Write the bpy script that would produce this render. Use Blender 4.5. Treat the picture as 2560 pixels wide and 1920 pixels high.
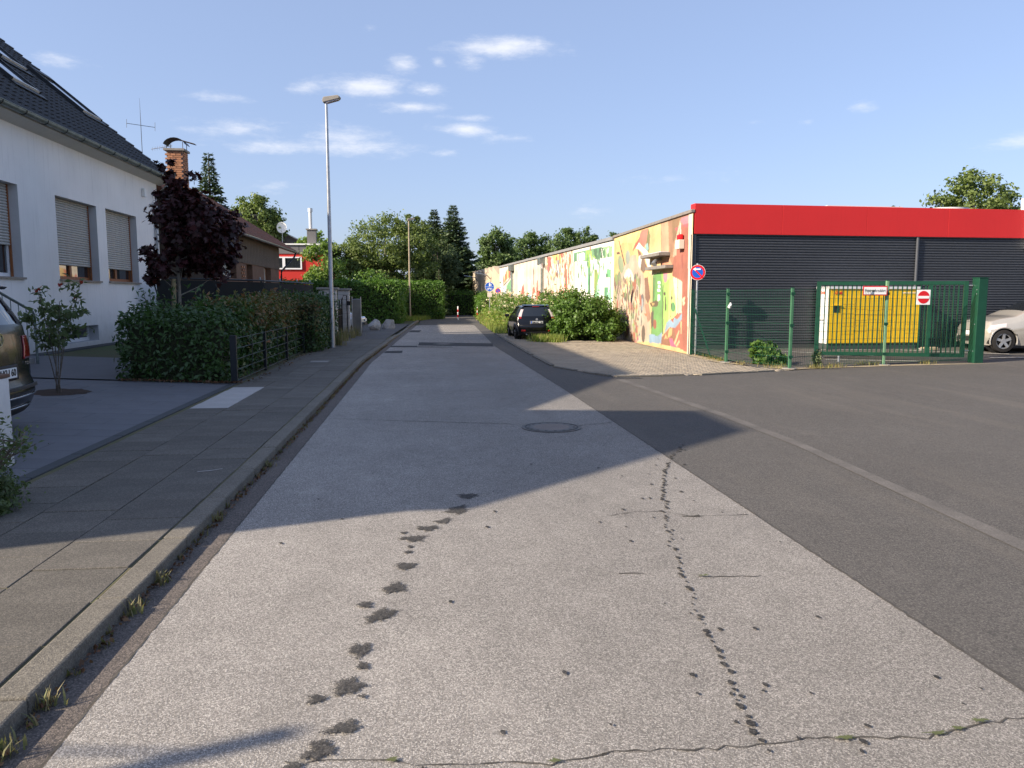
import bpy, math, random
import numpy as np
from mathutils import Vector, Matrix

R = math.radians
rnd = random.Random(11)
rs = np.random.RandomState(11)
for o in list(bpy.data.objects):
    bpy.data.objects.remove(o)
scene = bpy.context.scene
col = scene.collection

# ------------------------------------------------------------------ camera
cam = bpy.data.cameras.new('camera')
cam.sensor_width = 36.0
cam.lens = 27.04
cam.clip_start = 0.05
cam.clip_end = 3000
camo = bpy.data.objects.new('camera', cam)
col.objects.link(camo)
camo.location = (0, 0, 1.6)
camo.rotation_euler = (R(90 - 6.438), 0, R(-6.456))
scene.camera = camo

# ------------------------------------------------------------------ sky and sun
SUN_AZ, SUN_EL = 19.0, 28.2          # light travels towards (cos az, sin az)
sun_to = Vector((-math.cos(R(SUN_AZ)) * math.cos(R(SUN_EL)), -math.sin(R(SUN_AZ)) * math.cos(R(SUN_EL)), math.sin(R(SUN_EL))))
sun = bpy.data.lights.new('sun', 'SUN')
sun.energy = 5.0
sun.angle = R(0.53)
sun.color = (1.0, 0.865, 0.69)
suno = bpy.data.objects.new('sun', sun)
col.objects.link(suno)
suno.rotation_euler = sun_to.to_track_quat('Z', 'Y').to_euler()
suno.location = (-30, -10, 30)

world = bpy.data.worlds.new('World')
scene.world = world
world.use_nodes = True
wt = world.node_tree
wt.nodes.clear()


def wn(kind, **kw):
    n = wt.nodes.new(kind)
    for k, v in kw.items():
        setattr(n, k, v)
    return n


def wmath(op, a, b=None, c=None):
    n = wn('ShaderNodeMath', operation=op)
    for i, x in enumerate((a, b, c)):
        if x is None:
            continue
        if isinstance(x, (int, float)):
            n.inputs[i].default_value = x
        else:
            wt.links.new(x, n.inputs[i])
    return n.outputs[0]


sky = wn('ShaderNodeTexSky', sky_type='NISHITA')
sky.sun_disc = False
sky.sun_elevation = R(SUN_EL)
sky.sun_rotation = math.atan2(sun_to.x, sun_to.y) % (2 * math.pi)
sky.altitude = 60
sky.air_density = 1.0
sky.dust_density = 1.6
sky.ozone_density = 3.2
tc = wn('ShaderNodeTexCoord')
sp = wn('ShaderNodeSeparateXYZ')
wt.links.new(tc.outputs['Generated'], sp.inputs[0])
az = wmath('MULTIPLY', wmath('ARCTAN2', sp.outputs[0], sp.outputs[1]), 180 / math.pi)
el = wmath('MULTIPLY', wmath('ARCSINE', sp.outputs[2]), 180 / math.pi)
# fair weather clouds: bearing, height, half width, half height (degrees), density
CLOUDS = [(5.9, 17.2, 3.5, .56, 1), (3.6, 16.35, .9, .36, .7), (-1.4, 16.0, 1.0, .48, .8), (1.15, 16.2, .42, .25, .6),
          (-7.96, 14.2, 1.1, .45, .8), (-4.3, 14.5, 2.6, .6, 1), (.37, 14.4, 1.35, .36, .8), (-.5, 13.3, 2.3, .28, .75),
          (3.4, 12.65, 1.6, .24, .75), (3.0, 11.87, 2.1, .35, 1), (-12.6, 11.2, 2.8, .5, .7), (-10.5, 10.3, 3.4, .42, .75),
          (-4.7, 10.5, 3.6, .55, .8), (-5.6, 11.2, 2.2, .55, .8), (-13.7, 13.2, 1.35, .25, .5), (1.7, 10.2, 1.0, .2, .4), (-23.1, 14.5, 1.4, .3, .6),
          (5.8, 11.3, 1.3, .25, .4), (-3.6, 18.1, .42, .2, .4), (12.4, 6.1, .8, .3, .3), (30.2, 12.4, .7, .26, .5),
          (23.4, 11.8, .7, .18, .4), (27, 11.6, .4, .15, .4), (-10.5, 7.6, 1.1, .33, .3), (16, 8.4, 2.5, .25, .2)]
# the same scattered cloud field all round the horizon
for k in range(18):
    a_ = rnd.uniform(42, 326)
    e_ = rnd.uniform(6, 22)
    CLOUDS.append((a_ if a_ < 180 else a_ - 360, e_, rnd.uniform(1.5, 4.5), rnd.uniform(.3, .7), rnd.uniform(.5, 1)))
mpn = wn('ShaderNodeMapping')
mpn.inputs['Scale'].default_value = (1, 1, 3.2)
wt.links.new(tc.outputs['Generated'], mpn.inputs[0])
nz = wn('ShaderNodeTexNoise')
nz.inputs['Scale'].default_value = 17
nz.inputs['Detail'].default_value = 9
nz.inputs['Roughness'].default_value = .68
wt.links.new(mpn.outputs[0], nz.inputs[0])
nzf = wmath('SUBTRACT', nz.outputs[0], .5)
cmb = wn('ShaderNodeCombineXYZ')
wt.links.new(az, cmb.inputs[0])
wt.links.new(el, cmb.inputs[1])
ae_v = cmb.outputs[0]
acc = None
for (ca, ce, ra, re, den) in CLOUDS:
    q_ = wn('ShaderNodeVectorMath', operation='MULTIPLY_ADD')
    wt.links.new(ae_v, q_.inputs[0])
    q_.inputs[1].default_value = (.78 / ra, .72 / re, 0)
    q_.inputs[2].default_value = (-ca * .78 / ra, -ce * .72 / re, 0)
    l_ = wn('ShaderNodeVectorMath', operation='LENGTH')
    wt.links.new(q_.outputs[0], l_.inputs[0])
    v = wmath('MULTIPLY_ADD', l_.outputs['Value'], -den, 1.2 * den)
    acc = v if acc is None else wmath('MAXIMUM', acc, v)
acc = wmath('MULTIPLY_ADD', nzf, 2.4, acc)
mr = wn('ShaderNodeMapRange', interpolation_type='SMOOTHSTEP')
mr.inputs['From Min'].default_value = .0
mr.inputs['From Max'].default_value = 1.55
mr.inputs['To Max'].default_value = .8
wt.links.new(acc, mr.inputs[0])
mix = wn('ShaderNodeMix', data_type='RGBA')
wt.links.new(mr.outputs[0], mix.inputs[0])
tint = wn('ShaderNodeMix', data_type='RGBA', blend_type='MULTIPLY')
tint.inputs[0].default_value = 1
tint.inputs[7].default_value = (.99, .925, 1.0, 1)
wt.links.new(sky.outputs[0], tint.inputs[6])
hz = wn('ShaderNodeMix', data_type='RGBA')          # thin summer haze evens the sky out
hz.inputs[0].default_value = .46
hz.inputs[7].default_value = (2.4, 2.98, 4.25, 1)
wt.links.new(tint.outputs[2], hz.inputs[6])
wt.links.new(hz.outputs[2], mix.inputs[6])
mix.inputs[7].default_value = (5.2, 5.25, 5.5, 1)
bg = wn('ShaderNodeBackground')
bg.inputs[1].default_value = 0.108
wt.links.new(mix.outputs[2], bg.inputs[0])
wo = wn('ShaderNodeOutputWorld')
wt.links.new(bg.outputs[0], wo.inputs[0])

vs = scene.view_settings
vs.view_transform = 'Standard'
vs.look = 'None'
vs.exposure = 0.95
vs.gamma = 1.0
vs.use_curve_mapping = False
scene.render.engine = 'CYCLES'

# ------------------------------------------------------------------ helpers
INV = {}


def tag(o, label=None, cat=None, group=None, kind=None):
    if label:
        o['label'] = label
    if cat:
        o['category'] = cat
    if group:
        o['group'] = group
    if kind:
        o['kind'] = kind
    return o


def thing(name, label, cat, loc=(0, 0, 0), group=None):
    o = bpy.data.objects.new(name, None)
    o.empty_display_size = .2
    o.location = loc
    col.objects.link(o)
    INV[o.name] = Matrix.Translation(-Vector(loc))
    return tag(o, label, cat, group)


def link(name, me, parent=None):
    o = bpy.data.objects.new(name, me)
    col.objects.link(o)
    if parent is not None:
        o.parent = parent
        o.matrix_parent_inverse = INV.get(parent.name, Matrix.Identity(4))
    return o


def copy_tree(o, parent=None):
    c = o.copy()
    col.objects.link(c)
    if parent is not None:
        c.parent = parent
        c.matrix_parent_inverse = o.matrix_parent_inverse
    for ch in o.children:
        copy_tree(ch, c)
    return c


class MB:
    def __init__(s):
        s.v = []
        s.f = []

    def add(s, vs_, fs):
        n = len(s.v)
        s.v += [tuple(p) for p in vs_]
        s.f += [tuple(i + n for i in f) for f in fs]
        return s

    def box(s, x0, x1, y0, y1, z0, z1):
        return s.add([(x0, y0, z0), (x1, y0, z0), (x1, y1, z0), (x0, y1, z0), (x0, y0, z1), (x1, y0, z1), (x1, y1, z1), (x0, y1, z1)],
                     [(0, 3, 2, 1), (4, 5, 6, 7), (0, 1, 5, 4), (1, 2, 6, 5), (2, 3, 7, 6), (3, 0, 4, 7)])

    def beam(s, a, b, w, h=None, up=(0, 0, 1)):
        a, b = Vector(a), Vector(b)
        h = h or w
        d = (b - a).normalized()
        u = Vector(up)
        if abs(d.dot(u)) > .97:
            u = Vector((0, 1, 0))
        x = d.cross(u).normalized() * (w / 2)
        y = x.cross(d).normalized() * (h / 2)
        c = [a - x - y, a + x - y, a + x + y, a - x + y, b - x - y, b + x - y, b + x + y, b - x + y]
        return s.add(c, [(0, 3, 2, 1), (4, 5, 6, 7), (0, 1, 5, 4), (1, 2, 6, 5), (2, 3, 7, 6), (3, 0, 4, 7)])

    def tube(s, pts, r, n=8, cap=True):
        pts = [Vector(p) for p in pts]
        rr = r if isinstance(r, (list, tuple)) else [r] * len(pts)
        rings = []
        vs_ = []
        for i, p in enumerate(pts):
            d = (pts[min(i + 1, len(pts) - 1)] - pts[max(i - 1, 0)]).normalized()
            u = Vector((0, 0, 1)) if abs(d.z) < .9 else Vector((1, 0, 0))
            x = d.cross(u).normalized()
            y = d.cross(x).normalized()
            rings.append([len(vs_) + k for k in range(n)])
            for k in range(n):
                a = 2 * math.pi * k / n
                vs_.append(p + (x * math.cos(a) + y * math.sin(a)) * rr[i])
        fs = []
        for i in range(len(pts) - 1):
            for k in range(n):
                fs.append((rings[i][k], rings[i][(k + 1) % n], rings[i + 1][(k + 1) % n], rings[i + 1][k]))
        if cap:
            fs.append(tuple(rings[0][::-1]))
            fs.append(tuple(rings[-1]))
        return s.add(vs_, fs)

    def prism(s, poly, axis, d0, d1):
        """polygon in the two other axes, extruded along axis ('x','y','z')"""
        n = len(poly)

        def p(q, d):
            return (d, q[0], q[1]) if axis == 'x' else (q[0], d, q[1]) if axis == 'y' else (q[0], q[1], d)
        vs_ = [p(q, d0) for q in poly] + [p(q, d1) for q in poly]
        fs = [tuple(range(n))[::-1], tuple(range(n, 2 * n))]
        for i in range(n):
            fs.append((i, (i + 1) % n, n + (i + 1) % n, n + i))
        return s.add(vs_, fs)

    def disc(s, c, nrm, r, t, n=32, r0=0, a0=0, a1=2 * math.pi):
        """solid disc (or ring sector) centred c facing nrm, thickness t forwards"""
        c, nv = Vector(c), Vector(nrm).normalized()
        u = Vector((0, 0, 1)) if abs(nv.z) < .9 else Vector((0, 1, 0))
        x = u.cross(nv).normalized()
        y = nv.cross(x)
        full = abs(a1 - a0 - 2 * math.pi) < 1e-6
        m = n if full else n + 1
        an = [a0 + (a1 - a0) * k / n for k in range(m)]
        out = [c + (x * math.cos(a) + y * math.sin(a)) * r for a in an]
        if r0 <= 0 and full:
            vs_ = out + [p + nv * t for p in out]
            fs = [tuple(range(m))[::-1], tuple(range(m, 2 * m))] + [(k, (k + 1) % m, m + (k + 1) % m, m + k) for k in range(m)]
            return s.add(vs_, fs)
        inn = [c + (x * math.cos(a) + y * math.sin(a)) * r0 for a in an]
        vs_ = out + inn + [p + nv * t for p in out] + [p + nv * t for p in inn]
        fs = []
        for k in range(m if full else m - 1):
            j = (k + 1) % m
            fs += [(2 * m + k, 2 * m + j, 3 * m + j, 3 * m + k), (k, m + k, m + j, j), (k, j, 2 * m + j, 2 * m + k), (m + k, 3 * m + k, 3 * m + j, m + j)]
        return s.add(vs_, fs)

    def build(s, name, mat, parent=None, smooth=False, bevel=0, recalc=True, weld=0):
        me = bpy.data.meshes.new(name)
        me.from_pydata(s.v, [], s.f)
        if recalc and len(s.f) < 60000:
            import bmesh
            bm = bmesh.new()
            bm.from_mesh(me)
            if weld:
                bmesh.ops.remove_doubles(bm, verts=bm.verts, dist=weld)
            bmesh.ops.recalc_face_normals(bm, faces=bm.faces)
            bm.to_mesh(me)
            bm.free()
        if mat is not None:
            me.materials.append(mat)
        if smooth:
            me.polygons.foreach_set('use_smooth', [True] * len(me.polygons))
            me.set_sharp_from_angle(angle=R(38))
        o = link(name, me, parent)
        if bevel:
            b = o.modifiers.new('bevel', 'BEVEL')
            b.width = bevel
            b.segments = 2
            b.limit_method = 'ANGLE'
        return o


def box(name, mat, parent, x0, x1, y0, y1, z0, z1, bevel=0):
    return MB().box(x0, x1, y0, y1, z0, z1).build(name, mat, parent, bevel=bevel, recalc=False)


def npmesh(name, V, F, mat, parent=None):
    """V (n,3) float, F (m,k) int"""
    V = np.ascontiguousarray(V, dtype=np.float32)
    F = np.ascontiguousarray(F, dtype=np.int32)
    m, k = F.shape
    me = bpy.data.meshes.new(name)
    me.vertices.add(len(V))
    me.vertices.foreach_set('co', V.ravel())
    me.loops.add(m * k)
    me.loops.foreach_set('vertex_index', F.ravel())
    me.polygons.add(m)
    me.polygons.foreach_set('loop_start', np.arange(0, m * k, k, dtype=np.int32))
    me.polygons.foreach_set('loop_total', np.full(m, k, dtype=np.int32))
    me.update(calc_edges=True)
    if mat:
        me.materials.append(mat)
    return link(name, me, parent)


def text(name, txt, size, mat, parent, loc, rot, width=None, align='CENTER', extrude=.0015, shear=0, bold=0):
    cu = bpy.data.curves.new(name, 'FONT')
    cu.body = txt
    cu.size = size
    cu.align_x = align
    cu.align_y = 'CENTER'
    cu.extrude = extrude
    cu.shear = shear
    cu.offset = bold
    cu.resolution_u = 3
    tmp = bpy.data.objects.new('tmp', cu)
    me = bpy.data.meshes.new_from_object(tmp)
    bpy.data.objects.remove(tmp)
    xs = [v.co.x for v in me.vertices]
    sc = 1.0
    if width and xs:
        sc = width / (max(xs) - min(xs))
    M = Matrix.Translation(loc) @ rot.to_matrix().to_4x4() @ Matrix.Diagonal((sc, 1, 1, 1))
    me.transform(M)
    me.materials.clear()
    me.materials.append(mat)
    return link(name, me, parent)


from mathutils import Euler
FACE_MY = Euler((R(90), 0, 0))            # lettering that faces -Y
FACE_PX = Euler((R(90), 0, R(90)))        # lettering that faces +X
FACE_MX = Euler((R(90), 0, R(-90)))


# ------------------------------------------------------------------ materials
def newmat(name):
    m = bpy.data.materials.new(name)
    m.use_nodes = True
    nt = m.node_tree
    b = nt.nodes['Principled BSDF']
    return m, nt, b


class NT:
    def __init__(s, nt):
        s.nt = nt

    def n(s, kind, **kw):
        n = s.nt.nodes.new(kind)
        for k, v in kw.items():
            setattr(n, k, v)
        return n

    def set(s, sock, x):
        if x is None:
            return
        if hasattr(x, 'is_output'):
            s.nt.links.new(x, sock)
        elif isinstance(x, (tuple, list)) and len(x) == 3 and sock.type == 'RGBA':
            sock.default_value = (*x, 1)
        else:
            sock.default_value = x

    def math(s, op, a, b=None, c=None, clamp=False):
        n = s.n('ShaderNodeMath', operation=op, use_clamp=clamp)
        for i, x in enumerate((a, b, c)):
            s.set(n.inputs[i], x)
        return n.outputs[0]

    def mix(s, f, a, b, blend='MIX'):
        n = s.n('ShaderNodeMix', data_type='RGBA', blend_type=blend)
        s.set(n.inputs[0], f)
        s.set(n.inputs[6], a)
        s.set(n.inputs[7], b)
        return n.outputs[2]

    def coord(s, out='Object'):
        return s.n('ShaderNodeTexCoord').outputs[out]

    def mapping(s, v, scale=(1, 1, 1), loc=(0, 0, 0), rot=(0, 0, 0)):
        n = s.n('ShaderNodeMapping')
        s.set(n.inputs[0], v)
        n.inputs['Scale'].default_value = scale
        n.inputs['Location'].default_value = loc
        n.inputs['Rotation'].default_value = rot
        return n.outputs[0]

    def noise(s, v, scale, detail=3, rough=.55, out=0):
        n = s.n('ShaderNodeTexNoise')
        s.set(n.inputs['Vector'], v)
        n.inputs['Scale'].default_value = scale
        n.inputs['Detail'].default_value = detail
        n.inputs['Roughness'].default_value = rough
        return n.outputs[out]

    def voro(s, v, scale, feature='F1', rand=1):
        n = s.n('ShaderNodeTexVoronoi', feature=feature)
        s.set(n.inputs['Vector'], v)
        n.inputs['Scale'].default_value = scale
        n.inputs['Randomness'].default_value = rand
        return n

    def ramp(s, f, stops, interp='LINEAR'):
        n = s.n('ShaderNodeValToRGB')
        s.set(n.inputs[0], f)
        e = n.color_ramp.elements
        n.color_ramp.interpolation = interp
        while len(e) < len(stops):
            e.new(.5)
        for i, (p, c) in enumerate(stops):
            e[i].position = p
            e[i].color = (*c, 1) if len(c) == 3 else c
        return n.outputs[0]

    def rng(s, f, a, b, c=0., d=1., smooth=False):
        n = s.n('ShaderNodeMapRange', interpolation_type='SMOOTHSTEP' if smooth else 'LINEAR')
        s.set(n.inputs[0], f)
        for i, x in enumerate((a, b, c, d)):
            n.inputs[i + 1].default_value = x
        return n.outputs[0]

    def bump(s, h, strength, dist):
        n = s.n('ShaderNodeBump')
        s.set(n.inputs['Height'], h)
        n.inputs['Strength'].default_value = strength
        n.inputs['Distance'].default_value = dist
        return n.outputs[0]


def mul(c, k):
    return tuple(min(1, x * k) for x in c)


def mat(name, c, rough=.7, metal=0., var=.18, vs_=2.5, fine=.1, fs=60, bump=.15, bd=.004, spec=.4, coat=0, c2=None, objrand=0, streak=0, splash=0):
    m, nt, b = newmat(name)
    t = NT(nt)
    co = t.coord()
    f = t.rng(t.noise(co, vs_, 5, .6), .3, .7)
    colr = t.mix(f, mul(c, 1 - var), c2 or mul(c, 1 + var * .6))
    f2 = t.rng(t.noise(co, fs, 2), .3, .7)
    colr = t.mix(f2, t.mix(1, colr, (1 - fine,) * 3, 'MULTIPLY'), t.mix(1, colr, (1 + fine,) * 3, 'MULTIPLY'))
    if streak:
        st = t.noise(t.mapping(co, (6, 6, .35)), 2.0, 4, .6)
        colr = t.mix(t.rng(st, .5, .8, 0, streak, True), colr, mul(c, .45))
    if splash:          # grime thrown up on the foot of a wall
        z_ = t.n('ShaderNodeSeparateXYZ')
        nt.links.new(co, z_.inputs[0])
        zz = t.math('MULTIPLY_ADD', t.noise(co, 3, 5, .7), -.9, z_.outputs[2])
        colr = t.mix(t.rng(zz, -.35, splash, .55, 0, True), colr, (.30, .27, .22))
        colr = t.mix(t.rng(t.noise(t.mapping(co, (1, 1, .6)), 1.3, 6, .7), .56, .78, 0, .3, True), colr, mul(c, .72))
    if objrand:
        oi = t.n('ShaderNodeObjectInfo').outputs['Random']
        colr = t.mix(1, colr, t.ramp(oi, [(0, (1 - objrand,) * 3), (1, (1 + objrand * .7,) * 3)]), 'MULTIPLY')
    nt.links.new(colr, b.inputs['Base Color'])
    b.inputs['Roughness'].default_value = rough
    b.inputs['Metallic'].default_value = metal
    b.inputs['Specular IOR Level'].default_value = spec
    if coat:
        b.inputs['Coat Weight'].default_value = coat
        b.inputs['Coat Roughness'].default_value = .04
    if bump:
        nt.links.new(t.bump(t.noise(co, fs, 4), bump, bd), b.inputs['Normal'])
    return m


def leafmat(name, cols, trans=.35, rough=.55, spec=.35, bright=1.25):
    m, nt, b = newmat(name)
    t = NT(nt)
    g = t.n('ShaderNodeNewGeometry')
    cols = [mul(c_, bright) for c_ in cols]
    k = len(cols) - 1
    c = t.ramp(g.outputs['Random Per Island'], [(i / k, cc) for i, cc in enumerate(cols)])
    big = t.noise(t.coord(), .9, 3)
    c = t.mix(1, c, t.ramp(big, [(.3, (.7, .74, .7)), (.7, (1.2, 1.16, 1.05))]), 'MULTIPLY')
    nt.links.new(c, b.inputs['Base Color'])
    b.inputs['Roughness'].default_value = rough
    b.inputs['Specular IOR Level'].default_value = spec
    tr = t.n('ShaderNodeBsdfTranslucent')
    nt.links.new(t.mix(1, c, (1.25, 1.35, .75), 'MULTIPLY'), tr.inputs[0])
    ms = t.n('ShaderNodeMixShader')
    ms.inputs[0].default_value = trans
    nt.links.new(b.outputs[0], ms.inputs[1])
    nt.links.new(tr.outputs[0], ms.inputs[2])
    nt.links.new(ms.outputs[0], nt.nodes['Material Output'].inputs[0])
    return m


def glassmat(name, tint=(.02, .025, .03), rough=.03, spec=.8):
    m, nt, b = newmat(name)
    b.inputs['Base Color'].default_value = (*tint, 1)
    b.inputs['Roughness'].default_value = rough
    b.inputs['Specular IOR Level'].default_value = spec
    b.inputs['Coat Weight'].default_value = .6
    b.inputs['Coat Roughness'].default_value = .01
    return m


def chipseal(name, stone_hi, stone_lo, gap, scale=95, gapw=.45, big=.12, bd=.004, stain=(.07, .065, .06), staink=.2, objrand=0, side=None):
    """worn surface dressing: single chippings of mixed colour in dark binder"""
    m, nt, b = newmat(name)
    t = NT(nt)
    co = t.coord()
    warp = t.noise(co, 30, 2, out=1)
    w = t.n('ShaderNodeVectorMath', operation='MULTIPLY_ADD')
    nt.links.new(warp, w.inputs[0])
    w.inputs[1].default_value = (.012, .012, 0)
    nt.links.new(co, w.inputs[2])
    v = t.voro(w.outputs[0], scale)
    v2 = t.voro(w.outputs[0], scale, 'DISTANCE_TO_EDGE')
    rv = t.n('ShaderNodeSeparateColor')
    nt.links.new(v.outputs['Color'], rv.inputs[0])
    st = t.mix(t.rng(rv.outputs[0], .1, .9), stone_lo, stone_hi)
    edge = t.rng(v2.outputs['Distance'], .0, gapw * .35, 1, 0)
    drop = t.rng(rv.outputs[1], .72, .8)
    e = t.math('MAXIMUM', edge, drop)
    c = t.mix(t.math('MULTIPLY', e, .85), st, gap)
    bigf = t.rng(t.noise(co, .55, 4, .6), .25, .75, 1 - big, 1 + big)
    bigf2 = t.rng(t.noise(co, 4.5, 4, .6), .25, .75, 1 - big * .7, 1 + big * .7)
    c = t.mix(1, c, t.math('MULTIPLY', bigf, bigf2), 'MULTIPLY')
    wear = t.noise(t.mapping(co, (1.3, .12, 1)), 1.1, 4, .6)
    c = t.mix(t.rng(wear, .5, .8, 0, staink, True), c, stain)
    grit = t.noise(t.mapping(co, (1, .5, 1), (3, 7, 0)), 1.7, 6, .7)
    c = t.mix(t.rng(grit, .55, .75, 0, .22, True), c, stone_hi)
    drk = t.noise(t.mapping(co, (1, .6, 1), (11, 2, 0)), 2.6, 6, .75)
    c = t.mix(t.rng(drk, .6, .78, 0, .35, True), c, gap)
    if side:            # tone multiplier drifts along x, broken up by noise
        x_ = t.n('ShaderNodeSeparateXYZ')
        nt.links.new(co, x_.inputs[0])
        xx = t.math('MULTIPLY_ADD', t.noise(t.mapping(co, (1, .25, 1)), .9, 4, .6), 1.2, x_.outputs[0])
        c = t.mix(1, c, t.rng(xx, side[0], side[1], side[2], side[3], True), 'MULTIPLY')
    if objrand:
        oi = t.n('ShaderNodeObjectInfo').outputs['Random']
        c = t.mix(1, c, t.ramp(oi, [(0, (1 - objrand,) * 3), (1, (1 + objrand * .7,) * 3)]), 'MULTIPLY')
    nt.links.new(c, b.inputs['Base Color'])
    b.inputs['Roughness'].default_value = .85
    b.inputs['Specular IOR Level'].default_value = .25
    h = t.math('MULTIPLY', t.math('SUBTRACT', 1, e), t.math('MULTIPLY_ADD', rv.outputs[2], .6, .4))
    nt.links.new(t.bump(h, .75, bd), b.inputs['Normal'])
    return m
M = {}
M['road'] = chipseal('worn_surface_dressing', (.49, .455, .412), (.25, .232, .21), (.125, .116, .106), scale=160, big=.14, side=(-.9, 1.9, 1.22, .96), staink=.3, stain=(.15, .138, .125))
M['dark'] = chipseal('dark_asphalt', (.165, .152, .136), (.095, .088, .080), (.055, .052, .049), scale=120, big=.08, bd=.002, stain=(.17, .15, .125), staink=.35)
M['patch'] = chipseal('fresh_asphalt_patch', (.075, .073, .073), (.045, .045, .046), (.025, .025, .025), scale=120, bd=.002)
M['gutter'] = chipseal('reddish_gutter_asphalt', (.22, .185, .16), (.125, .106, .094), (.065, .058, .053), scale=115, big=.12, bd=.003)
M['forecourt'] = chipseal('grey_forecourt', (.17, .16, .15), (.10, .095, .09), (.06, .058, .056), scale=90, bd=.002)
M['strip'] = mat('gutter_concrete', (.112, .103, .094), .9, var=.25, fs=90, fine=.25, bump=.3)
M['slab'] = chipseal('paving_slab_concrete', (.205, .186, .158), (.12, .110, .095), (.085, .079, .069), scale=150, big=.16, bd=.0015, objrand=.14)
M['slabpale'] = mat('pale_paving_slab', (.40, .38, .36), .9, var=.1, fs=150, fine=.2, bump=.3, bd=.002, objrand=.05)
M['joint'] = mat('joint_sand_moss', (.15, .125, .07), .95, c2=(.085, .09, .04), vs_=6, bump=.4)
M['kerb'] = chipseal('kerb_concrete', (.27, .245, .20), (.165, .15, .122), (.115, .105, .09), scale=140, big=.16, bd=.002, objrand=.10)
M['drive'] = mat('slate_grey_tile', (.128, .130, .142), .75, var=.1, fs=90, fine=.12, bump=.2, bd=.002, objrand=.05)
M['drivejoint'] = mat('dark_joint', (.05, .05, .055), .95)
M['paver'] = mat('concrete_block_paver', (.33, .28, .215), .9, var=.2, vs_=1.2, fs=60, fine=.25, bump=.3)
M['sand'] = mat('sandy_verge', (.36, .29, .19), .95, var=.3, vs_=3, fs=60, fine=.4, bump=.6, bd=.01)
M['earth'] = mat('garden_earth', (.10, .085, .05), .95, c2=(.07, .10, .035), vs_=.8, fs=40, fine=.4, bump=.6, bd=.01)
M['bark_mulch'] = mat('bark_mulch', (.05, .03, .02), .95, fs=50, fine=.5, bump=.8, bd=.01)
M['white'] = mat('white_render', (.86, .84, .82), .9, var=.06, vs_=.8, fs=140, fine=.05, bump=.25, bd=.003, streak=.25, splash=.9)
M['reveal'] = mat('grey_render_reveal', (.52, .52, .53), .9, var=.05, fs=120, bump=.1)
M['soffit'] = mat('painted_soffit', (.55, .56, .55), .8, var=.06)
M['zinc'] = mat('weathered_zinc', (.20, .235, .225), .45, .55, var=.3, vs_=5, fs=30)
M['galv'] = mat('galvanised_steel', (.42, .44, .47), .4, .7, var=.2, vs_=8, fs=50)
M['rooftile'] = mat('anthracite_tile', (.018, .019, .021), .6, var=.25, vs_=4, fs=50, objrand=.15)
M['redtile'] = mat('red_clay_tile', (.20, .085, .05), .75, var=.35, vs_=2, fs=40, objrand=.2)
M['greytile'] = mat('grey_roof_tile', (.16, .14, .125), .8, var=.25, vs_=2)
M['shutter'] = mat('roller_shutter', (.50, .485, .45), .6, var=.06, vs_=1, fs=20, bump=.03)
M['oak'] = mat('brown_window_frame', (.30, .105, .035), .5, var=.25, vs_=8, bump=.05)
M['pvc'] = mat('white_window_frame', (.78, .78, .79), .4, var=.03, bump=0)
M['glass'] = glassmat('window_glass')
M['stonesill'] = mat('stone_sill', (.30, .26, .22), .7)
M['brickface'] = mat('orange_brick', (.42, .20, .11), .85, var=.2, vs_=6, objrand=.25)
M['mortar'] = mat('mortar', (.30, .27, .24), .95)
M['brownclad'] = mat('brown_shingle', (.115, .088, .066), .85, var=.2, vs_=1.5, fs=40, objrand=.08)
M['brownbrick'] = mat('brown_brick', (.15, .088, .06), .9, var=.2, vs_=5, fs=50)
M['brownmortar'] = mat('brown_mortar', (.15, .125, .105), .95)
M['glassblock'] = mat('glass_block', (.55, .57, .56), .2, var=.1, vs_=4, bump=.1)
M['redrender'] = mat('red_render', (.50, .028, .022), .85, var=.06)
M['greyclad'] = mat('grey_cladding', (.15, .145, .145), .7, var=.06)
M['blackmetal'] = mat('black_iron', (.012, .012, .014), .45, .4, var=.1)
M['anthr'] = mat('anthracite_steel', (.022, .026, .030), .45, .3, var=.1)
M['net'] = mat('black_netting', (.012, .014, .015), .9, var=.2)
M['block'] = mat('split_face_block', (.46, .45, .43), .9, var=.15, vs_=6, fs=40, fine=.2, bump=.7, bd=.015, objrand=.06)
M['cap'] = mat('concrete_cap', (.26, .245, .225), .9, var=.2)
M['fascia'] = mat('red_fascia_panel', (.55, .020, .020), .5, var=.05, vs_=.6, fine=.02, bump=.0, spec=.4, streak=.10)
M['corr'] = mat('anthracite_corrugated_sheet', (.066, .072, .084), .5, .25, var=.08, vs_=.7, fs=20, bump=.02)
M['cream'] = mat('cream_render', (.66, .60, .50), .9, var=.08, streak=.25)
M['coping'] = mat('weathered_coping', (.30, .28, .25), .9, c2=(.17, .15, .14), vs_=5, fs=30, fine=.2)
M['flash'] = mat('grey_roof_edge', (.24, .24, .24), .6, var=.12)
M['green'] = mat('green_powder_coat', (.007, .058, .032), .5, .1, var=.18, vs_=4, fs=30, bump=.02)
M['greenlt'] = mat('faded_green_post', (.055, .16, .085), .55, .1, var=.2, vs_=6)
M['wire'] = mat('green_wire', (.012, .08, .045), .5, .1, var=.1, bump=0)
M['yellow'] = mat('yellow_locker', (.86, .53, .008), .4, var=.02, fine=.01, bump=0, objrand=.03)
M['lightgrey'] = mat('light_grey_sheet', (.62, .63, .64), .5, var=.04, bump=0)
M['darkbase'] = mat('dark_grey_base', (.05, .055, .058), .7, var=.1)
M['signred'] = mat('sign_red', (.62, .012, .018), .35, var=.02, fine=.01, bump=0)
M['signblue'] = mat('sign_blue', (.012, .10, .50), .35, var=.02, fine=.01, bump=0)
M['signwhite'] = mat('sign_white', (.82, .82, .80), .4, var=.02, fine=.01, bump=0)
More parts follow.
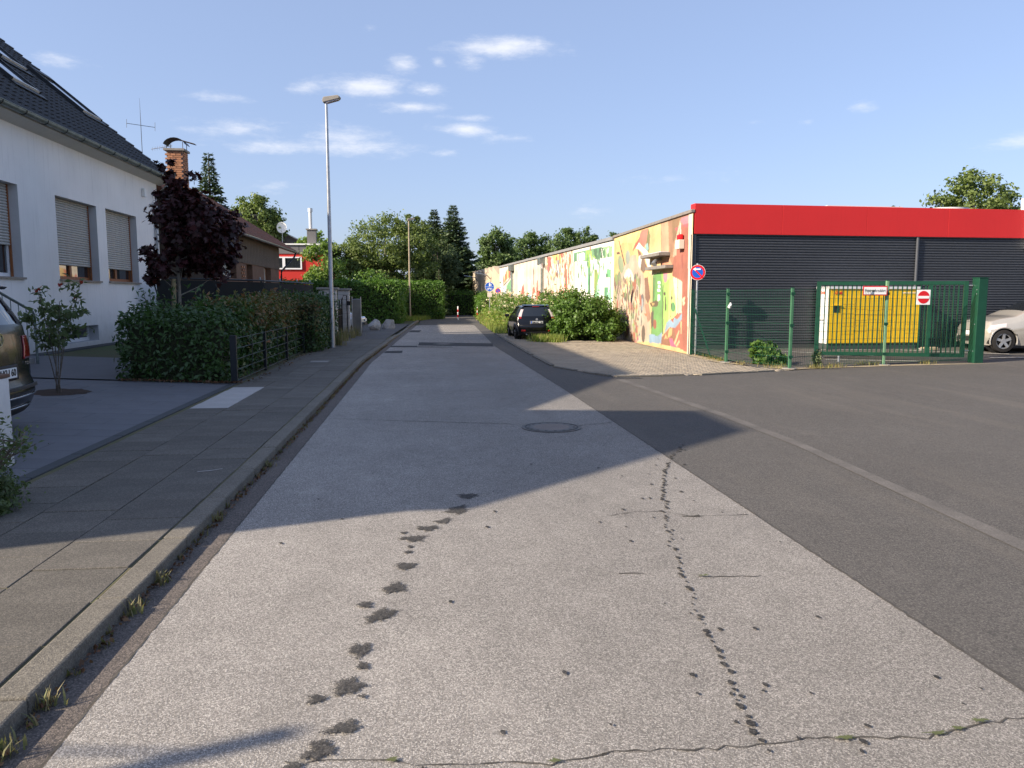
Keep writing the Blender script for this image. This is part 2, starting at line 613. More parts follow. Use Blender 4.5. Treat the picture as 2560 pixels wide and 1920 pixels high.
M['ink'] = mat('black_ink', (.02, .02, .02), .6, bump=0)
M['orange'] = mat('orange_print', (.70, .08, .01), .5, bump=0)
M['carblack'] = mat('black_car_paint', (.004, .004, .005), .22, var=.05, fine=.02, bump=0, spec=.35, coat=.35)
M['carblue'] = mat('dark_blue_black_car_paint', (.006, .008, .011), .25, var=.05, fine=.02, bump=0, spec=.28, coat=.25)
M['carsilver'] = mat('silver_car_paint', (.42, .40, .36), .34, .35, var=.02, fine=.03, bump=0, spec=.5, coat=1)
M['carwhite'] = mat('pale_blue_grey_car_paint', (.52, .56, .62), .3, .3, var=.02, bump=0, coat=1)
M['carglass'] = glassmat('tinted_car_glass', (.010, .012, .014))
M['plastic'] = mat('black_plastic', (.015, .015, .016), .6, var=.1)
M['tyre'] = mat('tyre_rubber', (.016, .015, .015), .85, var=.2)
M['alloy'] = mat('alloy_wheel', (.55, .55, .55), .3, .8, var=.05, bump=0)
M['chrome'] = mat('chrome', (.75, .76, .78), .15, 1., var=.03, bump=0)
M['taillight'] = mat('red_tail_light', (.30, .010, .008), .12, var=.1, bump=0, coat=1)
M['clearlight'] = mat('clear_lamp_glass', (.58, .50, .50), .15, var=.1, bump=0, coat=1)
M['trunk'] = mat('tree_bark', (.14, .115, .09), .95, var=.3, vs_=8, fs=30, fine=.3, bump=.8, bd=.02)
M['palebark'] = mat('pale_bark', (.25, .22, .18), .9, var=.3, vs_=9, fs=40, bump=.5)
M['stake'] = mat('weathered_timber_stake', (.32, .25, .14), .9, var=.2)
M['stone'] = mat('pale_boulder', (.38, .37, .36), .9, var=.35, vs_=6, fs=30, fine=.2, bump=.8, bd=.03)
M['iron'] = mat('cast_iron', (.10, .095, .09), .55, .5, var=.25, vs_=20, fs=80)
M['mossconc'] = mat('manhole_concrete', (.20, .17, .15), .9, var=.2, fs=80, fine=.3)
M['inner'] = mat('dark_twigs', (.035, .042, .018), .95, var=.3, vs_=10, fs=40, bump=.8, bd=.03)
# leaves
M['l_hedge'] = leafmat('cherry_laurel_leaf', [(.025, .055, .012), (.04, .085, .02), (.055, .11, .03), (.03, .065, .02)], .25, .42, .5)
M['l_red'] = leafmat('photinia_leaf', [(.07, .095, .03), (.15, .11, .045), (.09, .11, .04), (.23, .095, .05)], .25, .45)
M['l_beech'] = leafmat('hornbeam_leaf', [(.045, .095, .018), (.075, .15, .025), (.10, .19, .035), (.06, .12, .02)], .35, .5)
M['l_bush'] = leafmat('bush_leaf', [(.05, .10, .018), (.085, .155, .03), (.12, .20, .045), (.06, .12, .025)], .35, .5)
M['l_tree'] = leafmat('pale_green_leaf', [(.07, .105, .03), (.11, .15, .045), (.15, .19, .065), (.09, .13, .035)], .35)
M['l_fresh'] = leafmat('fresh_green_leaf', [(.08, .14, .03), (.13, .20, .045), (.17, .24, .06)], .4)
M['l_dark'] = leafmat('spruce_needles', [(.03, .055, .028), (.055, .085, .044), (.075, .11, .058)], .12)
M['l_pine'] = leafmat('pine_needles', [(.05, .08, .035), (.085, .12, .055), (.11, .145, .07)], .15)
M['l_far'] = leafmat('far_leaf', [(.05, .085, .028), (.075, .12, .04), (.10, .15, .05)], .3)
M['l_maple'] = leafmat('purple_maple_leaf', [(.020, .007, .008), (.035, .009, .011), (.05, .010, .014), (.018, .010, .010)], .25, .5)
M['l_grass'] = leafmat('verge_grass', [(.10, .16, .03), (.16, .22, .05), (.22, .26, .07), (.28, .24, .10)], .4)
M['l_dry'] = leafmat('dry_grass', [(.36, .27, .12), (.28, .24, .10), (.17, .19, .06)], .4)
M['l_weed'] = leafmat('weed_leaf', [(.06, .09, .04), (.09, .125, .06), (.13, .16, .08)], .3)
M['l_flower'] = leafmat('cream_blossom', [(.55, .52, .38), (.62, .58, .45), (.5, .36, .30)], .3)
M['l_redtip'] = leafmat('young_red_leaf', [(.35, .03, .03), (.28, .04, .03), (.4, .07, .05)], .35)
M['l_dead'] = leafmat('fallen_leaf', [(.12, .05, .025), (.07, .035, .02), (.16, .09, .045)], .1)
M['l_rose'] = leafmat('red_shrub_leaf', [(.30, .05, .03), (.4, .14, .08), (.10, .14, .04)], .35)


def sheet(name, pts, z, m, kind='structure', parent=None, grid=0):
    """flat polygon; pts (x, y) or (x, y, z)"""
    me = bpy.data.meshes.new(name)
    me.from_pydata([(p[0], p[1], p[2] if len(p) > 2 else z) for p in pts], [], [tuple(range(len(pts)))])
    me.materials.append(m)
    o = link(name, me, parent)
    if parent is None:
        o['kind'] = kind
    return o


def ribbon(name, left, right, z, m, parent=None):
    """strip between two polylines with the same number of points"""
    n = len(left)
    vs_ = [(x, y, z) for x, y in left] + [(x, y, z) for x, y in right]
    me = bpy.data.meshes.new(name)
    me.from_pydata(vs_, [], [(i, n + i, n + i + 1, i + 1) for i in range(n - 1)])
    me.materials.append(m)
    o = link(name, me, parent)
    if parent is None:
        o['kind'] = 'structure'
    return o


def bend(y):
    return max(0., y - 19) * .034 if y < 50 else 1.054 + (y - 50) * .05


def wob(y, k=.012, s=0):
    return k * (math.sin(y * 3.1 + s) + .6 * math.sin(y * 7.7 + 2 * s) + .4 * math.sin(y * 17.3 + s))


# ------------------------------------------------------------------ ground
sheet('ground', [(-500, -300), (600, -300), (600, 900), (-500, 900)], -.05, M['earth'])
# dark asphalt: side street on the right, edge strip along the old road
sheet('side_street', [(1.0, -25), (45, -25), (45, 18.2), (13.5, 17.12), (8.5, 16.32), (5.66, 15.3), (3.81, 15.05), (3.4, 16.2), (2.96, 17.5), (2.95, 20.8), (2.99, 25.2), (3.02, 28.8),
                       (3.25, 36), (3.6, 46), (4.0, 56), (-.3, 56), (-.35, 44.5), (1.0, 44.5)], -.008, M['dark'])
ys = [-25, -10, 0] + [1 + .5 * k for k in range(88)]
RL = [(-1.32 + bend(y) + wob(y, .003), y) for y in ys]


def road_right(y):
    if y < 13:
        return 2.41
    if y < 25:
        return 2.41 - (y - 13) * .0115
    return 2.27 + (y - 25) * .029


RR = [(road_right(y) + wob(y, .0035, 2), y) for y in ys]
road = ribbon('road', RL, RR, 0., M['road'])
GL = [(-1.535 + bend(y), y) for y in ys]
ribbon('gutter', GL, [(x - .004, y) for x, y in RL], -.005, M['gutter'])
strip = ribbon('drainage_strip', [(3.76, 4.3 - 6), (3.76, 4.3), (4.0, 7.8), (3.98, 10), (3.86, 12), (3.70, 14.7)],
               [(3.88, 4.4 - 6), (3.92, 4.4), (4.15, 8.1), (4.13, 10.1), (4.02, 12), (3.87, 14.7)], -.004, M['strip'])
ribbon('footpath', [(-.35, 52), (.3, 56), (1.0, 62), (1.6, 75), (1.9, 100)], [(4.0, 52), (4.1, 56), (4.2, 62), (4.0, 75), (3.6, 100)], -.012, M['dark'])

# marks on the road: cracks, stains, patches (parts of the road)


def blot(cx, cy, rx, ry, ang, spikes, seed, z=.004, m=None, name='stain', n=40):
    """soft edged mark: fades from its middle outwards, chippings poke through at the rim"""
    r_ = random.Random(seed)
    ph = [r_.uniform(0, 6.28) for _ in range(6)]
    V = [(cx, cy, z)]
    for ring, q0 in ((0, .62), (1, 1.3)):
        r2 = random.Random(seed + 1)
        for k in range(n):
            a = 2 * math.pi * k / n
            q = 1 + .16 * math.sin(3 * a + ph[0]) + .14 * math.sin(5 * a + ph[1]) + .10 * math.sin(9 * a + ph[2])
            q += (r2.random() ** 3) * spikes * .8
            x, y = rx * q * q0 * math.cos(a), ry * q * q0 * math.sin(a)
            V.append((cx + x * math.cos(ang) - y * math.sin(ang), cy + x * math.sin(ang) + y * math.cos(ang), z))
    F = [(0, 1 + k, 1 + (k + 1) % n) for k in range(n)] + [(1 + k, 1 + n + k, 1 + n + (k + 1) % n, 1 + (k + 1) % n) for k in range(n)]
    me = bpy.data.meshes.new(name)
    me.from_pydata(V, [], F)
    at = me.attributes.new('fade', 'FLOAT', 'POINT')
    at.data.foreach_set('value', [1.] + [.8] * n + [0.] * n)
    me.materials.append(m or M['oil'])
    return link(name, me, road)


def crack(pts, w, seed, m=None, name='crack', z=.0035, jit=.012):
    r_ = random.Random(seed)
    L = []
    Rr = []
    for i in range(len(pts) - 1):
        a, b = Vector((*pts[i], 0)), Vector((*pts[i + 1], 0))
        n = max(2, int((b - a).length / .04))
        d = (b - a).normalized()
        nv = Vector((-d.y, d.x, 0))
        for k in range(n):
            p = a + (b - a) * (k / n) + nv * r_.uniform(-jit, jit)
            ww = w * r_.uniform(.25, 1.1)
            L.append((p.x + nv.x * ww / 2, p.y + nv.y * ww / 2))
            Rr.append((p.x - nv.x * ww / 2, p.y - nv.y * ww / 2))
    return ribbon(name, L, Rr, z, m or M['crack'], parent=road)


M['crack'] = mat('crack_shadow_dirt', (.075, .068, .058), .95, var=.4, vs_=12, bump=0)
M['crackmoss'] = mat('crack_moss', (.085, .10, .035), .95, bump=.5)
def fading(m, k=1.9):
    nt = m.node_tree
    t = NT(nt)
    a = t.n('ShaderNodeAttribute', attribute_name='fade')
    co = t.coord()
    nf = t.math('ADD', t.math('MULTIPLY', t.math('SUBTRACT', t.noise(co, 26, 4, .65), .5), k), t.math('MULTIPLY', t.math('SUBTRACT', t.noise(co, 150, 2), .5), k * .8))
    f = t.rng(t.math('ADD', a.outputs['Fac'], nf), .38, .62, 0, .93, True)
    tr = t.n('ShaderNodeBsdfTransparent')
    ms = t.n('ShaderNodeMixShader')
    nt.links.new(f, ms.inputs[0])
    nt.links.new(tr.outputs[0], ms.inputs[1])
    nt.links.new(nt.nodes['Principled BSDF'].outputs[0], ms.inputs[2])
    nt.links.new(ms.outputs[0], nt.nodes['Material Output'].inputs[0])
    return m


fading(M['crackmoss'])
M['oil'] = chipseal('bitumen_stain', (.085, .08, .075), (.045, .043, .04), (.022, .021, .02), scale=105, big=.1, bd=.003)
M['oilsoft'] = fading(chipseal('bitumen_stain_soft', (.115, .108, .10), (.062, .058, .054), (.03, .029, .028), scale=105, big=.1, bd=.003))
for i, (x, y, rx, ry, an, spk) in enumerate([
        (.33, 6.08, .11, .10, .2, .9), (.23, 5.68, .10, .15, -.3, 1.0), (.12, 5.40, .10, .06, .8, .8), (.0, 5.24, .10, .07, 0, .7), (-.09, 5.02, .11, .08, .1, .8),
        (-.16, 5.15, .035, .03, 0, .5), (-.12, 4.74, .04, .03, 0, .6), (-.11, 4.85, .03, .03, 0, .4), (-.13, 4.49, .085, .075, .1, .6), (-.18, 4.14, .085, .10, -.5, .7),
        (-.24, 3.78, .07, .12, -.7, 1.1), (-.31, 3.40, .065, .085, -.3, .6), (-.29, 3.24, .04, .04, 0, .6), (-.33, 3.07, .085, .085, -.4, .6), (-.45, 2.98, .045, .045, 0, .5),
        (-.27, 2.98, .025, .02, 0, .4), (-.32, 2.76, .085, .05, .35, .6), (-.39, 2.62, .065, .075, -.4, .6), (-.47, 2.53, .05, .03, .4, .6), (-.33, 3.92, .05, .05, .5, .8)]):
    blot(x, y, rx * .74, ry * .80, an, spk * .25, 100 + i, z=.004 + i * .0003, m=M['oilsoft'])
DR = [(2.79, 8.04), (2.48, 7.45), (2.18, 6.73), (1.99, 6.20), (1.87, 5.80), (1.74, 5.34), (1.66, 5.04), (1.60, 4.77), (1.54, 4.48), (1.48, 4.20), (1.45, 4.00), (1.41, 3.82), (1.36, 3.61), (1.34, 3.39), (1.30, 3.22), (1.27, 3.03), (1.24, 2.90), (1.23, 2.76), (1.21, 2.64), (1.19, 2.52), (1.17, 2.41)]
MBd = []
r_ = random.Random(5)
for i in range(len(DR) - 1):
    a, b = DR[i], DR[i + 1]
    L = math.hypot(b[0] - a[0], b[1] - a[1])
    n = max(2, int(L / .055))
    for k in range(n):
        t_ = (k + r_.random() * .8) / n
        x, y = a[0] + (b[0] - a[0]) * t_, a[1] + (b[1] - a[1]) * t_
        s_ = r_.uniform(.006, .018) if y < 5 else r_.uniform(.008, .02)
        MBd.append((x + r_.gauss(0, .012), y, s_))
        if r_.random() < .22:
            MBd.append((x + r_.choice((-1, 1)) * r_.uniform(.04, .16), y + r_.uniform(-.05, .05), s_ * .8))
for k in range(40):
    MBd.append((r_.uniform(-1.1, 2.3), 2.4 + 5.5 * r_.random() ** 1.5, r_.uniform(.006, .016)))
mb = MB()
for (x, y, s_) in MBd:
    zz = (.0045 if x < 2.38 else -.0035) + r_.uniform(0, .004)
    n = 9
    mb.add([(x + s_ * r_.uniform(.6, 1.2) * math.cos(6.283 * k / n), y + s_ * 1.5 * r_.uniform(.6, 1.2) * math.sin(6.283 * k / n), zz) for k in range(n)], [tuple(range(n))])
o = mb.build('drip_trail', M['oil'], road, recalc=False)
o['kind'] = 'stuff'
crack([(.60, 2.50), (.73, 2.50), (.97, 2.48), (1.17, 2.49), (1.36, 2.50), (1.57, 2.48), (1.80, 2.46), (1.97, 2.50), (2.10, 2.53), (2.41, 2.55)], .010, 1)
crack([(-.5, 2.56), (-.34, 2.56), (-.21, 2.55), (-.01, 2.50), (.25, 2.48), (.41, 2.45), (.66, 2.5)], .008, 2)
crack([(1.34, 5.41), (1.52, 5.48), (1.77, 5.47), (1.92, 5.32), (2.40, 5.31)], .009, 3)
crack([(1.86, 5.33), (2.04, 5.32)], .055, 4)
crack([(1.10, 4.22), (1.30, 4.22)], .01, 5)
crack([(1.55, 4.13), (1.95, 4.09)], .01, 6)
crack([(-1.31, 10.32), (-.75, 10.12), (.24, 9.83), (1.16, 9.55)], .02, 7)
crack([(1.90, 9.37), (2.4, 9.57)], .02, 8)
crack([(-.9, 17.6), (.2, 17.4), (1.5, 17.5)], .02, 9)
crack([(0.1, 13.0), (1.2, 13.2), (2.2, 12.9)], .012, 10)
crack([(-1.33, 1), (-1.32, 6), (-1.315, 12), (-1.31, 18)], .012, 11, z=.002, jit=.004)
crack([(2.41, 1.5), (2.415, 6), (2.41, 13), (2.29, 24)], .020, 12, z=.002, jit=.004)
for i, (x, y, k) in enumerate([(-.13, 2.53, .02), (.43, 2.46, .018), (1.50, 2.48, .025), (1.85, 2.47, .03), (1.95, 2.49, .02), (2.07, 2.53, .03), (2.3, 2.545, .025), (1.58, 4.12, .03)]):
    blot(x, y, k, .011, 0, 1.0, 300 + i, z=.0115 + i * .0003, m=M['crackmoss'], name='moss')
for nm, p in [('patch', [(-.20, 27.60), (2.34, 26.66), (2.22, 24.95), (-.23, 25.79)]), ('patch', [(-1.12, 25.7), (-.26, 25.6), (-.25, 25.2), (.87, 24.9), (.86, 24.7), (-1.12, 25.0)]),
              ('patch', [(-1.16, 23.17), (-.67, 23.3), (-.66, 22.32), (-1.18, 22.38)]), ('patch', [(-.66, 37.7), (-.15, 37.67), (-.26, 35.63), (-.74, 35.68)])]:
    sheet(nm, p, .005, M['patch'], parent=road)

# round manhole cover


def manhole(loc, r, label):
    t = thing('manhole_cover', label, 'manhole cover', loc)
    x, y, z = loc
    MB().disc((x, y, z + .002), (0, 0, 1), r, .006, 40, r * .9).build('outer_ring', M['iron'], t)
    MB().disc((x, y, z + .001), (0, 0, 1), r * .9, .002, 40, r * .84).build('seam', M['ink'], t)
    MB().disc((x, y, z + .002), (0, 0, 1), r * .84, .007, 40, r * .60).build('cover_ring', M['iron'], t)
    MB().disc((x, y, z + .001), (0, 0, 1), r * .6, .008, 40).build('concrete_infill', M['mossconc'], t)
    for k in range(16):
        a = k * math.pi / 8
        MB().disc((x + r * .76 * math.cos(a), y + r * .76 * math.sin(a), z + .0085), (0, 0, 1), r * .05, .002, 10).build('vent_hole', M['ink'], t)
    return t


manhole((1.54, 9.27, .001), .37, 'round cast iron manhole cover with concrete centre set in the pale road')
manhole((.62, 26.35, .006), .36, 'manhole cover with pale centre inside the dark asphalt patch')

# kerb and pavement
kerb = tag(MB().box(-1.74, -1.54, -25, 52, -.05, -.02).build('kerb', M['joint']), kind='structure')
kst = MB().box(-.075, .075, 0, .99, -.06, .095).build('kerb_stone', M['kerb'], kerb, bevel=.012)
for k in range(56):
    y = -4.0 + k
    o = kst if k == 0 else kst.copy()
    if k:
        col.objects.link(o)
    y2 = y + 1
    o.location = (-1.608 + bend(y), y, rnd.uniform(-.006, .004) - .022 - (.04 if 31 < y < 40 else 0))
    o.rotation_euler = (0, 0, -math.atan2(bend(y2) - bend(y), 1))
pav = ribbon('pavement', [(-3.32, y) for y in (-5, 10, 20, 31)], [(-1.68 + bend(y), y) for y in (-5, 10, 20, 31)], .067, M['joint'])
sl = MB().box(-.256, .256, -.246, .246, -.02, .02).build('paving_slab', M['slab'], pav, bevel=.004)
first = True
for r0 in range(62):
    y = .2 + r0 * .5
    for c in range(3):
        x = -2.995 + c * .522
        xx = x + bend(y)
        if y > 28.4:
            continue
        o = sl if first else sl.copy()
        if not first:
            col.objects.link(o)
        first = False
        off = .25 if c % 2 else 0
        o.location = (xx, y + off, .054 + rnd.uniform(-.003, .003))
        o.rotation_euler = (rnd.gauss(0, .004), rnd.gauss(0, .004), rnd.gauss(0, .003))
        o.scale = (1.005, 1.003, 1)
        if c == 0 and 10.9 < y + off < 13.4:
            if 'slabp' not in globals():
                slabp = sl.data.copy()
                slabp.materials.clear()
                slabp.materials.append(M['slabpale'])
            o.data = slabp
# widened pavement before the neighbour's forecourt
pv2 = sheet('forecourt', [(-9.5, 28.5), (-3.3, 28.5), (-1.76 + bend(28.5), 28.5), (-1.76 + bend(36), 36), (-1.76 + bend(44.9), 44.9), (-9.5, 44.9)], .074, M['forecourt'])
sheet('verge', [(-5, 44.9), (-.85, 44.9), (-.55, 51), (.4, 58), (-5, 58)], .03, M['earth'])
# scrape mark and service covers in the pavement
MB().box(-2.72, -2.30, 18.5, 18.9, .065, .079).build('service_cover', M['cap'], pav)
ribbon('scrape_mark', [(-2.0, 6.9), (-1.9, 6.93), (-1.81, 7.0)], [(-2.0, 6.88), (-1.9, 6.905), (-1.81, 6.985)], .0795, M['slabpale'], parent=pav)

# driveway of slate coloured tiles, rising gently to the house


def dz(x):
    return .072 + (-3.45 - x) * .0405


edge = MB()
drv = MB().add([(-3.33, 5.0, dz(-3.33) - .02), (-3.33, 14.3, dz(-3.33) - .02), (-9, 14.3, dz(-9) - .02), (-9, 5.0, dz(-9) - .02)], [(0, 1, 2, 3)]).build('driveway', M['drivejoint'])
drv['kind'] = 'structure'
tl = MB().box(-.398, .398, -.198, .198, -.03, .0).build('driveway_tile', M['drive'], drv, bevel=.003)
first = True
sl_a = -math.atan(.0405)
for r0 in range(22):
    for c in range(8):
        x = -3.86 - c * .803 + (.4 if r0 % 2 else 0)
        y = 5.4 + r0 * .402
        o = tl if first else tl.copy()
        if not first:
            col.objects.link(o)
        first = False
        if r0 % 2 and c == 0:
            o.scale = (.5, 1, 1)
            x -= .2
        o.location = (x, y, dz(x) + rnd.uniform(-.001, .001))
        o.rotation_euler = (0, math.atan(.0405), 0)
tl2 = MB().box(-.06, .06, -.495, .495, -.08, .004).build('edging_stone', M['darkbase'], drv, bevel=.006)
for k in range(10):
    o = tl2 if k == 0 else tl2.copy()
    if k:
        col.objects.link(o)
    o.location = (-3.385, 5.0 + k + .3, .078)
yard = MB().add([(-3.33, 14.31, .06), (-3.33, 28.4, .06), (-9, 28.4, .29), (-9, 14.31, .29)], [(0, 1, 2, 3)]).build('front_garden', M['earth'])
yard['kind'] = 'structure'
MB().add([(-5.3, 14.2, dz(-5.3) + .003), (-5.3, 18.5, dz(-5.3) + .003), (-8.98, 18.5, dz(-8.98) + .003), (-8.98, 14.2, dz(-8.98) + .003)], [(0, 1, 2, 3)]).build('garden_path', M['drive'])['kind'] = 'structure'
sheet('rear_gardens', [(-60, -25), (-9.2, -25), (-9.2, 90), (-60, 90)], .2, M['earth'])
# planting hole with bark mulch round the shrub
V = []
for k in range(30):
    a = 2 * math.pi * k / 30
    q = .40 * (1 + rnd.uniform(-.12, .12))
    V.append((-5.55 + q * math.cos(a), 12.35 + q * 1.1 * math.sin(a), dz(-5.55 + q * math.cos(a)) + .004))
MB().add(V, [tuple(range(30))]).build('mulch_bed', M['bark_mulch'], drv, recalc=False)

# block paving on the right


def inpoly(x, y, P):
    c = False
    j = len(P) - 1
    for i in range(len(P)):
        if (P[i][1] > y) != (P[j][1] > y) and x < (P[j][0] - P[i][0]) * (y - P[i][1]) / (P[j][1] - P[i][1]) + P[i][0]:
            c = not c
        j = i
    return c


PP = [(3.0, 17.45), (3.42, 16.2), (3.85, 15.08), (5.66, 15.34), (8.0, 16.1), (7.2, 18.1), (7.38, 20.9), (7.46, 30.2), (5.9, 31.5), (3.15, 34), (3.05, 28.8), (3.02, 25.2), (2.98, 20.8)]
pvb = sheet('block_paving', PP, -.002, M['paver'])
pvo = bpy.data.objects
V = []
F = []
a45 = R(0)
for i in range(int(6 / .202)):
    for j in range(int(20 / .102)):
        x = 2.9 + i * .202 + (.101 if j % 2 else 0)
        y = 14.9 + j * .102
        if not (inpoly(x, y, PP) and inpoly(x + .1, y, PP) and inpoly(x - .1, y, PP)):
            continue
        h = .009 + rnd.uniform(-.0015, .0015)
        n = len(V)
        hx, hy = .0996, .0496
        for zz, q in ((-.02, 1), (h, .992)):
            V += [(x - hx * q, y - hy * q, zz), (x + hx * q, y - hy * q, zz), (x + hx * q, y + hy * q, zz), (x - hx * q, y + hy * q, zz)]
        F += [(n + 4, n + 5, n + 6, n + 7), (n, n + 1, n + 5, n + 4), (n + 1, n + 2, n + 6, n + 5), (n + 2, n + 3, n + 7, n + 6), (n + 3, n, n + 4, n + 7)]
o = npmesh('paving_blocks', V, F, M['paver'], pvb)
o['kind'] = 'stuff'
# row of edging stones along the paving
ek = MB().box(-.05, .05, 0, .49, -.05, .03).build('edging_stone', M['kerb'], pvb, bevel=.008)
path_e = [(3.12, 34), (3.02, 28.8), (2.99, 25.2), (2.95, 20.8), (2.97, 17.5), (3.4, 16.2), (3.8, 15.06), (5.66, 15.32), (8.0, 16.12)]
first = True
for i in range(len(path_e) - 1):
    a, b = Vector(path_e[i]), Vector(path_e[i + 1])
    L = (b - a).length
    for k in range(int(L / .5)):
        p = a + (b - a) * (k * .5 / L)
        o = ek if first else ek.copy()
        if not first:
            col.objects.link(o)
        first = False
        o.location = (p.x, p.y, rnd.uniform(-.01, .004))
        d = b - a
        o.rotation_euler = (0, 0, math.atan2(d.y, d.x) - math.pi / 2)
# slotted drain in the side street
dr = thing('gully_grate', 'small slotted cast iron gully grate at the corner of the block paving', 'drain grate', (4.0, 14.93, -.004))
MB().box(3.72, 4.28, 14.78, 15.02, -.006, .002).build('frame', M['iron'], dr)
for k in range(8):
    box('slot', M['ink'], dr, 3.76 + k * .065, 3.79 + k * .065, 14.81, 14.99, .0005, .004)

# sandy verge below the fence and the asphalt yard behind it
sheet('sandy_verge', [(7.1, 18.2), (8.0, 16.08), (8.5, 16.3), (10.7, 16.72), (13.5, 17.1), (16.5, 17.35), (16.5, 17.7), (13.5, 17.4), (10.7, 17.1), (8.2, 16.5), (7.5, 18.3), (7.46, 20.9), (7.2, 20.9)], .012, M['sand'])
MB().add([(7.46, 16.2, -.006), (45, 17.0, -.006), (45, 24, .15), (7.46, 20.97, .14)], [(0, 1, 2, 3)]).build('yard', M['dark'])['kind'] = 'structure'


def yz(y):
    return -.006 + (y - 16.2) * .0305


